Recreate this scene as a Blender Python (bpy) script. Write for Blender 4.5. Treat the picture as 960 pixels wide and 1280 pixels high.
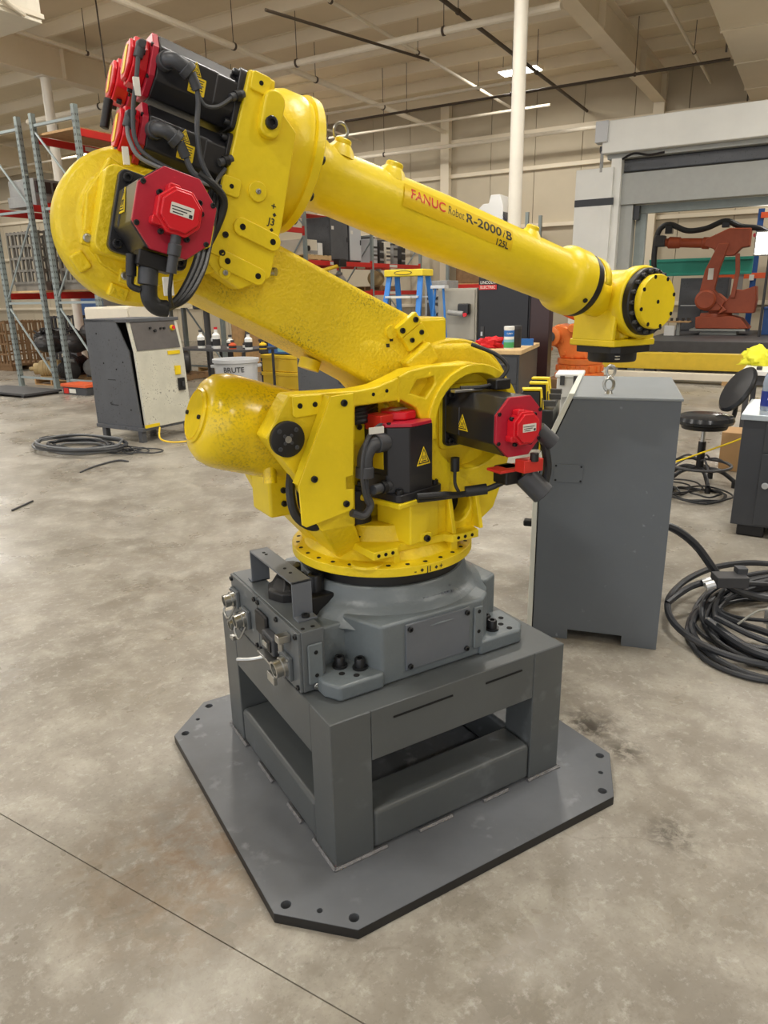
import bpy, bmesh, math, random
from mathutils import Vector, Matrix

for o in list(bpy.data.objects):
    bpy.data.objects.remove(o, do_unlink=True)
scene = bpy.context.scene
COL = scene.collection
R = math.radians
random.seed(7)

# ------------------------------------------------------------------ camera
CAM_LOC = Vector((-1.1021, -1.8492, 1.5400))
YAW, PITCH, ROLL, FPX = 1.0294, -0.2966, -0.0180, 889.9
fw = Vector((math.cos(PITCH) * math.cos(YAW), math.cos(PITCH) * math.sin(YAW), math.sin(PITCH)))
rt = Vector((math.sin(YAW), -math.cos(YAW), 0))
up = rt.cross(fw)
rt2 = rt * math.cos(ROLL) + up * math.sin(ROLL)
up2 = -rt * math.sin(ROLL) + up * math.cos(ROLL)
cd = bpy.data.cameras.new('camera')
cam = bpy.data.objects.new('camera', cd)
COL.objects.link(cam)
cam.matrix_world = Matrix(((rt2.x, up2.x, -fw.x, CAM_LOC.x), (rt2.y, up2.y, -fw.y, CAM_LOC.y),
                           (rt2.z, up2.z, -fw.z, CAM_LOC.z), (0, 0, 0, 1)))
cd.sensor_fit = 'VERTICAL'
cd.sensor_height = 36
cd.lens = FPX * 36 / 1280
cd.clip_start = 0.05
cd.clip_end = 200
scene.camera = cam

# ------------------------------------------------------------------ world, exposure
w = bpy.data.worlds.new('hall_air')
scene.world = w
w.use_nodes = True
bg = w.node_tree.nodes['Background']
bg.inputs[0].default_value = (0.95, 0.96, 1.0, 1)
bg.inputs[1].default_value = 1.5
vs = scene.view_settings
vs.view_transform = 'Standard'
vs.look = 'None'
vs.exposure = -0.08
vs.gamma = 1.0
vs.use_curve_mapping = False

# the hall's own axes: e1 runs to the end wall, e2 along it
HALL = R(28)
E1 = Vector((math.cos(HALL), math.sin(HALL), 0))
E2 = Vector((-math.sin(HALL), math.cos(HALL), 0))


def H(a, b, z=0.0):
    return E1 * a + E2 * b + Vector((0, 0, z))


LAMP_Z = 6.25
LAMPS = [(-4.5, -6.5), (-4.5, 0.5), (-4.5, 7.5), (1.6, -6.5), (1.6, -1.0), (1.6, 3.0), (1.6, 8.5), (1.6, 15), (6.0, 2.0), (6.0, 6.0),
         (8, -3.0), (4.5, 11.5), (8, 17), (11, -4), (15, -1.5), (15.05, 5.33), (14.6, 11), (13.4, 18.6), (8, 26), (1.6, 24), (14.6, 28)]
LAMP_W = 135.0

# ------------------------------------------------------------------ mesh helpers


class MB:
    def __init__(s):
        s.v = []
        s.f = []

    def add(s, vs_, fs, M=None):
        n = len(s.v)
        s.v += [(M @ Vector(p)) if M else Vector(p) for p in vs_]
        s.f += [tuple(i + n for i in f) for f in fs]
        return s

    def box(s, c, d, M=None, rz=0):
        x, y, z = (q / 2 for q in d)
        L = Matrix.Translation(c) @ Matrix.Rotation(rz, 4, 'Z')
        if M:
            L = M @ L
        return s.add([(-x, -y, -z), (x, -y, -z), (x, y, -z), (-x, y, -z), (-x, -y, z), (x, -y, z), (x, y, z), (-x, y, z)],
                     [(3, 2, 1, 0), (4, 5, 6, 7), (0, 1, 5, 4), (1, 2, 6, 5), (2, 3, 7, 6), (3, 0, 4, 7)], L)

    def bb(s, x0, x1, y0, y1, z0, z1, M=None):
        return s.box(((x0 + x1) / 2, (y0 + y1) / 2, (z0 + z1) / 2), (x1 - x0, y1 - y0, z1 - z0), M)

    def prism(s, pts, h0, h1, M=None, holes=()):
        """outline in local xy, extruded h0..h1 along local z; holes are lists of points"""
        ar = sum(a[0] * b[1] - b[0] * a[1] for a, b in zip(pts, pts[1:] + pts[:1]))
        if ar < 0:
            pts = pts[::-1]
        if not holes:
            n = len(pts)
            v = [(p[0], p[1], h0) for p in pts] + [(p[0], p[1], h1) for p in pts]
            f = [tuple(range(n - 1, -1, -1)), tuple(range(n, 2 * n))] + \
                [(i, (i + 1) % n, n + (i + 1) % n, n + i) for i in range(n)]
            return s.add(v, f, M)
        bm = bmesh.new()
        loops = [pts] + [h if sum(a[0] * b[1] - b[0] * a[1] for a, b in zip(h, h[1:] + h[:1])) < 0 else h[::-1] for h in holes]
        eds = []
        allv = []
        for lp in loops:
            vv = [bm.verts.new((p[0], p[1], 0)) for p in lp]
            allv += vv
            eds += [bm.edges.new((vv[i], vv[(i + 1) % len(vv)])) for i in range(len(vv))]
        bmesh.ops.triangle_fill(bm, use_beauty=True, use_dissolve=False, edges=eds)
        bm.verts.index_update()
        tris = []
        for fc in bm.faces:
            t = [q.index for q in fc.verts]
            a, b, c = (bm.verts[i].co if False else allv[i].co for i in t)
            if (b - a).cross(c - a).z < 0:
                t = t[::-1]
            tris.append(t)
        n = len(allv)
        v = [(q.co.x, q.co.y, h0) for q in allv] + [(q.co.x, q.co.y, h1) for q in allv]
        f = [tuple(t[::-1]) for t in tris] + [tuple(i + n for i in t) for t in tris]
        k = 0
        for lp in loops:
            m = len(lp)
            f += [(k + i, k + (i + 1) % m, n + k + (i + 1) % m, n + k + i) for i in range(m)]
            k += m
        bm.free()
        return s.add(v, f, M)

    def lathe(s, prof, M=None, n=32, caps=True, arc=None):
        """prof = [(radius, height)...] about local z"""
        full = arc is None
        a0, a1 = (0, 2 * math.pi) if full else arc
        m = n if full else n + 1
        v = []
        for r_, h in prof:
            for i in range(m):
                a = a0 + (a1 - a0) * i / n
                v.append((r_ * math.cos(a), r_ * math.sin(a), h))
        f = []
        up_ = prof[-1][1] >= prof[0][1]
        for j in range(len(prof) - 1):
            for i in range(n):
                k = (i + 1) % m
                q = (j * m + i, j * m + k, (j + 1) * m + k, (j + 1) * m + i)
                f.append(q if up_ else q[::-1])
        if caps and full:
            lo = tuple(range(m - 1, -1, -1))
            hi = tuple((len(prof) - 1) * m + i for i in range(m))
            f += [lo if up_ else lo[::-1], hi if up_ else hi[::-1]]
        return s.add(v, f, M)

    def cyl(s, p0, p1, r0, r1=None, n=16):
        p0, p1 = Vector(p0), Vector(p1)
        d = p1 - p0
        return s.lathe([(r0, 0), (r0 if r1 is None else r1, d.length)], axis(p0, d), n)

    def tube(s, pts, r, n=8, sub=6, closed=False):
        P = [Vector(p) for p in pts]
        if sub > 1 and len(P) > 2:
            Q = []
            N = len(P)
            for i in range(N if closed else N - 1):
                if closed:
                    a, b, c, d = P[(i - 1) % N], P[i], P[(i + 1) % N], P[(i + 2) % N]
                else:
                    a, b, c, d = P[max(i - 1, 0)], P[i], P[i + 1], P[min(i + 2, N - 1)]
                for k in range(sub):
                    t = k / sub
                    Q.append(0.5 * ((2 * b) + (c - a) * t + (2 * a - 5 * b + 4 * c - d) * t * t + (3 * b - a - 3 * c + d) * t ** 3))
            if not closed:
                Q.append(P[-1])
            P = Q
        v = []
        N = len(P)
        ref = Vector((0, 0, 1))
        nrm = None
        for i in range(N):
            d = (P[(i + 1) % N] - P[i - 1]) if closed else (P[min(i + 1, N - 1)] - P[max(i - 1, 0)])
            if d.length < 1e-9:
                d = Vector((0, 0, 1))
            d.normalize()
            if nrm is None:
                nrm = d.orthogonal().normalized()
            nrm = (nrm - d * nrm.dot(d))
            if nrm.length < 1e-6:
                nrm = d.orthogonal()
            nrm.normalize()
            b = d.cross(nrm)
            rr = r(i / (N - 1)) if callable(r) else r
            v += [P[i] + (nrm * math.cos(2 * math.pi * k / n) + b * math.sin(2 * math.pi * k / n)) * rr for k in range(n)]
        f = []
        for i in range(N if closed else N - 1):
            for k in range(n):
                i2 = (i + 1) % N
                f.append((i * n + k, i * n + (k + 1) % n, i2 * n + (k + 1) % n, i2 * n + k))
        if not closed:
            f += [tuple(range(n - 1, -1, -1)), tuple((N - 1) * n + k for k in range(n))]
        return s.add(v, f)

    def ball(s, c, r_, n=12, m=8, sc=(1, 1, 1), M=None):
        v = [(0, 0, -1)]
        for j in range(1, m):
            t = -math.pi / 2 + math.pi * j / m
            v += [(math.cos(t) * math.cos(2 * math.pi * i / n), math.cos(t) * math.sin(2 * math.pi * i / n), math.sin(t)) for i in range(n)]
        v.append((0, 0, 1))
        f = [(0, 1 + (i + 1) % n, 1 + i) for i in range(n)]
        for j in range(m - 2):
            f += [(1 + j * n + i, 1 + j * n + (i + 1) % n, 1 + (j + 1) * n + (i + 1) % n, 1 + (j + 1) * n + i) for i in range(n)]
        e = len(v) - 1
        f += [(e, 1 + (m - 2) * n + i, 1 + (m - 2) * n + (i + 1) % n) for i in range(n)]
        L = Matrix.Translation(c) @ Matrix.Diagonal((r_ * sc[0], r_ * sc[1], r_ * sc[2], 1))
        return s.add(v, f, (M @ L) if M else L)

    def crumple(s, rad, sc, seed, n=26, m=16):
        from mathutils import noise as nz_
        k = len(s.v)
        s.ball((0, 0, 0), 1.0, n, m)
        for i in range(k, len(s.v)):
            p = s.v[i]
            q = p * 2.2 + Vector((seed, seed * 0.7, 0))
            r_ = rad * (1 + 0.55 * nz_.noise(q) + 0.3 * nz_.noise(q * 2.3))
            s.v[i] = Vector((p.x * r_ * sc[0], p.y * r_ * sc[1], max(p.z * r_ * sc[2], -0.3 * rad) + 0.3 * rad))
        return s

    def build(s, name, mat, parent=None, bevel=0.0, seg=2, angle=35, smooth=True, loc=None, rz=0.0):
        me = bpy.data.meshes.new(name)
        off = Vector((0, 0, 0))
        if parent is not None and parent.get('_ox') is not None:
            off = Vector((parent['_ox'], parent['_oy'], parent['_oz']))
        me.from_pydata([tuple(p - off) for p in s.v], [], s.f)
        me.materials.append(MATS[mat] if isinstance(mat, str) else mat)
        if smooth:
            me.polygons.foreach_set('use_smooth', [True] * len(me.polygons))
            me.set_sharp_from_angle(angle=R(angle))
        me.update()
        o = bpy.data.objects.new(name, me)
        COL.objects.link(o)
        if parent is not None:
            o.parent = parent
            if parent.get('_ox') is not None:
                o['_ox'], o['_oy'], o['_oz'] = parent['_ox'], parent['_oy'], parent['_oz']
        if loc is not None:
            o.location = loc
            o.rotation_euler.z = rz
        if bevel > 0:
            m = o.modifiers.new('bevel', 'BEVEL')
            m.width = bevel
            m.segments = seg
            m.limit_method = 'ANGLE'
            m.angle_limit = R(32)
            m.harden_normals = True
        return o


def axis(p, d, x=None):
    """frame with local z along d, local x along x"""
    z = Vector(d).normalized()
    xx = Vector(x) if x is not None else z.orthogonal()
    xx = (xx - z * xx.dot(z)).normalized()
    yy = z.cross(xx)
    p = Vector(p)
    return Matrix(((xx.x, yy.x, z.x, p.x), (xx.y, yy.y, z.y, p.y), (xx.z, yy.z, z.z, p.z), (0, 0, 0, 1)))


def circ(cx, cy, r_, n=24, a0=0.0):
    return [(cx + r_ * math.cos(a0 + 2 * math.pi * i / n), cy + r_ * math.sin(a0 + 2 * math.pi * i / n)) for i in range(n)]


def octa(wd, ht, c):
    a, b = wd / 2, ht / 2
    return [(-a + c, -b), (a - c, -b), (a, -b + c), (a, b - c), (a - c, b), (-a + c, b), (-a, b - c), (-a, -b + c)]


def rrect(wd, ht, r_, n=4, cx=0, cy=0):
    out = []
    for sx, sy, a0 in ((1, 1, 0), (-1, 1, 90), (-1, -1, 180), (1, -1, 270)):
        for i in range(n + 1):
            a = R(a0 + 90 * i / n)
            out.append((cx + sx * (wd / 2 - r_) + r_ * math.cos(a), cy + sy * (ht / 2 - r_) + r_ * math.sin(a)))
    return out


def thing(name, label, cat, loc=(0, 0, 0), rz=0.0, group=None, world=False):
    o = bpy.data.objects.new(name, None)
    o.empty_display_size = 0.05
    COL.objects.link(o)
    o.location = loc
    o.rotation_euler.z = rz
    o['label'] = label
    o['category'] = cat
    if group:
        o['group'] = group
    if world:
        o['_ox'], o['_oy'], o['_oz'] = loc[0], loc[1], loc[2]
    return o


def tag(o, label, cat, group=None):
    o['label'] = label
    o['category'] = cat
    if group:
        o['group'] = group
    return o


def struct(o):
    o['kind'] = 'structure'
    return o


def copy_tree(o, parent=None):
    c = o.copy()
    COL.objects.link(c)
    c.parent = parent
    for ch in list(o.children):
        copy_tree(ch, c)
    return c


def text_mb(txt, size, fn, thick=0.0, align='LEFT', sx=1.0, shear=0.0, fit=None):
    """flat letters; fn maps (u, v) to a point in space"""
    cu = bpy.data.curves.new('lettering', 'FONT')
    cu.body = txt
    cu.size = size
    cu.align_x = align
    cu.shear = shear
    cu.resolution_u = 3
    cu.offset = thick
    ob = bpy.data.objects.new('lettering', cu)
    COL.objects.link(ob)
    dg = bpy.context.evaluated_depsgraph_get()
    me = bpy.data.meshes.new_from_object(ob.evaluated_get(dg))
    bpy.data.objects.remove(ob, do_unlink=True)
    bpy.data.curves.remove(cu)
    if fit:
        xs = [q.co.x for q in me.vertices]
        sx = fit / (max(xs) - min(xs))
    mb = MB()
    mb.v = [Vector(fn(q.co.x * sx, q.co.y)) for q in me.vertices]
    mb.f = [tuple(p.vertices) for p in me.polygons]
    bpy.data.meshes.remove(me)
    return mb


# ------------------------------------------------------------------ materials
MATS = {}


def srgb(r_, g, b):
    f = lambda c: (c / 255 / 12.92) if c <= 10 else ((c / 255 + 0.055) / 1.055) ** 2.4
    return (f(r_), f(g), f(b), 1)


def mat(name, rgb, rough=0.5, metal=0.0, var=0.0, vscale=8.0, bump=0.0, bscale=60.0, emit=0.0, alpha=None, trans=0.0,
        spot=None, coat=0.0):
    m = bpy.data.materials.new(name)
    m.use_nodes = True
    nt = m.node_tree
    b = nt.nodes['Principled BSDF']
    col = srgb(*rgb)
    b.inputs['Base Color'].default_value = col
    b.inputs['Roughness'].default_value = rough
    b.inputs['Metallic'].default_value = metal
    b.inputs['Coat Weight'].default_value = coat
    b.inputs['Coat Roughness'].default_value = 0.2
    if trans:
        b.inputs['Transmission Weight'].default_value = trans
    tc = nt.nodes.new('ShaderNodeTexCoord')
    src = None
    if var > 0 or spot:
        nz = nt.nodes.new('ShaderNodeTexNoise')
        nz.inputs['Scale'].default_value = vscale
        nz.inputs['Detail'].default_value = 5
        nz.inputs['Roughness'].default_value = 0.6
        nt.links.new(tc.outputs['Object'], nz.inputs['Vector'])
        mr = nt.nodes.new('ShaderNodeMapRange')
        mr.inputs['From Min'].default_value = 0.3
        mr.inputs['From Max'].default_value = 0.7
        mr.inputs['To Min'].default_value = 1 - var
        mr.inputs['To Max'].default_value = 1 + var * 0.6
        nt.links.new(nz.outputs['Fac'], mr.inputs['Value'])
        mx = nt.nodes.new('ShaderNodeVectorMath')
        mx.operation = 'SCALE'
        mx.inputs[0].default_value = col[:3]
        nt.links.new(mr.outputs['Result'], mx.inputs['Scale'])
        src = mx.outputs['Vector']
        if spot:
            scol, sscale, lo, hi, mscale, mlo, mhi = spot
            n1 = nt.nodes.new('ShaderNodeTexNoise')
            n1.inputs['Scale'].default_value = sscale
            n1.inputs['Detail'].default_value = 4
            n2 = nt.nodes.new('ShaderNodeTexNoise')
            n2.inputs['Scale'].default_value = mscale
            n2.inputs['Detail'].default_value = 3
            nt.links.new(tc.outputs['Object'], n1.inputs['Vector'])
            nt.links.new(tc.outputs['Object'], n2.inputs['Vector'])
            r1 = nt.nodes.new('ShaderNodeMapRange')
            r1.inputs['From Min'].default_value = lo
            r1.inputs['From Max'].default_value = hi
            r2 = nt.nodes.new('ShaderNodeMapRange')
            r2.inputs['From Min'].default_value = mlo
            r2.inputs['From Max'].default_value = mhi
            nt.links.new(n1.outputs['Fac'], r1.inputs['Value'])
            nt.links.new(n2.outputs['Fac'], r2.inputs['Value'])
            mu = nt.nodes.new('ShaderNodeMath')
            mu.operation = 'MULTIPLY'
            nt.links.new(r1.outputs['Result'], mu.inputs[0])
            nt.links.new(r2.outputs['Result'], mu.inputs[1])
            mc = nt.nodes.new('ShaderNodeMix')
            mc.data_type = 'RGBA'
            nt.links.new(mu.outputs[0], mc.inputs['Factor'])
            nt.links.new(src, mc.inputs['A'])
            mc.inputs['B'].default_value = srgb(*scol)
            src = mc.outputs['Result']
        nt.links.new(src, b.inputs['Base Color'])
    if bump > 0:
        nb = nt.nodes.new('ShaderNodeTexNoise')
        nb.inputs['Scale'].default_value = bscale
        nb.inputs['Detail'].default_value = 3
        nt.links.new(tc.outputs['Object'], nb.inputs['Vector'])
        bp = nt.nodes.new('ShaderNodeBump')
        bp.inputs['Strength'].default_value = bump
        bp.inputs['Distance'].default_value = 0.01
        nt.links.new(nb.outputs['Fac'], bp.inputs['Height'])
        nt.links.new(bp.outputs['Normal'], b.inputs['Normal'])
    if emit > 0:
        b.inputs['Emission Color'].default_value = col
        b.inputs['Emission Strength'].default_value = emit
    MATS[name] = m
    return m


mat('yellow', (240, 212, 28), 0.38, var=0.10, vscale=5, bump=0.10, bscale=90)
mat('yellow_cast', (238, 208, 26), 0.42, var=0.12, vscale=6, bump=0.30, bscale=70)
mat('yellow_worn', (236, 206, 28), 0.45, var=0.12, vscale=5, bump=0.40, bscale=110,
    spot=((84, 76, 36), 190, 0.52, 0.66, 4.5, 0.50, 0.75))
mat('yellow_old', (236, 204, 22), 0.26, var=0.12, vscale=5, bump=0.12, bscale=40,
    spot=((112, 96, 40), 150, 0.48, 0.68, 4.0, 0.52, 0.78))
mat('motor_black', (38, 38, 41), 0.32, var=0.12, vscale=9)
mat('black', (22, 22, 24), 0.45)
mat('rubber', (34, 35, 37), 0.5, bump=0.1, bscale=200)
mat('plug_grey', (66, 68, 72), 0.45)
mat('motor_red', (182, 36, 58), 0.35, var=0.06)
mat('cap_red', (214, 28, 42), 0.3, var=0.05)
mat('box_red', (206, 48, 38), 0.4)
mat('label_white', (226, 224, 214), 0.5)
mat('label_ink', (40, 40, 42), 0.6)
mat('label_yellow', (240, 208, 30), 0.5)
mat('stand_grey', (82, 86, 87), 0.40, var=0.10, vscale=4, bump=0.03, bscale=30,
    spot=((128, 132, 138), 14, 0.55, 0.75, 2.5, 0.5, 0.75))
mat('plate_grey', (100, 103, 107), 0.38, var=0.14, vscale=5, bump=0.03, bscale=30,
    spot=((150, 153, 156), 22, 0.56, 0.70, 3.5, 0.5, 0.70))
mat('base_grey', (104, 112, 116), 0.36, var=0.08, vscale=6, bump=0.14, bscale=60)
mat('cover_grey', (100, 105, 112), 0.42, var=0.05)
mat('panel_grey', (92, 97, 100), 0.38, var=0.08)
mat('weld', (120, 120, 122), 0.35, metal=0.5, var=0.3, vscale=60, bump=0.5, bscale=120)
mat('steel', (176, 176, 172), 0.28, metal=0.9, var=0.1, vscale=30)
mat('bolt', (40, 41, 43), 0.35, metal=0.4)
mat('hole', (10, 10, 10), 0.9)
mat('ink_red', (206, 42, 22), 0.45)
mat('ink_black', (44, 42, 36), 0.5)
mat('decal', (228, 192, 26), 0.3)
mat('cable', (48, 50, 54), 0.42, var=0.1, vscale=3)
mat('cable_dark', (30, 31, 33), 0.42)
mat('cable_grey', (116, 118, 120), 0.45)
mat('cable_pale', (150, 150, 142), 0.45)
mat('lamp', (255, 250, 238), 0.5, emit=24)


# ------------------------------------------------------------------ floor concrete
def concrete():
    m = bpy.data.materials.new('concrete')
    m.use_nodes = True
    nt = m.node_tree
    N, L = nt.nodes, nt.links
    b = N['Principled BSDF']
    tc = N.new('ShaderNodeTexCoord')

    def noise(sc, det=5, ro=0.6, dist=0.0):
        n = N.new('ShaderNodeTexNoise')
        n.inputs['Scale'].default_value = sc
        n.inputs['Detail'].default_value = det
        n.inputs['Roughness'].default_value = ro
        n.inputs['Distortion'].default_value = dist
        L.new(tc.outputs['Object'], n.inputs['Vector'])
        return n.outputs['Fac']

    def ramp(src, lo, hi, a=0.0, c=1.0):
        r_ = N.new('ShaderNodeMapRange')
        r_.inputs['From Min'].default_value = lo
        r_.inputs['From Max'].default_value = hi
        r_.inputs['To Min'].default_value = a
        r_.inputs['To Max'].default_value = c
        L.new(src, r_.inputs['Value'])
        return r_.outputs['Result']

    def mixc(fac, a, c):
        x = N.new('ShaderNodeMix')
        x.data_type = 'RGBA'
        L.new(fac, x.inputs['Factor'])
        for s_, q in (('A', a), ('B', c)):
            if isinstance(q, tuple):
                x.inputs[s_].default_value = q
            else:
                L.new(q, x.inputs[s_])
        return x.outputs['Result']

    def mul(a, c):
        x = N.new('ShaderNodeMath')
        x.operation = 'MULTIPLY'
        for i, q in enumerate((a, c)):
            if isinstance(q, float):
                x.inputs[i].default_value = q
            else:
                L.new(q, x.inputs[i])
        return x.outputs[0]
    c = mixc(ramp(noise(1.1, 6, 0.65), 0.35, 0.65), srgb(126, 119, 107), srgb(160, 154, 143))
    c = mixc(ramp(noise(4.5, 7, 0.72, 0.25), 0.47, 0.68, 0, 0.55), c, srgb(186, 182, 170))
    c = mixc(ramp(noise(2.4, 7, 0.70, 0.4), 0.50, 0.72, 0, 0.55), c, srgb(112, 105, 93))
    c = mixc(ramp(noise(26, 6, 0.75), 0.54, 0.66, 0, 0.40), c, srgb(198, 195, 186))
    c = mixc(ramp(noise(70, 4, 0.7), 0.54, 0.72, 0, 0.45), c, srgb(112, 106, 96))
    for ang, sc_ in ((0.5, 9.0), (1.9, 7.0), (2.6, 12.0)):
        mp_ = N.new('ShaderNodeMapping')
        mp_.inputs['Rotation'].default_value = (0, 0, ang)
        mp_.inputs['Scale'].default_value = (1.0, 26.0, 1.0)
        L.new(tc.outputs['Object'], mp_.inputs['Vector'])
        ns_ = N.new('ShaderNodeTexNoise')
        ns_.inputs['Scale'].default_value = sc_ * 0.35
        ns_.inputs['Detail'].default_value = 6
        ns_.inputs['Roughness'].default_value = 0.75
        L.new(mp_.outputs['Vector'], ns_.inputs['Vector'])
        c = mixc(mul(ramp(ns_.outputs['Fac'], 0.63, 0.70, 0, 0.42), ramp(noise(0.9 + ang, 4), 0.48, 0.66)), c, srgb(206, 204, 196))

    def blot(cx, cy, r0, r1, colr, sc, lo, hi, k):
        mp = N.new('ShaderNodeVectorMath')
        mp.operation = 'DISTANCE'
        L.new(tc.outputs['Object'], mp.inputs[0])
        mp.inputs[1].default_value = (cx, cy, 0)
        return mixc(mul(ramp(mp.outputs['Value'], r0, r1, k, 0.0), ramp(noise(sc, 6, 0.7, 0.5), lo, hi)), c, colr)
    c = blot(-0.72, -0.12, 0.05, 0.42, srgb(126, 98, 66), 9, 0.40, 0.60, 0.75)     # rust beside the plate
    c = blot(0.70, -0.28, 0.02, 0.17, srgb(58, 52, 44), 16, 0.40, 0.55, 0.9)       # oil marks past the plate
    c = blot(0.50, -0.80, 0.01, 0.10, srgb(62, 56, 48), 24, 0.42, 0.55, 0.8)
    c = blot(0.70, -0.45, 0.02, 0.10, srgb(70, 64, 55), 22, 0.42, 0.55, 0.8)
    # hairline scratches
    wv = N.new('ShaderNodeTexVoronoi')
    wv.feature = 'DISTANCE_TO_EDGE'
    wv.inputs['Scale'].default_value = 1.3
    n9 = N.new('ShaderNodeTexNoise')
    n9.inputs['Scale'].default_value = 2
    n9.inputs['Detail'].default_value = 6
    L.new(tc.outputs['Object'], n9.inputs['Vector'])
    mv = N.new('ShaderNodeMix')
    mv.data_type = 'VECTOR'
    mv.inputs['Factor'].default_value = 0.35
    L.new(tc.outputs['Object'], mv.inputs['A'])
    L.new(n9.outputs['Color'], mv.inputs['B'])
    L.new(mv.outputs['Result'], wv.inputs['Vector'])
    cr = ramp(wv.outputs['Distance'], 0.0, 0.004, 0.22, 0.0)
    c = mixc(mul(cr, ramp(noise(0.7, 3), 0.5, 0.6)), c, srgb(96, 88, 78))
    L.new(c, b.inputs['Base Color'])
    L.new(ramp(noise(1.6, 5, 0.65), 0.35, 0.68, 0.22, 0.50), b.inputs['Roughness'])
    b.inputs['Specular IOR Level'].default_value = 0.45
    bp = N.new('ShaderNodeBump')
    bp.inputs['Strength'].default_value = 0.06
    bp.inputs['Distance'].default_value = 0.01
    L.new(noise(45, 5, 0.7), bp.inputs['Height'])
    L.new(bp.outputs['Normal'], b.inputs['Normal'])
    MATS['concrete'] = m


concrete()
mat('joint_dark', (128, 121, 109), 0.9)
mat('ceiling_paint', (226, 212, 184), 0.8, var=0.06, vscale=0.8)
mat('purlin_paint', (236, 224, 200), 0.7, var=0.05, vscale=1)
mat('girder_paint', (226, 213, 188), 0.7, var=0.08, vscale=1)
mat('wall_paint', (202, 190, 166), 0.8, var=0.07, vscale=0.7)
mat('pipe_white', (226, 216, 196), 0.5, var=0.04)
mat('pipe_dark', (74, 62, 50), 0.6)
mat('column_white', (228, 222, 208), 0.5, var=0.05, vscale=2)
mat('beige', (214, 202, 178), 0.7, var=0.06, vscale=1)

A0, A1, B0, B1, CEIL = -12.0, 18.1, -14.0, 42.0, 6.63


def hprism(mb, a0, a1, b0, b1, z0, z1):
    """box aligned with the hall, given in hall coordinates"""
    c = H((a0 + a1) / 2, (b0 + b1) / 2, (z0 + z1) / 2)
    return mb.box(c, (a1 - a0, b1 - b0, z1 - z0), rz=HALL)


fl = struct(hprism(MB(), A0, A1, B0, B1, -0.30, -0.005).build('floor', 'joint_dark'))
JA = -0.868
for a0, a1 in ((A0, JA - 0.0018), (JA + 0.0018, A1)):
    hprism(MB(), a0, a1, B0, B1, -0.005, 0.0).build('slab', 'concrete', fl)

struct(hprism(MB(), A0, A1, B0, B1, CEIL, CEIL + 0.15).build('ceiling', 'ceiling_paint'))
wb = struct(hprism(MB(), A1 + 0.06, A1 + 0.3, B0, B1, 0, CEIL).build('wall_back', 'joint_dark'))
pw = 1.25
pm = None
k = 0
b = B0
while b < B1 - 0.1:
    if pm is None:
        o = MB().box((0, 0, CEIL / 2), (0.06, pw - 0.012, CEIL)).build('panel', 'wall_paint', wb, bevel=0.006)
        pm = o
    else:
        o = pm.copy()
        COL.objects.link(o)
        o.parent = wb
    o.location = H(A1 + 0.03, b + pw / 2, 0)
    o.rotation_euler.z = HALL
    b += pw
struct(hprism(MB(), A0, A1 + 0.3, B1, B1 + 0.2, 0, CEIL).build('wall_left', 'wall_paint'))
struct(hprism(MB(), A0, A1 + 0.3, B0 - 0.2, B0, 0, CEIL).build('wall_right', 'wall_paint'))

# girts and wall posts on the end wall
n = 1
for z in (5.55, 4.68, 3.25, 1.2):
    struct(hprism(MB(), A1 - 0.10, A1 - 0.001, B0, B1, z - 0.05, z + 0.05).build('trim_%d' % n, 'purlin_paint', bevel=0.005))
    n += 1
for bb_ in (-7.0, 2.9, 8.55, 12.85, 22.7, 32.6):
    struct(hprism(MB(), A1 - 0.22, A1 - 0.02, bb_ - 0.13, bb_ + 0.13, 0, CEIL - 0.02).build('trim_%d' % n, 'purlin_paint', bevel=0.01))
    n += 1

# roof purlins (along the end wall) and girders
ai = A0 + 0.7
PUR = None
while ai < A1 - 0.3:
    m = MB()
    hprism(m, ai, ai + 0.012, B0, B1, CEIL - 0.22, CEIL - 0.002)
    hprism(m, ai - 0.07, ai, B0, B1, CEIL - 0.014, CEIL - 0.002)
    hprism(m, ai, ai + 0.08, B0, B1, CEIL - 0.232, CEIL - 0.22)
    struct(m.build('trim_%d' % n, 'purlin_paint', smooth=False))
    n += 1
    ai += 1.52
for bg_ in (-7.0, 2.9, 12.85, 22.7, 32.6):
    m = MB()
    hprism(m, A0, A1 - 0.02, bg_ - 0.14, bg_ + 0.14, 5.80, 5.822)
    hprism(m, A0, A1 - 0.02, bg_ - 0.012, bg_ + 0.012, 5.822, 6.375)
    hprism(m, A0, A1 - 0.02, bg_ - 0.14, bg_ + 0.14, 6.375, 6.397)
    for q in range(9):
        hprism(m, A0 + 3.3 * q + 1.2, A0 + 3.3 * q + 1.215, bg_ - 0.13, bg_ + 0.13, 5.822, 6.375)
    struct(m.build('trim_%d' % n, 'girder_paint', smooth=False))
    n += 1
# columns carrying the girders
for (a_, b_), lab in (((8.6, 2.88), 'round white steel roof column behind the long yellow upper arm'),
                      ((8.6, 12.85), 'round white steel roof column behind the tall grey pallet rack posts')):
    t = thing('roof_column', lab, 'column', H(a_, b_))
    MB().box((0, 0, 0.01), (0.34, 0.34, 0.02), rz=HALL).build('base_plate', 'column_white', t, bevel=0.004)
    MB().cyl((0, 0, 0.02), (0, 0, 5.78), 0.095, n=28).build('shaft', 'column_white', t)
    MB().box((0, 0, 5.79), (0.3, 0.3, 0.02), rz=HALL).build('cap_plate', 'column_white', t, bevel=0.004)


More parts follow.
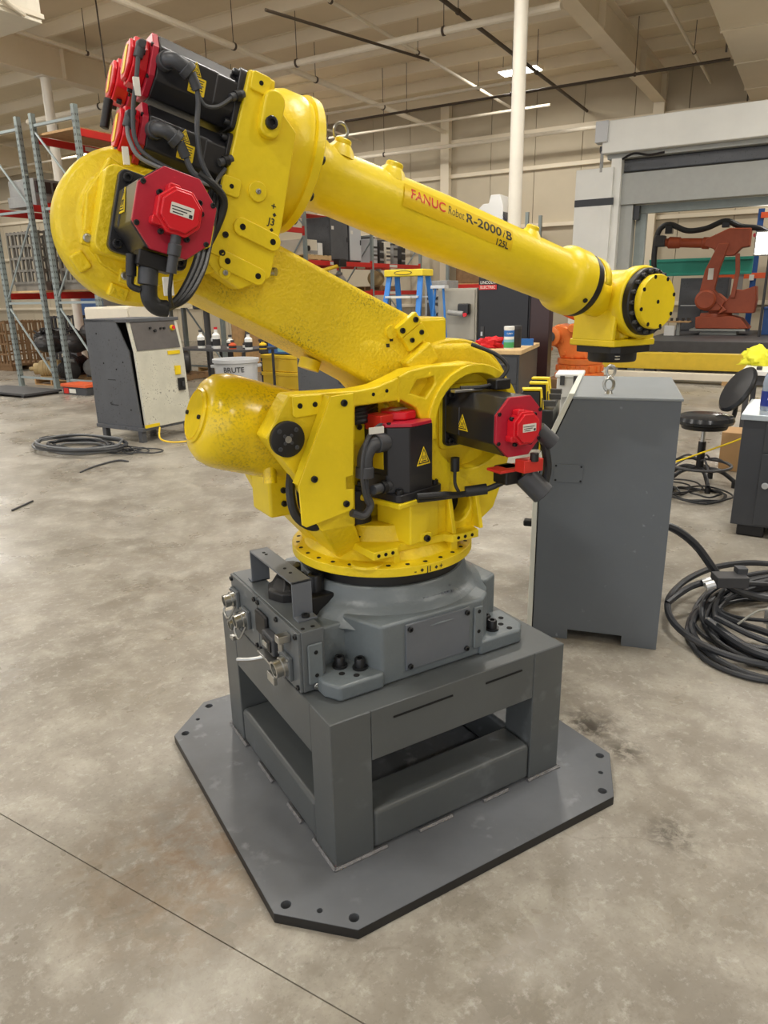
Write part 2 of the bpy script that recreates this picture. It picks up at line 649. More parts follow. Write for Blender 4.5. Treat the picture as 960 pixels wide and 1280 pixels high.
# pipes, conduits, hangers under the roof
def pipe(name, p0, p1, r_, mt, label, cat='pipe', hang=(), group=None, nn=10):
    t = thing(name, label, cat, p0, group=group)
    d = Vector(p1) - Vector(p0)
    MB().cyl((0, 0, 0), d, r_, n=nn).build('run', mt, t)
    for s_ in hang:
        q = d * s_
        m = MB().cyl(q, q + Vector((0, 0, CEIL - 0.01 - p0[2] - d.z * s_)), 0.007, n=5)
        m.lathe([(r_ + 0.012, -0.02), (r_ + 0.012, 0.02)], axis(q, d), 12)
        m.build('hanger', 'pipe_dark', t)
    return t


pipe('sprinkler_main', H(5.6, 8.52, 5.80), H(18.0, 8.55, 5.80), 0.055, 'pipe_white',
     'thick white sprinkler pipe running to the end wall above the yellow arm', hang=(0.3, 0.5, 0.72))
pipe('sprinkler_cross_pipe', H(10.3, 16, 5.66), H(10.3, 2.9, 5.66), 0.06, 'pipe_white',
     'thick white cross pipe hung under the purlins along the hall', hang=(0.2, 0.45, 0.62, 0.85))
pipe('conduit', H(3.0, 6.1, 5.95), H(17.9, 6.3, 5.95), 0.03, 'pipe_white',
     'thin white conduit running to the end wall beside the round column', hang=(0.4, 0.6, 0.8))
pipe('gas_pipe', H(5.0, 4.5, 5.85), H(18.0, 4.65, 5.85), 0.035, 'pipe_dark',
     'dark brown gas pipe crossing behind the round column near the high lamp', hang=(0.4, 0.7))
pipe('conduit', H(5.0, 1.75, 6.05), H(17.9, 1.8, 6.05), 0.03, 'pipe_white',
     'thin white conduit over the wide roll-up doorway', hang=(0.5, 0.8))
pipe('cable_tray_rod', H(14.5, 9.6, 5.62), H(14.5, 1.0, 5.62), 0.028, 'pipe_dark',
     'thin dark brown rod strung across under the purlins in front of the lamp', hang=(0.2, 0.5, 0.8))
pipe('hanging_rod', H(7.6, 6.4, 5.50), H(11.0, 5.5, 5.50), 0.022, 'pipe_dark',
     'short dark rod hung above the black motors of the yellow arm')
pipe('conduit', H(2.0, 11.2, 5.9), H(17.9, 11.3, 5.9), 0.03, 'pipe_white',
     'thin white conduit beside the deep girder over the rack', hang=(0.4, 0.65))
pipe('sprinkler_branch', H(17.2, 14, 5.30), H(17.2, 1.0, 5.30), 0.05, 'pipe_white',
     'white pipe close along the end wall under its top girt', hang=(0.3, 0.6))
pipe('drop_cable', H(7.2, 9.5, CEIL - 0.02), H(7.2, 9.42, 4.3), 0.012, 'pipe_dark',
     'dark cord hanging straight down to the top of the rack post', cat='cord', nn=6)
for z0 in (13.9, 16.2):
    pipe('sprinkler_branch', H(z0, 26, 5.7), H(z0, 5.0, 5.7), 0.03, 'pipe_white',
         'slim white sprinkler branch pipe under the far roof purlins', group='slim far sprinkler branches', hang=(0.3, 0.7))


# high-bay lamps: each fixture carries its own light
def bay_lamp(a_, b_, label):
    t = thing('high_bay_lamp', label, 'lamp', H(a_, b_, LAMP_Z), HALL, 'high-bay lamps under the roof')
    MB().box((0, 0, -0.03), (0.46, 0.92, 0.07)).build('housing', 'pipe_white', t, bevel=0.01)
    MB().box((0, 0, -0.068), (0.40, 0.86, 0.012)).build('diffuser', 'lamp', t)
    MB().cyl((0, 0.4, 0), (0, 0.4, CEIL - LAMP_Z - 0.01), 0.006, n=5).cyl((0, -0.4, 0), (0, -0.4, CEIL - LAMP_Z - 0.01), 0.006, n=5) \
        .build('hanger', 'pipe_dark', t)
    ld = bpy.data.lights.new('lamp_light', 'AREA')
    ld.shape = 'RECTANGLE'
    ld.size, ld.size_y = 0.40, 0.86
    ld.energy = LAMP_W
    ld.color = (1.0, 0.965, 0.91)
    lo = bpy.data.objects.new('lamp_light', ld)
    COL.objects.link(lo)
    lo.parent = t
    lo.location = (0, 0, -0.082)


for a_, b_ in LAMPS:
    bay_lamp(a_, b_, {15.05: 'small bright high-bay lamp hung beside the round column top', 13.4: 'flat white high-bay lamp hung beyond the open end rack posts'}.get(a_, 'flat white high-bay lamp hung under the roof purlins'))

# ================================================================== steel stand
ZB = 0.484
st = thing('robot_stand', 'grey welded steel box stand on a wide chamfered floor plate', 'stand', (0, 0, 0), world=True)
hp, cf = 0.615, 0.158
octo = [(-hp, -hp + cf), (-hp + cf, -hp), (hp - cf, -hp), (hp, -hp + cf), (hp, hp - cf), (hp - cf, hp), (-hp + cf, hp), (-hp, hp - cf)]
hl = []
for sx in (-1, 1):
    for sy in (-1, 1):
        for (x, y, r_) in ((0.578, 0.448, 0.014), (0.448, 0.578, 0.014), (0.512, 0.512, 0.008)):
            hl.append(circ(sx * x, sy * y, r_, 14))
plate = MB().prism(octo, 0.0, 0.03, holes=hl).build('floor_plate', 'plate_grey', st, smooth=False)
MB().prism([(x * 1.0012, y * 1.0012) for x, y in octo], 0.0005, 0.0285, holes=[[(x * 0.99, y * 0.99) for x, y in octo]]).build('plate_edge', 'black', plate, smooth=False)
MB().prism([(x * 0.985, y * 0.985) for x, y in octo], 0.0, 0.004).build('hole_shadow', 'hole', plate, smooth=False)
q = 0.413
ww, zl, zh, rail = 0.290, 0.163, 0.330, 0.10
for sx in (-1, 1):
    for sy in (-1, 1):
        MB().bb(min(sx * q, sx * ww), max(sx * q, sx * ww), min(sy * q, sy * ww), max(sy * q, sy * ww), 0.03, ZB - 0.0005) \
            .build('corner_post', 'stand_grey', st, bevel=0.004)
for ang in range(4):
    M = Matrix.Rotation(ang * math.pi / 2, 4, 'Z')
    MB().bb(-ww + .0005, ww - .0005, -q + 0.001, -q + 0.12, zh, ZB - 0.0005, M).build('top_rail', 'stand_grey', st, bevel=0.003)
    MB().bb(-ww + .0005, ww - .0005, -q + 0.001, -q + 0.125, 0.034, zl, M).build('bottom_rail', 'stand_grey', st, bevel=0.016, seg=4)
    for (x0, x1) in ((-0.42, -0.25), (-0.14, -0.02), (0.10, 0.20), (0.28, 0.42)):
        MB().tube([M @ Vector((x0 + (x1 - x0) * i / 6, -q - 0.002, 0.031)) for i in range(7)], 0.008, 6, 1).build('weld_bead', 'weld', st)
MB().bb(-q + .003, q - .003, -q + .003, q - .003, ZB - 0.02, ZB).build('top_plate', 'stand_grey', st, bevel=0.001)
MB().bb(-ww, ww, q - 0.10, q - 0.09, 0.03, ZB - 0.03).build('back_panel', 'stand_grey', st)
for (x0, x1) in ((-0.22, -0.02), (0.10, 0.24)):
    MB().bb(x0, x1, -q - 0.0015, -q + 0.004, 0.44, 0.445).build('seam_gap', 'hole', st)

# ================================================================== the yellow robot
rb = thing('industrial_robot', 'large yellow six axis industrial robot arm on a grey steel stand', 'robot', (0, 0, ZB), world=True)


def boltmesh(parent, p, d, r_=0.009, h=0.010, mt='bolt', name='bolt'):
    m = MB().lathe([(r_, -0.002), (r_, h * 0.85), (r_ * 0.85, h), (r_ * 0.5, h), (r_ * 0.5, h * 0.4), (0.0001, h * 0.4)], axis(p, d), 12, caps=False)
    return m.build(name, mt, parent)


def hole(parent, p, d, r_=0.006):
    return MB().lathe([(r_, -0.001), (r_, 0.0012)], axis(p, d), 10).build('bolt_hole', 'hole', parent)


# ---- grey base casting
base = MB()
# main body plan outline, extruded
body = [(-0.20, -0.325), (0.155, -0.325), (0.20, -0.29), (0.20, 0.29), (0.155, 0.325), (-0.20, 0.325), (-0.25, 0.27), (-0.25, -0.20)]
base.prism(body, ZB, ZB + 0.185)
base.bb(-0.36, -0.19, -0.20, 0.20, ZB, ZB + 0.165)
for sy in (-1, 1):
    base.prism([(-0.365, sy * 0.20), (-0.365, sy * 0.285), (-0.338, sy * 0.334), (-0.20, sy * 0.334), (-0.18, sy * 0.30), (-0.18, sy * 0.18)], ZB, ZB + 0.048)
    base.prism([(0.14, sy * 0.18), (0.14, sy * 0.334), (0.300, sy * 0.334), (0.335, sy * 0.300), (0.345, sy * 0.18)], ZB, ZB + 0.048)
    base.prism([(0.15, sy * 0.02), (0.15, sy * 0.13), (0.27, sy * 0.20), (0.33, sy * 0.17), (0.33, sy * 0.02)], ZB, ZB + 0.175)
bc = base.build('base_casting', 'base_grey', rb, bevel=0.010, seg=3)
m = MB().lathe([(0.335, ZB + 0.150), (0.315, ZB + 0.180), (0.290, ZB + 0.198), (0.272, ZB + 0.215), (0.266, ZB + 0.240), (0.258, ZB + 0.250), (0.20, ZB + 0.252)], n=56)
m.build('collar', 'base_grey', bc)
# trim the collar visually with a chamfered shoulder over the cover
MB().prism([(-0.20, ZB + 0.12), (-0.20, ZB + 0.183), (0.155, ZB + 0.183), (0.155, ZB + 0.12)], 0.20, 0.3255,
           Matrix(((1, 0, 0, 0), (0, 0, -1, 0), (0, 1, 0, 0), (0, 0, 0, 1)))).build('shoulder', 'base_grey', bc, bevel=0.012, seg=3)
MB().lathe([(0.250, ZB + 0.245), (0.250, ZB + 0.292)], n=56).build('bearing_ring', 'black', rb)
cp = MB().bb(-0.124, 0.100, -0.332, -0.324, ZB + 0.030, ZB + 0.172).build('cover_plate', 'cover_grey', bc, bevel=0.002)
for x, z in ((-0.112, 0.158), (0.088, 0.158), (-0.112, 0.042), (0.088, 0.042)):
    boltmesh(cp, (x, -0.332, ZB + z), (0, -1, 0), 0.008, 0.008)
rib = MB().bb(0.118, 0.150, -0.333, -0.325, ZB + 0.03, ZB + 0.165).build('rib_pad', 'base_grey', bc, bevel=0.004)
for z in (0.15, 0.085):
    hole(rib, (0.134, -0.333, ZB + z), (0, -1, 0), 0.006)
for (x, y) in ((-0.285, -0.232), (-0.241, -0.271), (0.232, -0.246), (0.225, -0.285), (-0.285, 0.232), (-0.241, 0.271)):
    w_ = MB().lathe([(0.022, 0), (0.022, 0.006)], axis((x, y, ZB + 0.048), (0, 0, 1)), 16).build('washer', 'bolt', bc)
    boltmesh(bc, (x, y, ZB + 0.054), (0, 0, 1), 0.016, 0.026)
for (x, y) in ((-0.30, -0.272), (-0.27, -0.302), (0.27, -0.275), (0.30, -0.24), (0.275, -0.31)):
    hole(bc, (x, y, ZB + 0.048), (0, 0, 1), 0.009)
for i in range(2):
    for k_ in range(9):
        MB().box((-0.025 + 0.013 * k_, -0.256 - i * 0.016, ZB + 0.2215 - i * 0.0125), (0.007 + 0.003 * (k_ % 2), 0.008, 0.006)).build('casting_mark', 'cover_grey', bc)

# connector box overhanging the back edge of the stand
cb = MB()
cb.bb(-0.405, -0.335, -0.245, 0.285, ZB + 0.006, ZB + 0.190)
cbo = cb.build('connector_box', 'panel_grey', rb, bevel=0.004)
for y0, y1, z0, z1 in ((-0.243, 0.05, 0.008, 0.188), (0.054, 0.283, 0.008, 0.188)):
    pl = MB().bb(-0.414, -0.405, y0, y1, ZB + z0, ZB + z1).build('panel', 'panel_grey', cbo, bevel=0.002)
for y in (-0.23, -0.10, 0.04, 0.07, 0.27):
    for z in (0.02, 0.175):
        boltmesh(cbo, (-0.414, y, ZB + z), (-1, 0, 0), 0.008, 0.007)
sp = MB().bb(-0.39, -0.345, -0.253, -0.245, ZB + 0.03, ZB + 0.150).build('side_pad', 'base_grey', cbo, bevel=0.004)
for z in (0.055, 0.125):
    hole(sp, (-0.367, -0.253, ZB + z), (0, -1, 0), 0.006)
boltmesh(cbo, (-0.367, -0.246, ZB + 0.02), (0, -1, 0), 0.010, 0.008, 'steel')
for x in (-0.39, -0.36):
    hole(cbo, (x, -0.225, ZB + 0.19), (0, 0, 1), 0.006)


def plug(y, z, r_, mt='steel'):
    p = Vector((-0.414, y, ZB + z))
    sk = MB().box(p + Vector((-0.006, 0, 0)), (0.012, r_ * 3.0, r_ * 3.0)).build('socket', 'panel_grey', cbo, bevel=0.003)
    MB().lathe([(r_ * 1.25, 0), (r_ * 1.25, 0.022), (r_ * 1.05, 0.024), (r_ * 1.05, 0.045), (r_ * 0.8, 0.045), (r_ * 0.8, 0.02), (0.0001, 0.02)],
               axis(p, (-1, 0, -0.1)), 18, caps=False).build('shell', mt, sk)
    MB().lathe([(r_ * 0.5, 0), (r_ * 0.5, 0.035)], axis(p, (-1, 0, -0.1)), 12).build('insert', 'cable_pale', sk)
    for s_ in (-1, 1):
        boltmesh(cbo, p + Vector((-0.012, s_ * r_ * 1.2, r_ * 1.2)), (-1, 0, 0), 0.004, 0.004, 'steel')


plug(-0.165, 0.062, 0.024)
plug(0.145, 0.085, 0.020)
plug(0.235, 0.120, 0.020)
plug(0.200, 0.050, 0.017)
sq = MB().box((-0.425, -0.075, ZB + 0.095), (0.026, 0.085, 0.058)).build('square_socket', 'plug_grey', cbo, bevel=0.006)
MB().box((-0.440, -0.075, ZB + 0.095), (0.006, 0.060, 0.036)).build('socket_face', 'black', sq, bevel=0.004)
MB().box((-0.444, -0.075, ZB + 0.095), (0.006, 0.030, 0.014)).build('insert', 'cable_pale', sq)
MB().box((-0.435, -0.085, ZB + 0.056), (0.040, 0.11, 0.006)).build('latch', 'steel', sq, bevel=0.002)
MB().box((-0.420, 0.005, ZB + 0.120), (0.014, 0.085, 0.075)).build('black_cover', 'black', cbo, bevel=0.010)
fit = MB().bb(-0.452, -0.414, -0.198, -0.170, ZB + 0.146, ZB + 0.168).build('air_fitting', 'steel', cbo, bevel=0.003)
MB().cyl((-0.44, -0.184, ZB + 0.146), (-0.44, -0.184, ZB + 0.122), 0.008, n=12).build('nozzle', 'steel', fit)
wing = MB().tube([(-0.43, -0.06, ZB + 0.045), (-0.47, -0.02, ZB + 0.028), (-0.50, 0.02, ZB + 0.018)], 0.006, 8).build('lanyard', 'steel', cbo)
MB().box((-0.455, -0.14, ZB + 0.020), (0.012, 0.05, 0.028)).build('dust_flap', 'steel', cbo, bevel=0.003)
for k_, (y, z) in enumerate(((0.145, 0.085), (0.235, 0.120))):
    MB().tube([(-0.425, y, ZB + z), (-0.455, y + 0.015, ZB + z - 0.035), (-0.450, y - 0.005, ZB + z - 0.065), (-0.43, y - 0.02, ZB + z - 0.02)], 0.0035, 6).build('lanyard', 'steel', cbo)
MB().box((-0.45, 0.19, ZB + 0.006), (0.02, 0.03, 0.012)).build('dust_flap', 'steel', cbo, bevel=0.003)

# U shaped guard and black oil filler on top
gu = MB()
gu.bb(-0.385, -0.325, -0.155, 0.165, ZB + 0.292, ZB + 0.298)
gu.bb(-0.385, -0.325, -0.155, -0.149, ZB + 0.19, ZB + 0.298)
gu.bb(-0.385, -0.325, 0.159, 0.165, ZB + 0.19, ZB + 0.298)
gu.bb(-0.385, -0.325, -0.185, -0.149, ZB + 0.190, ZB + 0.196)
gu.bb(-0.385, -0.325, 0.159, 0.195, ZB + 0.190, ZB + 0.196)
guo = gu.build('guard_bracket', 'cover_grey', rb, bevel=0.0015)
for y in (-0.08, -0.04, 0.10, 0.12):
    hole(guo, (-0.355, y, ZB + 0.298), (0, 0, 1), 0.005)
boltmesh(guo, (-0.355, -0.170, ZB + 0.196), (0, 0, 1), 0.012, 0.008)
ca = MB().lathe([(0.075, ZB + 0.165), (0.075, ZB + 0.215), (0.062, ZB + 0.225), (0.045, ZB + 0.250), (0.035, ZB + 0.255), (0.035, ZB + 0.285)],
                Matrix.Translation((-0.315, 0.015, 0)), 8).build('cable_gland', 'black', rb, bevel=0.004)
cb2 = MB().prism(rrect(0.10, 0.14, 0.02, 3, -0.275, -0.055), ZB + 0.165, ZB + 0.225).build('gland_block', 'black', ca, bevel=0.006)
boltmesh(ca, (-0.275, -0.075, ZB + 0.225), (0, 0, 1), 0.026, 0.05)

# ---- turntable (J1)
XZ = Matrix(((1, 0, 0, 0), (0, 0, -1, 0), (0, 1, 0, 0), (0, 0, 0, 1)))   # local (x, z) drawn, height h runs to -y
RING0, RING1 = ZB + 0.290, ZB + 0.318
tt = MB()
tt.lathe([(0.285, RING0), (0.285, RING1), (0.245, RING1 + 0.004), (0.222, RING1 + 0.03), (0.205, RING1 + 0.075), (0.20, RING1 + 0.10)], n=64)
tto = tt.build('turntable', 'yellow_cast', rb, bevel=0.003)
hm = None
for i in range(30):
    a = 2 * math.pi * i / 30 + 0.05
    p = Vector((0.266 * math.cos(a), 0.266 * math.sin(a), RING1 + 0.0012))
    if hm is None:
        hm = MB().lathe([(0.007, -0.002), (0.007, 0.0012)], None, 10).build('bolt_hole', 'hole', tto)
        h_ = hm
    else:
        h_ = hm.copy()
        COL.objects.link(h_)
    h_.location = p
def ringfn(u, v):
    a = R(-101) + u / 0.287
    return (0.2858 * math.cos(a), 0.2858 * math.sin(a), RING0 + 0.005 + v)
for txt, u in (('-', 0.0), ('◆', 0.018), ('J1', 0.040), ('◆', 0.066), ('+', 0.084)):
    if txt == '◆':
        dm = MB()
        c_ = [ringfn(u + du, 0.008 + dv) for du, dv in ((0.006, 0), (0, 0.006), (-0.006, 0), (0, -0.006))]
        dm.add(c_, [(0, 1, 2, 3)])
        dm.build('axis_mark', 'ink_black', tto, smooth=False)
    else:
        text_mb(txt, 0.024, lambda a_, b_, u=u: ringfn(u - 0.007 + a_, b_), 0.0004).build('axis_mark', 'ink_black', tto, smooth=False)
# raised half-moon boss on the flange front
MB().lathe([(0.052, RING1 - 0.002), (0.046, RING1 + 0.006)], Matrix.Translation((-0.16, -0.185, 0)), 24).build('boss', 'yellow_cast', tto, bevel=0.002)

def frustum(mb, r1, z1, r0, z0):
    v = [(r0[0], r0[2], z0), (r0[1], r0[2], z0), (r0[1], r0[3], z0), (r0[0], r0[3], z0), (r1[0], r1[2], z1), (r1[1], r1[2], z1), (r1[1], r1[3], z1), (r1[0], r1[3], z1)]
    return mb.add(v, [(3, 2, 1, 0), (4, 5, 6, 7), (0, 1, 5, 4), (1, 2, 6, 5), (2, 3, 7, 6), (3, 0, 4, 7)])


# ---- turret casting: near wall with its arch, far wall, middle body
tu = MB()
wall = [(-0.452, 1.204), (-0.384, 1.305), (-0.186, 1.300), (-0.126, 1.306), (-0.076, 1.321), (-0.022, 1.341), (0.040, 1.349)]
for i in range(9):
    a = R(100 - 14.5 * i)
    wall.append((0.175 + 0.176 * math.cos(a), 1.175 + 0.176 * math.sin(a)))
wall += [(0.345, 1.06), (0.318, 0.976), (0.285, 0.90), (0.215, 0.855), (0.190, 0.815), (0.02, 0.815), (0.02, 0.93), (0.045, 1.06),
         (0.030, 1.17), (0.000, 1.235), (-0.050, 1.262), (-0.195, 1.258), (-0.205, 0.93), (-0.310, 0.93), (-0.345, 1.00), (-0.370, 1.086)]
rec = circ(0.200, 1.178, 0.140, 40)
pocket = [(0.000, 1.312), (0.058, 1.318), (0.062, 1.300), (0.030, 1.262), (-0.020, 1.280)]
porthole = circ(0.150, 0.925, 0.045, 20)
tu.prism(wall, 0.135, 0.205, XZ, holes=[rec, pocket, porthole])
tuo = tu.build('turret', 'yellow_cast', rb, bevel=0.006)
MB().prism(circ(0.200, 1.178, 0.150, 40), 0.10, 0.150, XZ).build('motor_recess', 'yellow_cast', tuo, bevel=0.004)
MB().prism([(-0.03, 1.25), (-0.03, 1.33), (0.075, 1.33), (0.075, 1.25)], 0.125, 0.165, XZ).build('pocket_floor', 'yellow_cast', tuo)
MB().prism(circ(0.150, 0.925, 0.05, 20), 0.12, 0.140, XZ).build('porthole_back', 'hole', tuo)
m = MB()
m.bb(-0.22, 0.22, -0.06, 0.14, 0.80, 1.02)
frustum(m, (-0.310, -0.205, -0.204, -0.03), 0.935, (-0.205, -0.115, -0.105, 0.0), 0.795)
frustum(m, (-0.310, -0.205, 0.03, 0.204), 0.935, (-0.205, -0.115, 0.0, 0.105), 0.795)
m.bb(-0.19, 0.05, -0.075, -0.055, 0.80, 1.24)
m.build('turret_core', 'yellow_cast', tuo, bevel=0.02, seg=3)
fw_ = [(-0.440, 1.160), (-0.384, 1.200), (-0.186, 1.200), (0.03, 1.21), (0.10, 1.29), (0.20, 1.34), (0.34, 1.24), (0.345, 1.06), (0.29, 0.90), (0.235, 0.815), (-0.18, 0.815), (-0.24, 0.93), (-0.33, 0.93), (-0.40, 1.086)]
MB().prism(fw_, -0.205, -0.140, XZ).build('far_wall', 'yellow_cast', tuo, bevel=0.012, seg=3)
# arch rim, proud of the wall
rim = [(0.200 + 0.168 * math.cos(R(a)), 1.178 + 0.168 * math.sin(R(a))) for a in range(-30, 196, 8)] + \
      [(0.200 + 0.141 * math.cos(R(a)), 1.178 + 0.141 * math.sin(R(a))) for a in range(194, -31, -8)]
MB().prism(rim, 0.200, 0.214, XZ).build('arch_rim', 'yellow_cast', tuo, bevel=0.004)
# rear pivot plate and disc
pp = MB().prism([(-0.378, 1.252), (-0.378, 1.302), (-0.295, 1.300), (-0.295, 1.256), (-0.302, 1.250), (-0.370, 1.246)], 0.204, 0.212, XZ).build('bolt_pad', 'yellow', tuo, bevel=0.003)
for x in (-0.358, -0.316):
    hole(pp, (x, -0.212, 1.276), (0, -1, 0), 0.007)
pd = MB().lathe([(0.046, 0), (0.046, 0.012), (0.042, 0.014)], axis((-0.397, -0.204, 1.196), (0, -1, 0)), 36).build('pivot_disc', 'black', tuo)
for r_, a0, s_ in ((0.032, 45, 0.006), (0.013, 45, 0.0045)):
    for i in range(4):
        a = R(a0 + 90 * i)
        boltmesh(pd, (-0.397 + r_ * math.cos(a), -0.217, 1.196 + r_ * math.sin(a)), (0, -1, 0), s_, 0.003, 'plug_grey')
boltmesh(pd, (-0.397, -0.217, 1.196), (0, -1, 0), 0.009, 0.003, 'steel')
for x, z in ((-0.140, 1.286), (-0.098, 1.292)):
    hole(tuo, (x, -0.205, z), (0, -1, 0), 0.005)
MB().bb(-0.062, -0.058, -0.2065, -0.2, 1.258, 1.328).build('seam', 'yellow_worn', tuo)
# thin sheet cover with bent edge
sh = MB().prism([(-0.286, 1.298), (-0.222, 1.301), (-0.230, 1.085), (-0.252, 1.083), (-0.252, 1.050), (-0.230, 1.048), (-0.232, 1.000), (-0.240, 0.990), (-0.372, 0.966), (-0.384, 0.975), (-0.388, 1.080)],
                0.240, 0.246, XZ)
sho = sh.build('sheet_cover', 'yellow', rb, bevel=0.002)
MB().prism([(-0.290, 1.298), (-0.286, 1.298), (-0.386, 1.080), (-0.390, 1.082)], 0.212, 0.243, XZ).build('bent_edge', 'yellow', sho)
for x, z in ((-0.252, 1.278), (-0.345, 1.092), (-0.255, 1.012)):
    boltmesh(sho, (x, -0.246, z), (0, -1, 0), 0.009, 0.007)
    MB().cyl((x, -0.205, z), (x, -0.24, z), 0.008, n=10).build('standoff', 'yellow', sho)
# second inner plate with screws seen behind the hose
ip = MB().bb(-0.228, -0.128, -0.140, -0.132, 1.050, 1.245).build('inner_plate', 'yellow', tuo, bevel=0.003)
for x, z in ((-0.205, 1.10), (-0.205, 1.16), (-0.15, 1.19), (-0.15, 1.205), (-0.205, 1.20)):
    boltmesh(ip, (x, -0.14, z), (0, -1, 0), 0.008, 0.006)
# left lower far bracket with screws and hoses
lb = MB().bb(-0.372, -0.28, 0.0, 0.14, 0.925, 1.09).build('rear_bracket', 'yellow', tuo, bevel=0.010)
for z in (0.965, 1.005):
    boltmesh(lb, (-0.328, -0.001, z), (0, -1, 0), 0.009, 0.006)
for k_, (dx, r_) in enumerate(((0, 0.013), (0.028, 0.011))):
    MB().tube([(-0.34 + dx, -0.11, 1.12), (-0.375 + dx, -0.16, 1.05), (-0.37 + dx, -0.18, 0.98), (-0.32 + dx, -0.19, 0.945), (-0.25 + dx, -0.15, 0.965)], r_, 8).build('hose', 'rubber', tuo)

# lower front bracket: two tabs on one shelf, with screws
bk = MB()
bk.prism([(-0.150, -0.040), (-0.182, -0.075), (-0.176, -0.250), (-0.096, -0.250), (-0.075, -0.225), (0.080, -0.225), (0.096, -0.250), (0.192, -0.250), (0.215, -0.17), (0.215, -0.055)], 0.833, 0.857)
bk.bb(-0.100, -0.080, -0.235, -0.19, 0.800, 0.835)
bk.bb(0.100, 0.125, -0.235, -0.19, 0.800, 0.835)
bko = bk.build('front_bracket', 'yellow', tuo, bevel=0.003)
for x in (-0.160, -0.137, -0.114, 0.116, 0.141, 0.167):
    hole(bko, (x, -0.250, 0.845), (0, -1, 0), 0.0055)
lug = MB().bb(-0.012, 0.030, -0.238, -0.22, 0.850, 0.878).build('lug', 'yellow', bko, bevel=0.004)
boltmesh(lug, (0.009, -0.238, 0.862), (0, -1, 0), 0.010, 0.010)
for x, y in ((-0.19, -0.115), (-0.165, -0.120), (-0.140, -0.128), (0.075, -0.150)):
    boltmesh(bko, (x, y, 0.857), (0, 0, 1), 0.012, 0.016)
# motor pedestal
MJ = Matrix.Translation((-0.035, -0.155, 0)) @ Matrix.Rotation(R(15), 4, 'Z')
pdm = MB()
pdm.bb(-0.097, 0.097, -0.097, 0.097, 0.972, 0.990, MJ)
pdm.bb(-0.040, 0.085, -0.085, 0.05, 0.850, 0.975, MJ)
pdo = pdm.build('motor_pedestal', 'yellow', tuo, bevel=0.006)
for x in (0.10, 0.20):
    MB().prism([(-0.205, 0.857), (-0.205, 0.980), (-0.215, 0.980), (-0.245, 0.857)], x, x + 0.014,
               Matrix(((0, 0, 1, 0), (1, 0, 0, 0), (0, 1, 0, 0), (0, 0, 0, 1)))).build('web_rib', 'yellow_cast', tuo, bevel=0.003)
# black rubber boot beside the pedestal
MB().lathe([(0.058, 0.858), (0.058, 0.870), (0.046, 0.876), (0.042, 0.92), (0.040, 1.00)], Matrix.Translation((-0.135, -0.085, 0)), 24).build('boot', 'rubber', tuo)

# ---- balancer cylinder
BD = Vector((0.950, 0, -0.313)).normalized()
BP = Vector((-0.500, 0, 1.2255))
MBx = axis(BP, BD, (0, 1, 0))
bl = MB().lathe([(0.070, -0.062), (0.098, -0.054), (0.117, -0.034), (0.127, -0.004), (0.129, 0.03), (0.128, 0.16), (0.122, 0.30), (0.118, 0.42)], MBx, 56)
blo = bl.build('balancer', 'yellow_old', rb)
ec = MB().lathe([(0.074, -0.060), (0.074, -0.066), (0.068, -0.070), (0.066, -0.066), (0.064, -0.066), (0.062, -0.070), (0.0001, -0.071)], MBx, 48, caps=False).build('end_cap', 'yellow_old', blo)
for (y, x) in ((0.05, 0.0), (-0.05, 0.0)):
    p = MBx @ Vector((y, x, -0.068))
    boltmesh(ec, p, -BD, 0.006, 0.008)
MB().cyl(MBx @ Vector((-0.07, -0.08, 0.10)) if False else (-0.395, -0.075, 1.105), (-0.400, -0.085, 1.055), 0.018, n=16).build('drain_boss', 'yellow_old', blo)
# inner fork to the lower arm
MB().bb(-0.30, -0.05, -0.05, 0.05, 1.13, 1.20, Matrix.Translation((-0.2, 0, 1.165)) @ Matrix.Rotation(R(0), 4, 'Y') @ Matrix.Translation((0.2, 0, -1.165))).build('rod_housing', 'yellow_old', blo, bevel=0.01)

# ---- lower arm (J2)
la = MB()
prof = [(-0.600, 1.565), (-0.540, 1.536), (-0.382, 1.456), (-0.215, 1.366), (-0.080, 1.290), (0.02, 1.18), (0.10, 1.02), (0.24, 0.98)]
for i in range(10):
    a = R(-80 + 17.5 * i)
    prof.append((0.2 + 0.232 * math.cos(a), 1.17 + 0.232 * math.sin(a)))
prof += [(0.10, 1.40), (0.060, 1.462), (0.035, 1.486), (-0.10, 1.547), (-0.347, 1.664), (-0.50, 1.736), (-0.60, 1.70)]
lao = la.prism(prof, -0.120, 0.120, XZ).build('lower_arm', 'yellow_worn', rb, bevel=0.022, seg=4)
MB().prism([(-0.50, 1.530), (-0.60, 1.560), (-0.72, 1.575), (-0.79, 1.64), (-0.79, 1.74), (-0.70, 1.80), (-0.56, 1.765), (-0.45, 1.71)], -0.115, -0.02, XZ).build('arm_tip', 'yellow_worn', lao, bevel=0.02)
MB().lathe([(0.238, -0.098), (0.243, -0.09), (0.243, 0.09), (0.238, 0.098)], axis((0.205, 0, 1.168), (0, -1, 0)), 64).build('shoulder_hub', 'yellow_worn', lao)
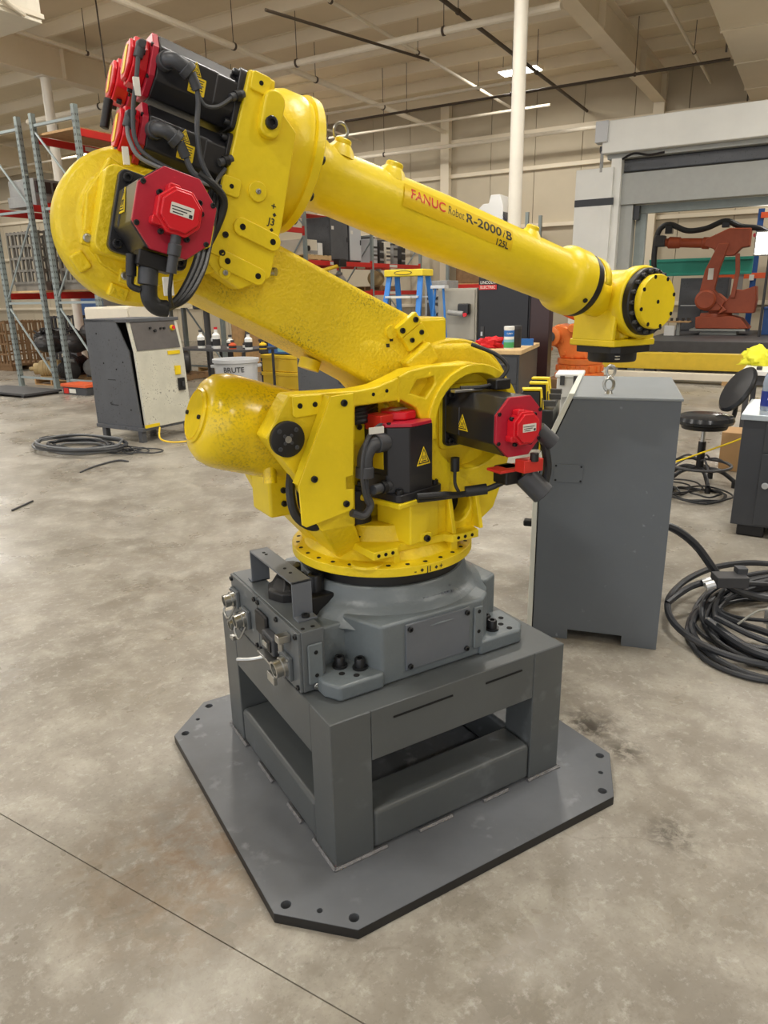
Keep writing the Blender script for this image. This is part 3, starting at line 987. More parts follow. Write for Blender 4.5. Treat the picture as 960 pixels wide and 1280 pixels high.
# swelling where the arm meets its hub
MB().ball((-0.06, -0.098, 1.372), 1.0, 24, 12, (0.135, 0.028, 0.060), Matrix.Translation((-0.06, 0, 1.37)) @ Matrix.Rotation(R(28), 4, 'Y') @ Matrix.Translation((0.06, 0, -1.37))) \
    .build('swelling', 'yellow_worn', lao)
AD = Matrix.Translation((0.030, 0, 1.430)) @ Matrix.Rotation(R(-33), 4, 'Y')     # along the arm's top edge: tilts with it
plt_ = MB().bb(-0.035, 0.045, -0.140, -0.118, 0.012, 0.046, AD).build('stop_plate', 'yellow', lao, bevel=0.003)
for x, z in ((-0.022, 0.030), (0.03, 0.030)):
    boltmesh(plt_, AD @ Vector((x, -0.140, z)), (0, -1, 0), 0.008, 0.006)
pl2 = MB().bb(-0.030, 0.048, -0.136, -0.118, -0.036, 0.010, AD).build('stop_plate', 'yellow', lao, bevel=0.003)
for x, z in ((-0.008, -0.012), (0.03, -0.012)):
    boltmesh(pl2, AD @ Vector((x, -0.136, z)), (0, -1, 0), 0.007, 0.005)
MB().bb(-0.068, 0.03, -0.160, -0.115, -0.100, -0.042, AD).build('stop_block', 'yellow_worn', lao, bevel=0.008)
MB().bb(0.070, 0.190, -0.085, 0.09, 1.380, 1.474).build('stop_block', 'yellow', lao, bevel=0.012, seg=3)
MB().bb(-0.05, -0.01, -0.150, -0.118, 1.28, 1.315).build('stop_block', 'yellow_worn', lao, bevel=0.005)
MB().lathe([(0.02, -0.004), (0.018, 0.008)], axis((-0.03, -0.120, 1.44), (0, -1, 0)), 16).build('boss', 'yellow_worn', lao)
MB().cyl((-0.235, -0.03, 1.372), (-0.245, -0.03, 1.345), 0.030, n=18).build('drain_boss', 'yellow', lao)
for i in range(6):
    c_ = Vector((-0.005 - 0.012 * i, -0.1215, 1.452 - 0.016 * i))
    MB().box(c_, (0.010, 0.002, 0.010)).build('cast_mark', 'ink_black', lao)
# eye plate and grease nipple under the elbow
MB().lathe([(0.045, -0.012), (0.045, 0.012)], axis((-0.352, 0.02, 1.672), (0, -1, 0)), 28).build('lug', 'cover_grey', lao, bevel=0.002)
MB().cyl((-0.400, -0.12, 1.60), (-0.375, -0.15, 1.597), 0.010, n=10).build('grease_nipple', 'steel', lao)

# ================================================================== elbow, in the arm's own frame
A3 = R(-15.9)
J3 = Vector((-0.688, 0, 1.690))
AF = Matrix(((math.cos(A3), 0, -math.sin(A3), J3.x), (0, 1, 0, 0), (math.sin(A3), 0, math.cos(A3), J3.z), (0, 0, 0, 1)))
ST = AF @ XZ                       # draw (s, t), height runs to -y
TC = 0.284                          # tube centre line above J3
SX = AF @ axis((0, 0, TC), (1, 0, 0), (0, 0, 1))   # local z runs along the tube


def A(s_, y, t_):
    return AF @ Vector((s_, y, t_))


def Ad(s_, y, t_):
    return (AF.to_3x3() @ Vector((s_, y, t_)))


el = MB()
el.lathe([(0.160, 0.030), (0.166, 0.040), (0.168, 0.095), (0.166, 0.116), (0.158, 0.130), (0.140, 0.138), (0.128, 0.141), (0.120, 0.150)], AF @ axis((0, 0, 0), (0, -1, 0), (1, 0, 0)), 64)
elo = el.build('elbow_hub', 'yellow_cast', rb, bevel=0.003)
# inner step and motor seat on the hub
ins = []
for i in range(40):
    a = 2 * math.pi * i / 40
    ins.append((0.118 * math.cos(a), 0.118 * math.sin(a)))
MB().prism([(-0.085, 0.115), (-0.118, 0.03), (-0.112, -0.05), (-0.07, -0.10), (0.0, -0.122), (0.08, -0.11), (0.14, -0.06), (0.15, 0.06), (0.10, 0.13), (-0.01, 0.118), (-0.03, 0.095)], 0.120, 0.168, ST) \
    .build('hub_step', 'yellow_cast', elo, bevel=0.004)
MB().prism(rrect(0.190, 0.176, 0.022, 4, -0.004, 0.004), 0.14, 0.226, ST).build('motor_seat', 'yellow_cast', elo, bevel=0.004)
for a, w_ in ((225, 0.040), (262, 0.042)):
    c_, s_ = math.cos(R(a)), math.sin(R(a))
    MB().box((0, 0, 0), (0.030, 0.022, w_), AF @ Matrix.Translation((0.148 * c_, -0.134, 0.148 * s_)) @ Matrix.Rotation(R(-a), 4, 'Y')).build('stop_lug', 'yellow_cast', elo, bevel=0.005)
text_mb('A3', 0.028, lambda u, v: A(-0.040 + u, -0.1460, -0.158 + v), 0.0005).build('cast_mark', 'yellow_worn', elo, smooth=False)
for (s_, t_) in ((-0.105, -0.058), (-0.02, -0.112)):
    MB().box((0, 0, 0), (0.022, 0.012, 0.030), AF @ Matrix.Translation((s_, -0.170, t_))).build('boss', 'yellow_cast', elo, bevel=0.004)
    boltmesh(elo, A(s_, -0.176, t_), Ad(0, -1, 0), 0.009, 0.006, 'steel')

ho = MB()
ho.prism([(0.160, 0.383), (0.222, 0.383), (0.226, 0.345), (0.292, 0.300), (0.300, 0.095), (0.296, -0.030), (0.228, -0.074), (0.172, -0.056), (0.120, -0.02), (0.110, 0.06), (0.150, 0.13)], 0.140, 0.200, ST)
ho.prism([(0.160, 0.383), (0.222, 0.383), (0.226, 0.345), (0.292, 0.300), (0.300, 0.13), (0.15, 0.13)], -0.130, 0.150, ST)
ho.prism([(0.0, 0.10), (0.17, 0.12), (0.17, -0.05), (0.0, -0.14)], 0.125, 0.190, ST)
hoo = ho.build('elbow_housing', 'yellow', rb, bevel=0.005)
MB().lathe([(0.145, 0.270), (0.158, 0.300), (0.160, 0.345), (0.157, 0.352), (0.157, 0.360), (0.167, 0.362), (0.167, 0.382), (0.160, 0.387), (0.13, 0.389)], SX, 64).build('axis_flange', 'yellow', hoo)
MB().prism(rrect(0.050, 0.100, 0.022, 4, 0.222, 0.308), 0.196, 0.222, ST).build('boss', 'yellow', hoo, bevel=0.006)
boltmesh(hoo, A(0.220, -0.222, 0.288), Ad(0, -1, 0), 0.014, 0.010)
for i, (c0, c1) in enumerate((((0.205, 0.060), (0.282, 0.050)), ((0.185, -0.022), (0.262, -0.034)))):
    M_ = ST @ Matrix.Translation(((c0[0] + c1[0]) / 2, (c0[1] + c1[1]) / 2, 0)) @ Matrix.Rotation(math.atan2(c1[1] - c0[1], c1[0] - c0[0]), 4, 'Z')
    o_ = MB().prism(rrect(0.118, 0.040, 0.019, 6), 0.198, 0.208, M_).build('bolt_pad', 'yellow', hoo, bevel=0.003)
    for q_ in (c0, c1):
        hole(o_, A(q_[0], -0.208, q_[1]), Ad(0, -1, 0), 0.007)
for (s_, t_, r_) in ((0.226, 0.145, 0.022), (0.185, -0.048, 0.014)):
    o_ = MB().lathe([(r_, 0.198), (r_, 0.206)], ST @ Matrix.Translation((s_, t_, 0)), 24).build('round_pad', 'yellow', hoo, bevel=0.002)
    boltmesh(o_, A(s_, -0.206, t_), Ad(0, -1, 0), 0.006, 0.004, 'steel')
for (s_, t_) in ((0.188, 0.362), (0.164, 0.135)):
    o_ = MB().prism(rrect(0.045, 0.040, 0.008, 3, s_, t_), 0.196, 0.207, ST).build('corner_pad', 'yellow', hoo, bevel=0.003)
    hole(o_, A(s_, -0.207, t_), Ad(0, -1, 0), 0.005)
tb = MB().prism([(0.125, 0.032), (0.180, 0.040), (0.182, -0.020), (0.125, -0.012)], 0.198, 0.204, ST).build('cable_clip', 'yellow', hoo, bevel=0.002)
for t_ in (0.032, -0.008):
    boltmesh(tb, A(0.170, -0.204, t_), Ad(0, -1, 0), 0.007, 0.005)
MB().prism([(0.105, 0.050), (0.126, 0.032), (0.126, -0.012), (0.10, -0.03)], 0.200, 0.260, ST).build('bent_tab', 'yellow', tb, bevel=0.002)
for txt, t_ in (('+', 0.120), ('◆', 0.104), ('J3', 0.086), ('◆', 0.070), ('-', 0.050)):
    if txt == '◆':
        MB().add([A(0.276 + a_, -0.2008, t_ + 0.006 + b_) for a_, b_ in ((0.005, 0), (0, 0.005), (-0.005, 0), (0, -0.005))], [(0, 1, 2, 3)]).build('axis_mark', 'ink_black', hoo, smooth=False)
    else:
        text_mb(txt, 0.022, lambda u, v, t_=t_: A(0.264 + u, -0.2008, t_ + v), 0.0004).build('axis_mark', 'ink_black', hoo, smooth=False)

# ---- upper arm tube
ua = MB().lathe([(0.142, 0.386), (0.122, 0.396), (0.100, 0.418), (0.087, 0.45), (0.083, 0.50), (0.086, 0.62), (0.090, 0.85), (0.089, 1.22), (0.0885, 1.34), (0.091, 1.364), (0.100, 1.376), (0.108, 1.388), (0.110, 1.40), (0.110, 1.450)], SX, 64)
uao = ua.build('upper_arm', 'yellow', rb)
for i in range(10):
    a = 2 * math.pi * (i + 0.5) / 10
    d_ = SX.to_3x3() @ Vector((math.cos(a), math.sin(a), 0))
    boltmesh(uao, SX @ Vector((0.140 * math.cos(a), 0.140 * math.sin(a), 0.386)), Ad(1, 0, 0), 0.011, 0.012)
for s_, r_ in ((0.49, 0.022), (0.655, 0.024), (1.19, 0.021)):
    MB().lathe([(0.046, 0.066), (r_ * 1.4, 0.088), (r_ * 1.05, 0.096), (r_, 0.106), (r_ * 0.85, 0.109)], AF @ axis((s_, -0.01, TC), (0.0, -0.18, 1.0)), 20).build('boss', 'yellow', uao)
# lifting ring hooked at the first boss
MB().tube([A(0.49 + 0.02 * math.cos(a), 0.0, TC + 0.130 + 0.022 * math.sin(a)) for a in [2 * math.pi * i / 10 for i in range(10)]], 0.004, 6, 3, True).build('lifting_ring', 'steel', uao)
boltmesh(uao, SX @ Vector((0.113 * math.cos(R(125)), 0.113 * math.sin(R(125)), 1.43)), SX.to_3x3() @ Vector((math.cos(R(125)), math.sin(R(125)), 0)), 0.008, 0.003)


def onarm(s_, v, r_=0.0905):
    """wrap (along, up) onto the near side of the tube"""
    a = v / r_
    return A(s_, -r_ * math.cos(a), TC + r_ * math.sin(a))


DS, DV = 0.690, 0.018
dc = MB()
nu, nv = 20, 8
for i in range(nu + 1):
    for j in range(nv + 1):
        dc.v.append(onarm(DS - 0.02 + 0.405 * i / nu, DV - 0.028 + 0.064 * j / nv, 0.0908))
dc.f = [(i * (nv + 1) + j, (i + 1) * (nv + 1) + j, (i + 1) * (nv + 1) + j + 1, i * (nv + 1) + j + 1) for i in range(nu) for j in range(nv)]
dco = dc.build('name_decal', 'decal', uao)
DR = 0.0915
for txt, u, v, sz, mt, th, ft, shr in (('FANUC', 0.0, 0.0, 0.039, 'ink_red', 0.0006, 0.120, 0), ('Robot', 0.131, 0.001, 0.036, 'ink_black', -0.0003, 0.058, 0.10),
                                      ('R-2000', 0.197, 0.0, 0.038, 'ink_black', 0.0006, 0.137, 0), ('i', 0.340, 0.0, 0.038, 'ink_black', 0.0, 0.010, 0.3),
                                      ('B', 0.354, 0.0, 0.038, 'ink_black', 0.0006, 0.023, 0), ('125L', 0.318, -0.027, 0.026, 'ink_black', 0.0006, 0.048, 0)):
    text_mb(txt, sz, lambda a_, b_, u=u, v=v: onarm(DS + u + a_, DV + v + b_, DR), th, fit=ft, shear=shr).build('lettering', mt, dco, smooth=False)

# ---- wrist
wr = MB()
wr.lathe([(0.070, 1.49), (0.076, 1.505), (0.070, 1.54), (0.068, 1.66)], SX @ Matrix.Translation((-0.012, 0, 0)), 40)
wro = wr.build('wrist', 'yellow', rb)
MB().lathe([(0.104, 1.448), (0.106, 1.452), (0.106, 1.478), (0.104, 1.482), (0.09, 1.483)], SX, 56).build('axis_band', 'black', wro)
MB().lathe([(0.099, 1.480), (0.096, 1.494), (0.078, 1.504)], SX, 48).build('wrist_collar', 'yellow', wro)
mp = MB()
for i in range(7):
    for j in range(2):
        a = R(70 - 11 * i)
        mp.v.append(A(1.492 + 0.026 * j, -0.1005 * math.cos(a), TC + 0.1005 * math.sin(a)))
mp.f = [(2 * i, 2 * i + 1, 2 * i + 3, 2 * i + 2) for i in range(6)]
mpo = mp.build('mark_plate', 'yellow', wro)
so = mpo.modifiers.new('thickness', 'SOLIDIFY')
so.thickness = 0.006
so.offset = -1
for i in range(6):
    a = R(66 - 12 * i)
    hole(mpo, A(1.505, -0.1009 * math.cos(a), TC + 0.1009 * math.sin(a)), Ad(0, -math.cos(a), math.sin(a)), 0.0035)
J5 = Vector((1.005, 0, 1.500))
W5 = axis(J5, (0, -1, 0), (1, 0, 0))
MB().lathe([(0.105, -0.12), (0.110, -0.10), (0.108, 0.03), (0.112, 0.070), (0.120, 0.082), (0.121, 0.112), (0.117, 0.120), (0.100, 0.122)], W5, 56).build('wrist_body', 'yellow', wro, bevel=0.003)
br_ = MB().lathe([(0.112, 0.118), (0.112, 0.142), (0.108, 0.146), (0.092, 0.147), (0.092, 0.154), (0.07, 0.154)], W5, 56).build('reducer_ring', 'black', wro)
for i in range(18):
    a = 2 * math.pi * i / 18
    boltmesh(br_, W5 @ Vector((0.101 * math.cos(a), 0.101 * math.sin(a), 0.147)), (0, -1, 0), 0.007, 0.011, 'plug_grey')
cvo = MB().lathe([(0.090, 0.150), (0.091, 0.172), (0.088, 0.177), (0.0001, 0.1775)], W5, 56, caps=False).build('wrist_cover', 'yellow', wro)
for i in range(8):
    a = 2 * math.pi * (i + 0.35) / 8
    hole(cvo, W5 @ Vector((0.0835 * math.cos(a), 0.0835 * math.sin(a), 0.1765)), (0, -1, 0), 0.007)
hole(cvo, W5 @ Vector((0, 0, 0.177)), (0, -1, 0), 0.007)
# head down to the tool flange
hd = MB()
hd.bb(0.885, 1.100, -0.105, 0.105, 1.350, 1.374)
hd.prism([(0.920, 1.37), (1.085, 1.37), (1.095, 1.47), (0.90, 1.47)], -0.09, 0.020, XZ)
hd.prism([(0.885, 1.37), (0.905, 1.37), (0.912, 1.475), (0.895, 1.475)], -0.095, 0.095, XZ)
hd.prism([(1.010, 1.37), (1.098, 1.37), (1.098, 1.42), (1.05, 1.45), (0.99, 1.43)], 0.01, 0.100, XZ)
hd.cyl((0.948, -0.030, 1.37), (0.950, -0.030, 1.470), 0.034, n=18)
hd.cyl((0.975, -0.062, 1.37), (0.975, -0.050, 1.405), 0.026, n=16)
hdo = hd.build('wrist_head', 'yellow', wro, bevel=0.006, seg=3)
fl1 = MB().prism([(0.900, -0.080), (0.925, -0.103), (1.075, -0.103), (1.098, -0.080), (1.098, 0.08), (1.075, 0.103), (0.925, 0.103), (0.900, 0.08)], 1.326, 1.350).build('flange_plate', 'black', wro, bevel=0.003)
MB().lathe([(0.086, 1.326), (0.086, 1.300), (0.082, 1.292), (0.0001, 1.292)], Matrix.Translation((1.000, 0, 0)), 40, caps=False).build('tool_flange', 'black', fl1)
for dz in (0.0, 0.010):
    MB().bb(0.936, 0.950, -0.0805, -0.07, 1.304 + dz, 1.307 + dz, Matrix.Translation((0, 0, 0))).build('mark_label', 'label_white', fl1)


# ================================================================== servo motors
def motor(name, F, wd, ln, cap=True, red=0.010, flange=None, label=True, warn=(), plug_dir=None, capo=(0, 0), cw=0.56, warnbig=False):
    """F: local z points out of the casting, local y is up; all pieces hang under one body"""
    m = MB()
    m.prism(octa(wd, wd, wd * 0.24), 0.020, ln, F)
    m.prism(octa(wd * 1.035, wd * 0.60, wd * 0.06), 0.02, ln * 0.36, F)
    o = m.build(name, 'motor_black', rb, bevel=0.004)
    fs = flange or wd * 1.06
    MB().prism(rrect(fs, fs, fs * 0.09, 4), 0.0, 0.022, F).build('flange', 'motor_black', o, bevel=0.003)
    for sx in (-1, 1):
        for sy in (-1, 1):
            p = F @ Vector((sx * fs * 0.40, sy * fs * 0.40, 0.022))
            boltmesh(o, p, F.to_3x3() @ Vector((0, 0, 1)), 0.011 * wd / 0.17, 0.012)
    rc = MB().prism(octa(wd * 1.02, wd * 1.02, wd * 0.28), ln, ln + red, F).build('end_plate', 'motor_red', o, bevel=0.002)
    for sx, sy in ((-1, 1), (1, 1), (1, -1), (-1, -1)):
        for k_ in (0,):
            p = F @ Vector((sx * wd * 0.45, sy * wd * 0.25, ln + red))
            boltmesh(rc, p, F.to_3x3() @ Vector((0, 0, 1)), 0.006 * wd / 0.17, 0.003)
    if cap:
        cwd = wd * cw
        c0 = Matrix.Translation((capo[0], capo[1], 0))
        cp_ = MB()
        cp_.prism(octa(cwd, cwd, cwd * 0.28), ln + red, ln + red + 0.030, F @ c0)
        cp_.prism(octa(cwd * 0.86, cwd * 0.86, cwd * 0.25), ln + red + 0.030, ln + red + 0.038, F @ c0)
        cp_.prism(rrect(cwd * 0.28, cwd * 0.20, 0.004, 2, -cwd * 0.42, -cwd * 0.30), ln + red, ln + red + 0.026, F @ c0)
        cp_.prism(rrect(cwd * 0.28, cwd * 0.20, 0.004, 2, -cwd * 0.18, cwd * 0.46), ln + red, ln + red + 0.026, F @ c0)
        cpo = cp_.build('encoder_cap', 'cap_red', o, bevel=0.003)
        for q_ in ((-0.46, 0.30), (0.44, 0.36), (0.52, 0.14), (-0.30, -0.50), (0.30, -0.50)):
            boltmesh(cpo, F @ c0 @ Vector((q_[0] * cwd, q_[1] * cwd, ln + red + 0.012)), F.to_3x3() @ Vector((0, 0, 1)), 0.0055, 0.008)
        if label:
            lz = ln + red + 0.0388
            MB().prism(rrect(cwd * 0.52, cwd * 0.24, 0.001, 1, cwd * 0.02, 0.002), lz - 0.001, lz, F @ c0).build('rating_label', 'label_white', cpo)
            for r_ in range(3):
                MB().prism(rrect(cwd * (0.44 - 0.1 * r_), cwd * 0.022, 0.0003, 1, -cwd * 0.03 * (r_ + 0.2), cwd * (0.065 - 0.06 * r_)), lz, lz + 0.0004, F @ c0).build('print_line', 'label_ink', cpo, smooth=False)
            MB().prism(rrect(cwd * 0.075, cwd * 0.075, 0.0003, 1, cwd * 0.22, -cwd * 0.045), lz, lz + 0.0004, F @ c0).build('print_patch', 'label_ink', cpo, smooth=False)
    return o


def sticker(parent, M, tri=0.05, rect=None):
    """warning label: M's local z is the outward normal, y up"""
    MB().prism([(-tri * 0.55, -tri * 0.42), (tri * 0.55, -tri * 0.42), (0, tri * 0.58)], 0, 0.0012, M).build('warning_label', 'label_yellow', parent, smooth=False)
    t_ = tri * 0.80
    t2 = tri * 0.66
    MB().prism([(-t_ * 0.55, -t_ * 0.42), (t_ * 0.55, -t_ * 0.42), (0, t_ * 0.58)], 0.0012, 0.0016, M,
               holes=[[(-t2 * 0.55, -t2 * 0.42), (t2 * 0.55, -t2 * 0.42), (0, t2 * 0.58)]]).build('warning_border', 'label_ink', parent, smooth=False)
    sy_ = MB()
    for k_ in range(3):
        x = (k_ - 1) * tri * 0.10
        sy_.prism([(x - tri * .02, -tri * 0.14), (x + tri * .02, -tri * 0.10), (x + tri * 0.03, tri * 0.10), (x - tri * .01, tri * 0.06)], 0.0012, 0.0017, M)
    sy_.prism(rrect(tri * 0.42, tri * 0.05, tri * 0.01, 1, 0, -tri * 0.20), 0.0012, 0.0017, M)
    sy_.build('warning_symbol', 'label_ink', parent, smooth=False)
    if rect:
        wd, ht = rect
        MB().prism(rrect(wd, ht, 0.002, 2, 0, -tri * 0.48 - ht / 2), 0, 0.0012, M).build('warning_text_label', 'label_yellow', parent, smooth=False)
        ln_ = MB()
        for k_ in range(6):
            ln_.prism(rrect(wd * (0.8 if k_ % 2 else 0.7), ht * 0.055, 0.0003, 1, 0, -tri * 0.48 - ht * (0.14 + 0.14 * k_)), 0.0012, 0.0016, M)
        ln_.build('print_line', 'label_ink', parent, smooth=False)


def fr(p, z, y):
    """frame from origin, outward z and up y"""
    z = Vector(z).normalized()
    y = Vector(y)
    y = (y - z * y.dot(z)).normalized()
    x = y.cross(z)
    p = Vector(p)
    return Matrix(((x.x, y.x, z.x, p.x), (x.y, y.y, z.y, p.y), (x.z, y.z, z.z, p.z), (0, 0, 0, 1)))


def elbow_hose(parent, pts, r_, mt='plug_grey', name='cable_plug'):
    o = MB().tube(pts, r_, 14, 6).build(name, mt, parent)
    return o


# J2 shoulder motor
F2 = fr((0.205, -0.150, 1.190), (0, -1, 0), (0, 0, 1))
m2 = motor('shoulder_motor', F2, 0.160, 0.238, flange=0.168)
MB().prism(rrect(0.190, 0.190, 0.02, 4, 0.205, 1.190), 0.145, 0.158, XZ).build('motor_seat', 'yellow', tuo, bevel=0.003)
sticker(m2, fr((0.205 - 0.0805, -0.150 - 0.100, 1.186), (-1, 0, 0), (0, 0, 1)), 0.046)
pbx = MB().box((0.235, -0.41, 1.082), (0.070, 0.040, 0.036)).build('junction_box', 'box_red', m2, bevel=0.003)
MB().cyl((0.235, -0.43, 1.096), (0.235, -0.43, 1.118), 0.012, n=14).build('plug', 'black', m2)
MB().bb(0.15, 0.27, -0.39, -0.33, 1.062, 1.070).build('cable_shelf', 'box_red', m2, bevel=0.002)
MB().box((0.215, -0.345, 1.045), (0.060, 0.060, 0.050)).build('connector', 'black', m2, bevel=0.006)
MB().cyl((0.255, -0.365, 1.045), (0.300, -0.405, 0.985), 0.034, n=20).build('cable_plug', 'plug_grey', m2, bevel=0.003)
MB().cyl((0.29, -0.38, 1.17), (0.33, -0.40, 1.13), 0.024, n=16).build('cable_plug', 'plug_grey', m2)
MB().tube([(0.31, -0.38, 1.15), (0.315, -0.40, 1.06), (0.295, -0.40, 0.99)], 0.012, 8).build('cable', 'rubber', m2)
MB().cyl((0.115, -0.23, 1.085), (0.115, -0.23, 1.045), 0.013, n=14).build('plug', 'black', m2)
MB().tube([(0.115, -0.23, 1.05), (0.112, -0.235, 1.01), (0.118, -0.245, 0.985)], 0.005, 8).build('cable', 'rubber', m2)
MB().cyl((0.135, -0.255, 0.985), (0.190, -0.285, 0.992), 0.016, n=14).build('cable_clamp', 'rubber', m2)
MB().tube([(-0.05, -0.275, 1.005), (0.03, -0.285, 1.000), (0.115, -0.262, 0.982), (0.18, -0.285, 0.99), (0.215, -0.33, 1.02), (0.215, -0.345, 1.045)], 0.009, 8).build('cable', 'rubber', m2)
MB().tube([(-0.04, -0.268, 0.990), (0.05, -0.27, 0.985), (0.13, -0.25, 0.975)], 0.007, 8).build('cable', 'rubber', m2)
MB().box((0.245, -0.26, 1.290), (0.055, 0.045, 0.030)).build('connector', 'black', m2, bevel=0.005)
MB().tube([(0.13, -0.23, 1.283), (0.20, -0.25, 1.284), (0.245, -0.26, 1.300), (0.275, -0.26, 1.335), (0.25, -0.24, 1.37), (0.19, -0.20, 1.40)], 0.006, 8).build('cable', 'rubber', m2)
MB().box((0.15, -0.235, 1.277), (0.10, 0.022, 0.008)).build('clip', 'steel', m2, bevel=0.002)

# J1 base motor, upright
F1 = fr((-0.035, -0.155, 0.990), (0, 0, 1), (-math.sin(R(15)), math.cos(R(15)), 0))
m1 = motor('base_motor', F1, 0.182, 0.205, flange=0.188, cap=False)
MB().prism(octa(0.10, 0.10, 0.03), 0.215, 0.240, F1 @ Matrix.Translation((0.005, 0.0, 0))).build('encoder_cap', 'cap_red', m1, bevel=0.006)
MB().prism(rrect(0.052, 0.026, 0.001, 1, 0.005, 0.0), 0.240, 0.241, F1).build('rating_label', 'label_white', m1)
MB().box((-0.072, 0.0, 0.215), (0.050, 0.062, 0.042), F1).build('junction_box', 'box_red', m1, bevel=0.003)
sd15 = Vector((math.sin(R(15)), -math.cos(R(15)), 0))
sticker(m1, fr((-0.035 + 0.0920 * sd15.x + 0.006, -0.155 + 0.0920 * sd15.y, 1.105), sd15, (0, 0, 1)), 0.052)
nl = Vector((-math.sin(R(30)), -math.cos(R(30)), 0))
MB().box((-0.0915, -0.012, 0.130), (0.002, 0.040, 0.085), F1).build('warning_text_label', 'label_yellow', m1)
MB().box((0, -0.084, 0.03), (0.05, 0.006, 0.03), F1).build('foot_block', 'motor_black', m1, bevel=0.004)
c1 = F1 @ Vector((-0.085, -0.035, 0.165))
ox = F1.to_3x3() @ Vector((-1, 0, 0))
MB().cyl(c1, c1 + ox * 0.04, 0.026, n=18).build('cable_plug', 'plug_grey', m1, bevel=0.003)
elbow_hose(m1, [c1 + ox * 0.03, c1 + ox * 0.06 + Vector((0, 0, -0.004)), c1 + ox * 0.080 + Vector((0, 0, -0.03)), c1 + ox * 0.082 + Vector((0, 0, -0.06))], 0.021)
MB().cyl(c1 + ox * 0.082 + Vector((0, 0, -0.055)), c1 + ox * 0.084 + Vector((0, 0, -0.085)), 0.025, n=18).build('cable_plug', 'plug_grey', m1, bevel=0.002)
MB().tube([c1 + ox * 0.084 + Vector((0, 0, -0.08)), c1 + ox * 0.080 + Vector((0, 0, -0.13)), c1 + ox * 0.064 + Vector((0, 0, -0.165)), c1 + ox * 0.09 + Vector((0, 0.0, -0.19)), c1 + ox * 0.13 + Vector((0, 0.01, -0.175))], 0.011, 8).build('cable', 'plug_grey', m1)
MB().tube([c1 + ox * 0.0 + Vector((0.02, 0.02, 0.055)), c1 + ox * 0.05 + Vector((0, 0, 0.035)), c1 + ox * 0.088 + Vector((0, -0.01, 0.0)), c1 + ox * 0.100 + Vector((0, -0.01, -0.07)), c1 + ox * 0.085 + Vector((0, -0.005, -0.14)), c1 + ox * 0.066 + Vector((0, 0, -0.17))], 0.006, 8).build('cable', 'plug_grey', m1)
MB().box(c1 + ox * 0.045 + Vector((0, -0.014, 0.040)), (0.045, 0.004, 0.018)).build('cable_tag', 'label_white', m1)
c2_ = F1 @ Vector((-0.088, -0.05, 0.045))
MB().cyl(c2_, c2_ + ox * 0.065, 0.014, n=14).build('cable_plug', 'plug_grey', m1, bevel=0.002)
MB().cyl(c2_ + ox * 0.02, c2_ + ox * 0.035, 0.019, n=14).build('plug_nut', 'black', m1)
MB().lathe([(0.012, 0), (0.012, 0.03)], axis(F1 @ Vector((0.085, -0.02, 0.185)), F1.to_3x3() @ Vector((1, 0, 0))), 12).build('plug', 'black', m1)
for k_ in range(4):
    MB().tube([(-0.20, -0.12, 1.235 - 0.012 * k_), (-0.15, -0.16, 1.245 - 0.012 * k_), (-0.10, -0.12, 1.25 - 0.014 * k_), (-0.06, -0.08, 1.245 - 0.01 * k_)], 0.008, 8).build('hose', 'rubber', m1)

# J3 elbow motor
F3 = fr(A(0.005, -0.226, 0.004), (0, -1, 0), Ad(0, 0, 1))
m3 = motor('elbow_motor', F3, 0.148, 0.170, flange=0.162)
sticker(m3, fr(A(0.005 - 0.0748, -0.30, 0.012), Ad(-1, 0, 0), Ad(0, 0, 1)), 0.050)
MB().cyl(A(0.008, -0.425, -0.036), A(0.012, -0.420, -0.105), 0.010, n=14).build('plug', 'plug_grey', m3)
MB().cyl(A(0.009, -0.425, -0.052), A(0.010, -0.424, -0.074), 0.0125, n=14).build('plug', 'plug_grey', m3, bevel=0.002)
MB().box((0, 0, 0), (0.070, 0.045, 0.030), AF @ Matrix.Translation((-0.010, -0.365, -0.088))).build('connector', 'black', m3, bevel=0.004)
MB().cyl(A(-0.018, -0.365, -0.10), A(-0.014, -0.365, -0.134), 0.019, n=20).build('cable_plug', 'plug_grey', m3, bevel=0.003)
elbow_hose(m3, [A(-0.012, -0.365, -0.134), A(-0.006, -0.365, -0.158), A(0.010, -0.365, -0.170), A(0.030, -0.365, -0.168)], 0.0165, 'rubber')
MB().cyl(A(-0.052, -0.36, -0.085), A(-0.046, -0.36, -0.125), 0.010, n=14).build('plug', 'black', m3)
MB().tube([A(-0.046, -0.36, -0.12), A(-0.044, -0.362, -0.142), A(-0.026, -0.365, -0.146)], 0.007, 8).build('cable', 'rubber', m3)
for k_ in range(3):
    MB().tube([A(0.030 + 0.004 * k_, -0.36 + 0.010 * k_, -0.165), A(0.055 + 0.008 * k_, -0.345, -0.135), A(0.085 + 0.010 * k_, -0.30, -0.075), A(0.105 + 0.010 * k_, -0.25, -0.02), A(0.118 + 0.010 * k_, -0.21, 0.06), A(0.125 + 0.008 * k_, -0.20, 0.13)], 0.0065, 8).build('cable', 'rubber', m3)
MB().box(A(0.018, -0.392, -0.128), (0.020, 0.005, 0.035)).build('cable_tag', 'label_white', m3, bevel=0.001)
MB().tube([A(0.013, -0.418, -0.10), A(0.018, -0.41, -0.14), A(0.034, -0.38, -0.162)], 0.004, 8).build('cable', 'rubber', m3)

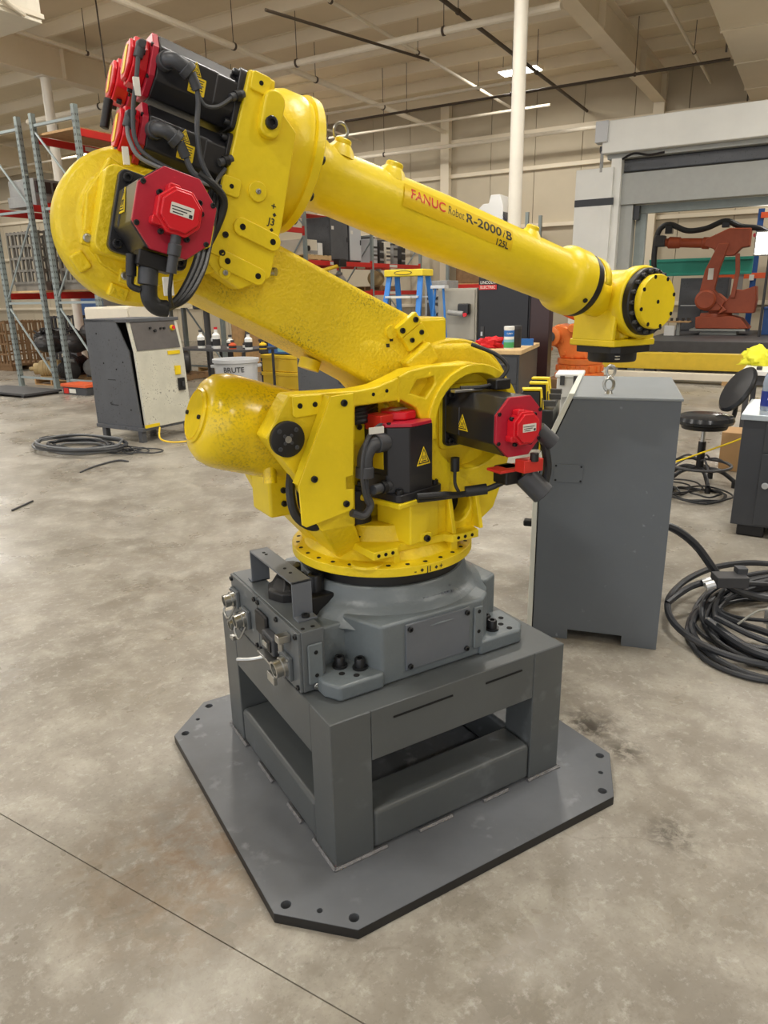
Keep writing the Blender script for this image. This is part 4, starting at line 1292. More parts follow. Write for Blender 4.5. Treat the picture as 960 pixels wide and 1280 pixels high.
# three wrist motors on the back of the elbow
for i, (yy, tt_, ln) in enumerate(((-0.122, 0.320, 0.192), (-0.122, 0.184, 0.190), (0.040, 0.320, 0.192))):
    Fw = fr(A(0.166, yy, tt_), Ad(-1, 0, 0), Ad(0, 0, 1))
    o = motor('wrist_motor', Fw, 0.122, ln, flange=0.130, red=0.013, cw=0.74, label=False)
    MB().prism(rrect(0.022, 0.056, 0.001, 1), 0, 0.001, fr(Fw @ Vector((0.0, 0.0, ln + 0.0515)), Fw.to_3x3() @ Vector((0, 0, 1)), Ad(0, 0, 1))).build('rating_label', 'label_yellow', o)
    ax_, upv, sy = Ad(1, 0, 0), Ad(0, 0, 1), Vector((0, -1, 0))
    if i == 2:
        MB().cyl(A(-0.078, 0.0, 0.268), A(-0.078, 0.0, 0.205), 0.010, n=12).build('plug', 'black', o, bevel=0.002)
        continue
    yf = yy - 0.061

    def Q(s_, t_, out=0.0):
        return A(s_, yf - out, tt_ + t_)
    # stickers: triangle and text block on the near face
    sticker(o, fr(Q(0.052, 0.019, 0.0003), sy, upv), 0.026)
    MB().prism(rrect(0.036, 0.034, 0.002, 2), 0, 0.0012, fr(Q(0.060, -0.011, 0.0003), sy, upv)).build('warning_text_label', 'label_yellow', o, smooth=False)
    ln_ = MB()
    for k_ in range(6):
        ln_.prism(rrect(0.028 - 0.004 * (k_ % 2), 0.0016, 0.0003, 1, 0, 0.012 - 0.0048 * k_), 0.0012, 0.0016, fr(Q(0.060, -0.011, 0.0003), sy, upv))
    ln_.build('print_line', 'label_ink', o, smooth=False)
    # power elbow
    MB().cyl(Q(-0.012, 0.006, -0.004), Q(-0.010, 0.006, 0.018), 0.0185, n=18).build('cable_plug', 'plug_grey', o, bevel=0.002)
    elbow_hose(o, [Q(-0.010, 0.006, 0.012), Q(-0.008, 0.006, 0.026), Q(0.004, 0.005, 0.037), Q(0.022, 0.000, 0.038)], 0.0150)
    MB().cyl(Q(0.020, 0.001, 0.038), Q(0.034, -0.006, 0.038), 0.0185, n=14).build('plug_nut', 'plug_grey', o, bevel=0.002)
    MB().cyl(Q(0.034, -0.006, 0.038), Q(0.054, -0.030, 0.036), 0.0105, n=12).build('cable_plug', 'plug_grey', o, bevel=0.001)
    k_ = A(0.122, -0.226, 0.118)
    if i == 0:
        MB().tube([Q(0.052, -0.027, 0.036), Q(0.060, -0.055, 0.036), Q(0.064, -0.11, 0.048), Q(0.085, -0.165, 0.046), k_], 0.0055, 8).build('cable', 'plug_grey', o)
        MB().tube([Q(0.055, -0.035, 0.036), Q(0.075, -0.052, 0.034), Q(0.105, -0.040, 0.026), Q(0.135, -0.006, 0.018)], 0.0042, 8).build('cable', 'plug_grey', o)
    else:
        MB().tube([Q(0.052, -0.027, 0.036), Q(0.075, -0.055, 0.038), k_], 0.0065, 8).build('cable', 'plug_grey', o)
        MB().tube([k_, Q(0.130, -0.045, 0.030), Q(0.145, -0.018, 0.020)], 0.0042, 8).build('cable', 'plug_grey', o)
    # brake plug by the flange
    MB().cyl(Q(0.130, -0.010, 0.016), Q(0.158, 0.010, 0.012), 0.0085, n=12).build('plug', 'plug_grey', o, bevel=0.001)
    MB().cyl(Q(0.140, -0.003, 0.014), Q(0.150, 0.004, 0.013), 0.0115, n=12).build('plug_nut', 'black', o, bevel=0.001)
    # encoder lead
    MB().cyl(Q(-0.062, -0.004, -0.012), Q(-0.060, 0.022, -0.010), 0.0095, n=12).build('plug', 'plug_grey', o, bevel=0.002)
    MB().cyl(Q(-0.062, 0.022, -0.016), Q(-0.060, 0.022, 0.000), 0.0085, n=12).build('plug', 'plug_grey', o, bevel=0.002)
    if i == 0:
        pts = [Q(-0.062, -0.002, -0.008), Q(-0.060, -0.05, 0.0), Q(-0.058, -0.11, 0.006), Q(-0.045, -0.165, 0.012), Q(-0.015, -0.190, 0.026), A(0.05, -0.216, 0.120), k_]
    else:
        pts = [Q(-0.062, -0.002, -0.008), Q(-0.056, -0.030, 0.006), Q(-0.030, -0.060, 0.020), A(0.04, -0.220, 0.116), k_]
    MB().tube(pts, 0.0046, 8).build('cable', 'cable_grey' if i else 'plug_grey', o)
    MB().box(Q(-0.058, -0.062, 0.004), (0.012, 0.008, 0.034)).build('cable_tag', 'label_white', o)
MB().tube([A(0.085, -0.222, 0.132), A(0.122, -0.226, 0.118), A(0.150, -0.215, 0.098), A(0.152, -0.205, 0.06), A(0.138, -0.20, 0.00)], 0.009, 10).build('cable_bundle', 'rubber', rb)
# bare metal bracket between the hub and the motors
MB().prism([(-0.08, 0.12), (-0.03, 0.13), (-0.03, 0.165), (-0.065, 0.165)], 0.08, 0.13, ST).build('motor_bracket', 'weld', rb, bevel=0.002)

# ================================================================== things on the shop floor
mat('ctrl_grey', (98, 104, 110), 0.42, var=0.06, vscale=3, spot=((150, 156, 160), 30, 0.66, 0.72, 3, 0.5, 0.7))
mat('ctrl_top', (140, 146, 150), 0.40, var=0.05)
mat('door_white', (216, 218, 208), 0.45, var=0.05, vscale=3)
mat('door_dirty', (208, 206, 190), 0.55, var=0.12, vscale=5, spot=((96, 92, 84), 60, 0.60, 0.68, 5, 0.45, 0.6))
mat('old_grey', (88, 90, 94), 0.6, var=0.12, vscale=4, spot=((60, 60, 62), 40, 0.58, 0.68, 5, 0.4, 0.6))
mat('console_grey', (96, 92, 90), 0.6, var=0.2, vscale=6)
mat('bench_black', (58, 60, 64), 0.4, var=0.06)
mat('bench_top', (188, 198, 204), 0.3, metal=0.5, var=0.15, vscale=12)
mat('stool_black', (38, 40, 44), 0.22, var=0.1)
mat('foam', (226, 214, 186), 0.9)
mat('bottle_clear', (190, 206, 226), 0.12, trans=0.6)
mat('pepsi_blue', (24, 48, 130), 0.3)
mat('pepsi_red', (206, 40, 48), 0.3)
mat('white', (236, 236, 232), 0.4)
mat('rag_yellow', (236, 232, 60), 0.8, bump=0.4, bscale=30)
mat('rag_red', (206, 30, 36), 0.8, bump=0.3, bscale=30)
mat('cardboard', (178, 142, 98), 0.8, var=0.08)
mat('wood', (190, 152, 104), 0.7, var=0.2, vscale=12)
mat('wood_pale', (214, 182, 132), 0.7, var=0.15, vscale=12)
mat('wood_dark', (136, 106, 74), 0.8, var=0.2, vscale=12)
mat('rack_grey', (136, 146, 144), 0.45, var=0.08)
mat('rack_red', (206, 44, 38), 0.45, var=0.06)
mat('rack_cream', (216, 204, 172), 0.6)
mat('brace_grey', (148, 158, 158), 0.45)
mat('crate_grey', (128, 124, 116), 0.7, var=0.12)
mat('dark_steel', (66, 66, 68), 0.5, var=0.15)
mat('junk_dark', (52, 50, 50), 0.5, var=0.25, vscale=6)
mat('junk_tan', (176, 152, 106), 0.6, var=0.15)
mat('junk_blue', (60, 92, 140), 0.5, var=0.15)
mat('junk_grey', (150, 150, 148), 0.5, var=0.15)
mat('robot_orange', (226, 122, 56), 0.45, var=0.1)
mat('robot_rust', (166, 78, 46), 0.5, var=0.1)
mat('orange_bin', (220, 96, 52), 0.5)
mat('ladder_blue', (52, 126, 206), 0.45)
mat('ladder_yellow', (232, 206, 44), 0.45)
mat('alu', (206, 208, 208), 0.35, metal=0.6)
mat('weld_grey', (166, 162, 150), 0.5, var=0.05)
mat('panel_black', (26, 26, 29), 0.3)
mat('panel_brown', (56, 36, 36), 0.3)
mat('teal', (46, 150, 130), 0.5)
mat('blue_steel', (36, 78, 140), 0.5, var=0.08)
mat('beam_orange', (224, 92, 48), 0.45)
mat('beam_yellow', (214, 182, 48), 0.5, var=0.08)
mat('frame_grey', (158, 160, 156), 0.5, var=0.05)
mat('panel_cream', (226, 218, 200), 0.55, var=0.04)
mat('header_white', (222, 222, 216), 0.45, var=0.06, vscale=1.5, bump=0.05, bscale=2)
mat('sign_red', (206, 40, 42), 0.5)
mat('tub_grey', (196, 198, 200), 0.5)
mat('crate_blue', (56, 100, 170), 0.5)
mat('crate_yellow', (236, 196, 40), 0.5)
mat('clorox_green', (70, 160, 96), 0.4)
mat('clorox_blue', (40, 110, 190), 0.4)
mat('cyan_box', (128, 190, 204), 0.6)


def hthing(name, label, cat, a, b_, z=0.0, rz=0.0, group=None):
    return thing(name, label, cat, H(a, b_, z), HALL + rz, group)


def hsingle(mb, name, mt, label, cat, a, b_, z=0.0, rz=0.0, group=None, bevel=0.0, **kw):
    return tag(mb.build(name, mt, None, bevel=bevel, loc=H(a, b_, z), rz=HALL + rz, **kw), label, cat, group)


YZ = Matrix(((0, 0, 1, 0), (1, 0, 0, 0), (0, 1, 0, 0), (0, 0, 0, 1)))     # draw (y, z), height runs along +x

# ---- grey robot controller, right of the stand; local x = hall a, y = hall b, origin at its near front foot
gc = thing('robot_controller', 'slate grey robot controller cabinet with a white sloping door beside the stand', 'cabinet', (1.0425, 0.3885, 0), R(41))
side = [(-0.545, 0.0), (-0.395, 0.0), (-0.395, 0.049), (-0.158, 0.049), (-0.158, 0.0), (0.0, 0.0), (0.0, 0.810), (-0.124, 1.110), (-0.545, 1.110)]
MB().prism(side, 0.0, 0.016, YZ).build('side_panel', 'ctrl_grey', gc, bevel=0.002)
MB().prism(side, 0.754, 0.770, YZ).build('side_panel', 'ctrl_grey', gc, bevel=0.002)
MB().bb(0.016, 0.754, -0.545, -0.527, 0.04, 1.110).build('back_panel', 'ctrl_grey', gc, bevel=0.002)
MB().bb(0.016, 0.754, -0.527, -0.01, 0.049, 0.07).build('floor_pan', 'ctrl_grey', gc)
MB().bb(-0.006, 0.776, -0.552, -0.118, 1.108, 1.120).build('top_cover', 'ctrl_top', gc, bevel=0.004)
MB().prism([(0.004, 0.03), (0.026, 0.03), (0.026, 0.816), (-0.104, 1.132), (-0.128, 1.132), (0.004, 0.812)], -0.006, 0.776, YZ).build('door', 'door_white', gc, bevel=0.003)
MB().prism([(-0.012, 0.03), (0.004, 0.03), (0.004, 0.812), (-0.118, 1.106), (-0.134, 1.106), (-0.012, 0.808)], 0.004, 0.766, YZ).build('door_gap', 'hole', gc)
ip = MB().bb(-0.004, 0.0, -0.181, -0.059, 0.747, 0.827).build('access_plate', 'ctrl_grey', gc, bevel=0.001)
for y, z in ((-0.173, 0.819), (-0.067, 0.819), (-0.173, 0.755), (-0.067, 0.755)):
    MB().lathe([(0.005, 0), (0.004, 0.003)], axis((-0.004, y, z), (-1, 0, 0)), 8).build('screw', 'bolt', ip)
for x in (0.10, 0.66):
    MB().tube([(x, -0.26 + 0.020 * math.cos(t_ * math.pi / 5), 1.158 + 0.026 * math.sin(t_ * math.pi / 5)) for t_ in range(10)], 0.007, 8, 3, True).build('eye_bolt', 'steel', gc)
    MB().lathe([(0.018, 1.120), (0.014, 1.130), (0.008, 1.136)], Matrix.Translation((x, -0.26, 0)), 14).build('eye_bolt_foot', 'steel', gc)
MB().box((0.10, 0.050, 0.52), (0.045, 0.045, 0.030)).build('door_handle', 'black', gc, bevel=0.008)
MB().box((0.35, -0.005, 0.93), (0.36, 0.05, 0.20), Matrix.Translation((0, 0, 0))).build('operator_panel', 'panel_black', gc, bevel=0.006)
eb = MB().lathe([(0.020, 0), (0.020, 0.025), (0.034, 0.030), (0.034, 0.045), (0.028, 0.052)], axis((0.24, 0.02, 0.98), (0, 0.94, 0.34)), 20).build('stop_button', 'cap_red', gc)
MB().lathe([(0.036, -0.01), (0.036, 0.008)], axis((0.24, 0.02, 0.98), (0, 0.94, 0.34)), 20).build('button_collar', 'label_yellow', gc)

# teach pendants hung on the door top
GM = Matrix.Translation((1.0425, 0.3885, 0)) @ Matrix.Rotation(R(41), 4, 'Z')
for k_, (x_, y_, lab) in enumerate(((0.22, 0.085, 'black teach pendant with yellow edge hung nearest the red motor'),
                                   (0.46, 0.080, 'black teach pendant with yellow edge hung past the red stop button'),
                                   (0.66, 0.090, 'black teach pendant with yellow edge hung beside the white terminal box'))):
    p = GM @ Vector((x_, y_, 0.84))
    t = thing('teach_pendant', lab, 'pendant', p, R(41 + 8 - 6 * k_), group='teach pendants on the grey controller')
    MB().prism([(-0.055, 0.0), (0.050, 0.0), (0.066, 0.08), (0.066, 0.20), (0.03, 0.272), (-0.050, 0.272)], -0.022, 0.022, YZ).build('body', 'panel_black', t, bevel=0.008)
    MB().prism([(-0.053, 0.0), (-0.066, 0.0), (-0.070, 0.17), (-0.056, 0.282), (0.032, 0.282), (0.03, 0.272), (-0.048, 0.272), (-0.055, 0.17)], -0.027, 0.027, YZ).build('yellow_edge', 'label_yellow', t, bevel=0.002)
    MB().bb(-0.012, 0.012, -0.12, -0.06, 0.20, 0.225).build('hook', 'dark_steel', t)
    MB().bb(-0.029, -0.027, -0.061, -0.056, 0.10, 0.24).build('edge_print', 'label_ink', t)
tb_ = thing('terminal_box', 'white plastic terminal box with latches behind the teach pendants', 'box', GM @ Vector((1.05, 0.05, 0)), R(41))
MB().bb(-0.05, 0.05, -0.14, -0.05, 0.0, 0.98).build('pillar', 'white', tb_, bevel=0.006)
MB().bb(-0.10, 0.10, -0.16, -0.03, 0.98, 1.09).build('case', 'white', tb_, bevel=0.006)
MB().bb(-0.11, 0.11, -0.17, -0.02, 1.09, 1.11).build('lid', 'white', tb_, bevel=0.006)
for y in (-0.13, -0.06):
    MB().bb(-0.115, -0.10, y - 0.012, y + 0.012, 1.05, 1.10).build('latch', 'dark_steel', tb_)

# ---- coil of cables behind the controller
cc = thing('cable_coil', 'heap of coiled dark grey robot cables on the floor behind the controller', 'cable', (2.12, -0.16, 0))
rnd = random.Random(5)
for k_ in range(13):
    r0 = 0.30 + 0.24 * rnd.random()
    cx, cy = rnd.uniform(-0.06, 0.10), rnd.uniform(-0.10, 0.06)
    ph = rnd.uniform(0, 6.28)
    rr = rnd.choice((0.009, 0.012, 0.016, 0.020))
    zb_ = 0.015 + 0.010 * k_
    pts = []
    for i in range(16):
        t_ = 2 * math.pi * i / 16
        q_ = r0 * (1 + 0.10 * math.sin(2 * t_ + ph) + 0.05 * math.sin(3 * t_ + 2 * ph))
        pts.append((cx + 1.15 * q_ * math.cos(t_), cy + 0.85 * q_ * math.sin(t_), max(rr, zb_ * (0.55 + 0.45 * math.sin(t_ + ph)))))
    MB().tube(pts, rr, 8, 4, True).build('cable', rnd.choice(('cable', 'cable', 'cable_dark')), cc)
for pts, rr, mt in (([(-0.42, 0.50, 0.40), (-0.30, 0.46, 0.42), (-0.17, 0.38, 0.32), (-0.05, 0.26, 0.12), (0.10, 0.14, 0.05), (0.35, -0.05, 0.03)], 0.020, 'cable'),
                    ([(-0.45, 0.30, 0.10), (-0.25, 0.28, 0.16), (0.05, 0.20, 0.12), (0.40, 0.05, 0.06), (0.75, -0.25, 0.04)], 0.016, 'cable'),
                    ([(0.06, 0.05, 0.16), (0.12, 0.00, 0.30), (0.30, -0.08, 0.34), (0.48, -0.22, 0.22), (0.5, -0.45, 0.05)], 0.006, 'cable_grey'),
                    ([(-0.38, -0.02, 0.10), (-0.28, -0.08, 0.17), (-0.22, -0.22, 0.12), (-0.10, -0.34, 0.06), (0.22, -0.48, 0.03), (0.6, -0.62, 0.02)], 0.005, 'cable_pale'),
                    ([(-0.20, -0.10, 0.12), (0.0, -0.10, 0.10), (0.10, -0.16, 0.06), (0.3, -0.22, 0.05), (0.7, -0.35, 0.03)], 0.005, 'cable_pale'),
                    ([(-0.42, 0.10, 0.08), (-0.48, -0.18, 0.06), (-0.30, -0.42, 0.05), (0.02, -0.56, 0.04), (0.45, -0.62, 0.03), (0.9, -0.6, 0.03)], 0.020, 'cable'),
                    ([(-0.44, 0.05, 0.12), (-0.42, -0.22, 0.10), (-0.18, -0.45, 0.09), (0.15, -0.58, 0.07), (0.6, -0.62, 0.05)], 0.014, 'cable')):
    MB().tube(pts, rr, 8, 6).build('cable', mt, cc)
cbk = thing('cable_connector', 'square dark plug block with round metal glands lying on the cable heap', 'connector', (1.96, 0.02, 0.15), R(-35))
MB().box((0, 0, 0.045), (0.15, 0.09, 0.055)).build('block', 'dark_steel', cbk, bevel=0.005)
MB().box((0.06, 0.03, 0.085), (0.05, 0.05, 0.03)).build('cap', 'plug_grey', cbk, bevel=0.004)
for y in (-0.02, 0.025):
    MB().cyl((-0.075, y, 0.03), (-0.115, y, 0.015), 0.022, n=16).build('gland', 'alu', cbk)
cbj = thing('cable_connector', 'small silver inline plug lying upright beside the cable heap', 'connector', (1.96, -0.20, 0.03), R(20))
MB().box((0, 0, 0.06), (0.05, 0.045, 0.07)).build('block', 'junk_grey', cbj, bevel=0.004)
MB().cyl((0, 0, 0.028), (0.0, -0.01, -0.012), 0.016, n=14).build('gland', 'alu', cbj)

# ---- workbench at the right, bottle on it
wbn = hthing('workbench', 'black steel workbench cabinet with a pale metal top at the frame edge', 'workbench', 3.09, -0.78)
MB().bb(0.0, 0.70, -1.30, 0.0, 0.075, 0.755).build('body', 'bench_black', wbn, bevel=0.004)
MB().bb(-0.015, 0.72, -1.31, 0.015, 0.755, 0.79).build('worktop', 'bench_top', wbn, bevel=0.004)
for y0, y1, z0, z1 in ((-0.62, -0.13, 0.09, 0.55), (-0.62, -0.13, 0.56, 0.745), (-1.28, -0.64, 0.09, 0.745)):
    d_ = MB().bb(-0.010, 0.001, y0, y1, z0, z1).build('door', 'bench_black', wbn, bevel=0.002)
    MB().lathe([(0.020, 0), (0.020, 0.006), (0.013, 0.007), (0.013, 0.002), (0.0001, 0.002)], axis((-0.010, y1 - 0.04, (z0 + z1) / 2 + 0.03), (-1, 0, 0)), 16, caps=False).build('lock', 'alu', d_)
for x, y in ((0.08, -0.12), (0.62, -0.12), (0.08, -1.2), (0.62, -1.2)):
    MB().bb(x - 0.06, x + 0.06, y - 0.08, y + 0.08, 0.0, 0.075).build('foot', 'black', wbn, bevel=0.01)
bt = hthing('drink_bottle', 'clear plastic cola bottle with blue label on the metal bench top', 'bottle', 3.30, -0.895, 0.79)
MB().lathe([(0.040, 0.0), (0.046, 0.012), (0.046, 0.13), (0.044, 0.15), (0.046, 0.17), (0.040, 0.21), (0.022, 0.25), (0.015, 0.262), (0.015, 0.275)], None, 28).build('bottle', 'bottle_clear', bt)
lb_ = MB().lathe([(0.0468, 0.03), (0.0468, 0.125)], None, 28, caps=False).build('label', 'pepsi_blue', bt)
gd = (Vector((-1, -0.1, 0))).normalized()
for (r_, mt, zz) in ((0.026, 'white', 0.0), ):
    pass


def on_cyl(u, v, R0=0.0472, a0=R(205)):
    return (R0 * math.cos(a0 + u / R0), R0 * math.sin(a0 + u / R0), 0.078 + v)


for mt, lo, hi, off in (('white', -1, 1, 0.0), ('pepsi_red', 0.22, 1, 0.0004), ('pepsi_blue', -1, -0.25, 0.0004)):
    m = MB()
    rows = 8
    for i in range(rows + 1):
        v = (lo + (hi - lo) * i / rows) * 0.026
        wv_ = math.sqrt(max(0.0, 0.026 ** 2 - v * v))
        for j in range(7):
            m.v.append(Vector(on_cyl(-wv_ + 2 * wv_ * j / 6, v, 0.0472 + off)))
    m.f = [(i * 7 + j, i * 7 + j + 1, (i + 1) * 7 + j + 1, (i + 1) * 7 + j) for i in range(rows) for j in range(6)]
    m.build('emblem', mt, lb_)
text_mb('PEPSI', 0.013, lambda u, v: on_cyl(u, v - 0.003, 0.0480), 0.0002, 'CENTER').build('lettering', 'pepsi_blue', lb_, smooth=False)
MB().lathe([(0.018, 0.272), (0.018, 0.295), (0.016, 0.298)], None, 20).build('cap', 'pepsi_blue', bt)

# ---- shop stool
so_ = hthing('work_stool', 'black padded shop stool with foot ring and tilted backrest', 'stool', 4.33, -0.42, 0, R(42))
MB().lathe([(0.16, 0.50), (0.205, 0.51), (0.215, 0.535), (0.205, 0.565), (0.17, 0.580), (0.0001, 0.585)], Matrix.Diagonal((1.0, 1.05, 1, 1)), 36, caps=False).build('seat', 'stool_black', so_)
MB().lathe([(0.17, 0.47), (0.18, 0.50)], None, 32).build('seat_pan', 'black', so_)
MB().cyl((0, 0, 0.12), (0, 0, 0.36), 0.030, n=18).build('column', 'black', so_)
MB().cyl((0, 0, 0.36), (0, 0, 0.48), 0.016, n=14).build('piston', 'alu', so_)
MB().tube([(0.235 * math.cos(2 * math.pi * i / 16), 0.235 * math.sin(2 * math.pi * i / 16), 0.17) for i in range(16)], 0.012, 8, 3, True).build('foot_ring', 'dark_steel', so_)
for i in range(5):
    a = 2 * math.pi * i / 5 + 0.3
    MB().tube([(0.02 * math.cos(a), 0.02 * math.sin(a), 0.14), (0.15 * math.cos(a), 0.15 * math.sin(a), 0.13), (0.27 * math.cos(a), 0.27 * math.sin(a), 0.05)], 0.017, 8).build('leg', 'black', so_)
    MB().cyl((0.27 * math.cos(a), 0.27 * math.sin(a), 0.0), (0.27 * math.cos(a), 0.27 * math.sin(a), 0.05), 0.022, n=12).build('glide', 'black', so_)
    MB().tube([(0.03 * math.cos(a), 0.03 * math.sin(a), 0.21), (0.12 * math.cos(a), 0.12 * math.sin(a), 0.23), (0.235 * math.cos(a), 0.235 * math.sin(a), 0.17)], 0.008, 6).build('ring_spoke', 'dark_steel', so_)
bkm = Matrix.Translation((0.0, -0.265, 0.765)) @ Matrix.Rotation(R(32), 4, 'X')
MB().lathe([(0.12, -0.020), (0.150, -0.012), (0.155, 0.008), (0.14, 0.026), (0.0001, 0.030)], bkm @ Matrix.Rotation(R(-90), 4, 'X') @ Matrix.Diagonal((0.95, 1.3, 1, 1)), 32, caps=False).build('backrest', 'stool_black', so_)
MB().lathe([(0.118, -0.030), (0.135, -0.018)], bkm @ Matrix.Rotation(R(-90), 4, 'X') @ Matrix.Diagonal((0.95, 1.3, 1, 1)), 32).build('backrest_shell', 'foam', so_)
MB().tube([(0, -0.05, 0.485), (0, -0.20, 0.49), (0, -0.255, 0.55), (0, -0.27, 0.70)], 0.018, 8).build('back_bar', 'black', so_)
MB().box((0.0, -0.20, 0.545), (0.08, 0.05, 0.05)).build('torn_foam', 'foam', so_, bevel=0.01)

# ---- white table with yellow rag behind the stool
wt = hthing('side_table', 'white topped table with dark frame behind the shop stool', 'table', 6.6, -0.95)
MB().bb(-0.55, 0.55, -0.75, 0.45, 0.72, 0.76).build('tabletop', 'white', wt, bevel=0.004)
MB().bb(-0.50, 0.50, -0.70, 0.40, 0.62, 0.72).build('apron', 'dark_steel', wt)
for x in (-0.48, 0.48):
    for y in (-0.68, 0.38):
        MB().bb(x - 0.025, x + 0.025, y - 0.025, y + 0.025, 0, 0.62).build('leg', 'dark_steel', wt)
rg = MB().crumple(0.15, (1.0, 1.2, 0.9), 3.1)
hsingle(rg, 'rag', 'rag_yellow', 'bright yellow crumpled rag on the white table', 'rag', 6.75, -0.62, 0.762, angle=60)
hsingle(MB().prism(rrect(0.10, 0.05, 0.02, 4), 0, 0.03), 'hand_tool', 'junk_dark', 'small black hand tool lying on the white table edge', 'tool', 6.22, -0.65, 0.762, bevel=0.006)
cbx = hthing('cardboard_box', 'brown open cardboard box on the floor behind the shop stool', 'box', 5.1, -0.70)
MB().bb(-0.16, 0.16, -0.2, 0.2, 0, 0.34).build('carton', 'cardboard', cbx, bevel=0.004)
MB().prism([(-0.2, 0.34), (-0.26, 0.42), (-0.255, 0.425), (-0.195, 0.345)], -0.16, 0.16, YZ).build('flap', 'cardboard', cbx)
tag(MB().tube([H(3.9, -0.15, 0.20), H(4.1, -0.30, 0.24), H(4.3, -0.60, 0.36), H(4.4, -0.80, 0.44), H(4.45, -0.95, 0.40), H(4.45, -1.05, 0.02)], 0.007, 8).build('air_hose', 'label_yellow'),
    'thin yellow hose stretched across in front of the stool post', 'hose')
fc = hthing('floor_cable', 'tangle of thin black cables on the floor under the stool', 'cable', 4.0, -0.33)
rnd = random.Random(11)
for k_ in range(9):
    r0 = rnd.uniform(0.10, 0.22)
    cx, cy = rnd.uniform(-0.1, 0.1), rnd.uniform(-0.22, 0.25)
    MB().tube([(cx + r0 * math.cos(2 * math.pi * i / 9) * (1 + 0.2 * rnd.random()), cy + r0 * math.sin(2 * math.pi * i / 9) * 1.2, 0.008 + 0.03 * rnd.random()) for i in range(9)], 0.007, 6, 4, True).build('cable', 'cable_dark', fc)

# ================================================================== old controller on the left
lc = hthing('old_controller', 'scuffed grey controller cabinet with a dirty white door on legs', 'cabinet', 3.50, 5.20)
sd_ = [(0.74, 0.17), (0.74, 1.33), (0.24, 1.33), (0.07, 0.99), (0.0, 0.17)]
MB().prism(sd_, 0.0, 0.02, YZ).build('side_panel', 'old_grey', lc, bevel=0.003)
MB().prism(sd_, 0.72, 0.74, YZ).build('side_panel', 'old_grey', lc, bevel=0.003)
MB().bb(0.02, 0.72, 0.70, 0.73, 0.17, 1.32).build('back_panel', 'old_grey', lc)
MB().bb(0.02, 0.72, 0.10, 0.70, 0.18, 1.0).build('inner_rack', 'panel_black', lc)
MB().bb(0.0, 0.74, 0.05, 0.74, 1.30, 1.335).build('top_panel', 'old_grey', lc, bevel=0.003)
ldm = MB().prism([(-0.01, 0.16), (-0.045, 0.16), (0.00, 0.99), (0.035, 0.99)], 0.03, 0.72, YZ).build('door', 'door_dirty', lc, bevel=0.004)
MB().prism([(0.00, 0.99), (0.035, 0.99), (0.10, 1.31), (0.065, 1.31)], 0.03, 0.72, YZ).build('console_frame', 'door_dirty', lc, bevel=0.004)
cpn = MB().prism([(-0.006, 1.0), (0.01, 1.0), (0.075, 1.30), (0.060, 1.30)], 0.055, 0.68, YZ).build('console_panel', 'console_grey', lc, bevel=0.002)
bn = Vector((0, -0.98, 0.2))
for x, z, r_, mt in ((0.62, 1.22, 0.030, 'label_yellow'), (0.50, 1.22, 0.012, 'black'), (0.45, 1.22, 0.012, 'black'), (0.36, 1.20, 0.016, 'black'), (0.30, 1.23, 0.012, 'black')):
    p = Vector((x, 0.056 * (z - 1.0) / 0.3 - 0.008 + 0.0, z))
    MB().lathe([(r_, -0.01), (r_, 0.014)], axis(p, bn), 14).build('button', mt, cpn)
    if r_ == 0.030:
        MB().lathe([(0.016, 0.01), (0.022, 0.03)], axis(p, bn), 14).build('stop_button', 'cap_red', cpn)
MB().bb(0.55, 0.63, -0.030, -0.005, 0.70, 0.80).build('warning_label', 'label_yellow', ldm)
MB().bb(0.57, 0.66, -0.050, -0.02, 0.52, 0.66).build('switch_plate', 'black', ldm, bevel=0.004)
MB().box((0.615, -0.055, 0.59), (0.02, 0.03, 0.06)).build('switch_lever', 'dark_steel', ldm)
MB().bb(0.02, 0.22, -0.047, -0.03, 0.165, 0.20).build('warning_label', 'label_yellow', ldm)
MB().bb(0.48, 0.66, -0.012, 0.003, 0.93, 0.97).build('warning_label', 'label_yellow', ldm)
for y, z in ((0.56, 1.18), (0.50, 0.86), (0.30, 0.80), (0.18, 0.88), (0.46, 0.42), (0.14, 0.36)):
    MB().lathe([(0.009, 0), (0.009, 0.003)], axis((0, y, z), (-1, 0, 0)), 8).build('screw_hole', 'hole', lc)
for z in (0.68, 0.40):
    MB().bb(-0.003, 0.001, 0.34, 0.46, z, z + 0.006).build('slot', 'hole', lc)
for x in (0.03, 0.71):
    for y in (0.04, 0.64):
        MB().prism([(x - 0.03, y - 0.03), (x + 0.03, y - 0.03), (x + 0.03, y + 0.03), (x - 0.03, y + 0.03)], 0.0, 0.14).build('leg', 'old_grey', lc)
MB().bb(-0.02, 0.76, -0.03, 0.74, 0.13, 0.17).build('base_frame', 'old_grey', lc, bevel=0.003)
lcc = hthing('floor_cable', 'flat coil of grey cables on the floor before the old controller', 'cable', 2.95, 5.55)
rnd = random.Random(21)
for k_ in range(7):
    r0 = rnd.uniform(0.22, 0.40)
    MB().tube([(0.9 * r0 * math.cos(2 * math.pi * i / 12) + rnd.uniform(-.04, .04), 1.5 * r0 * math.sin(2 * math.pi * i / 12) + rnd.uniform(-.04, .04), 0.016 + 0.012 * k_) for i in range(12)],
              rnd.choice((0.012, 0.016)), 6, 4, True).build('cable', rnd.choice(('cable', 'cable_grey')), lcc)
lc2 = hthing('floor_cable', 'tangled thin chain of dark cords at the legs of the old controller', 'cable', 3.08, 5.02)
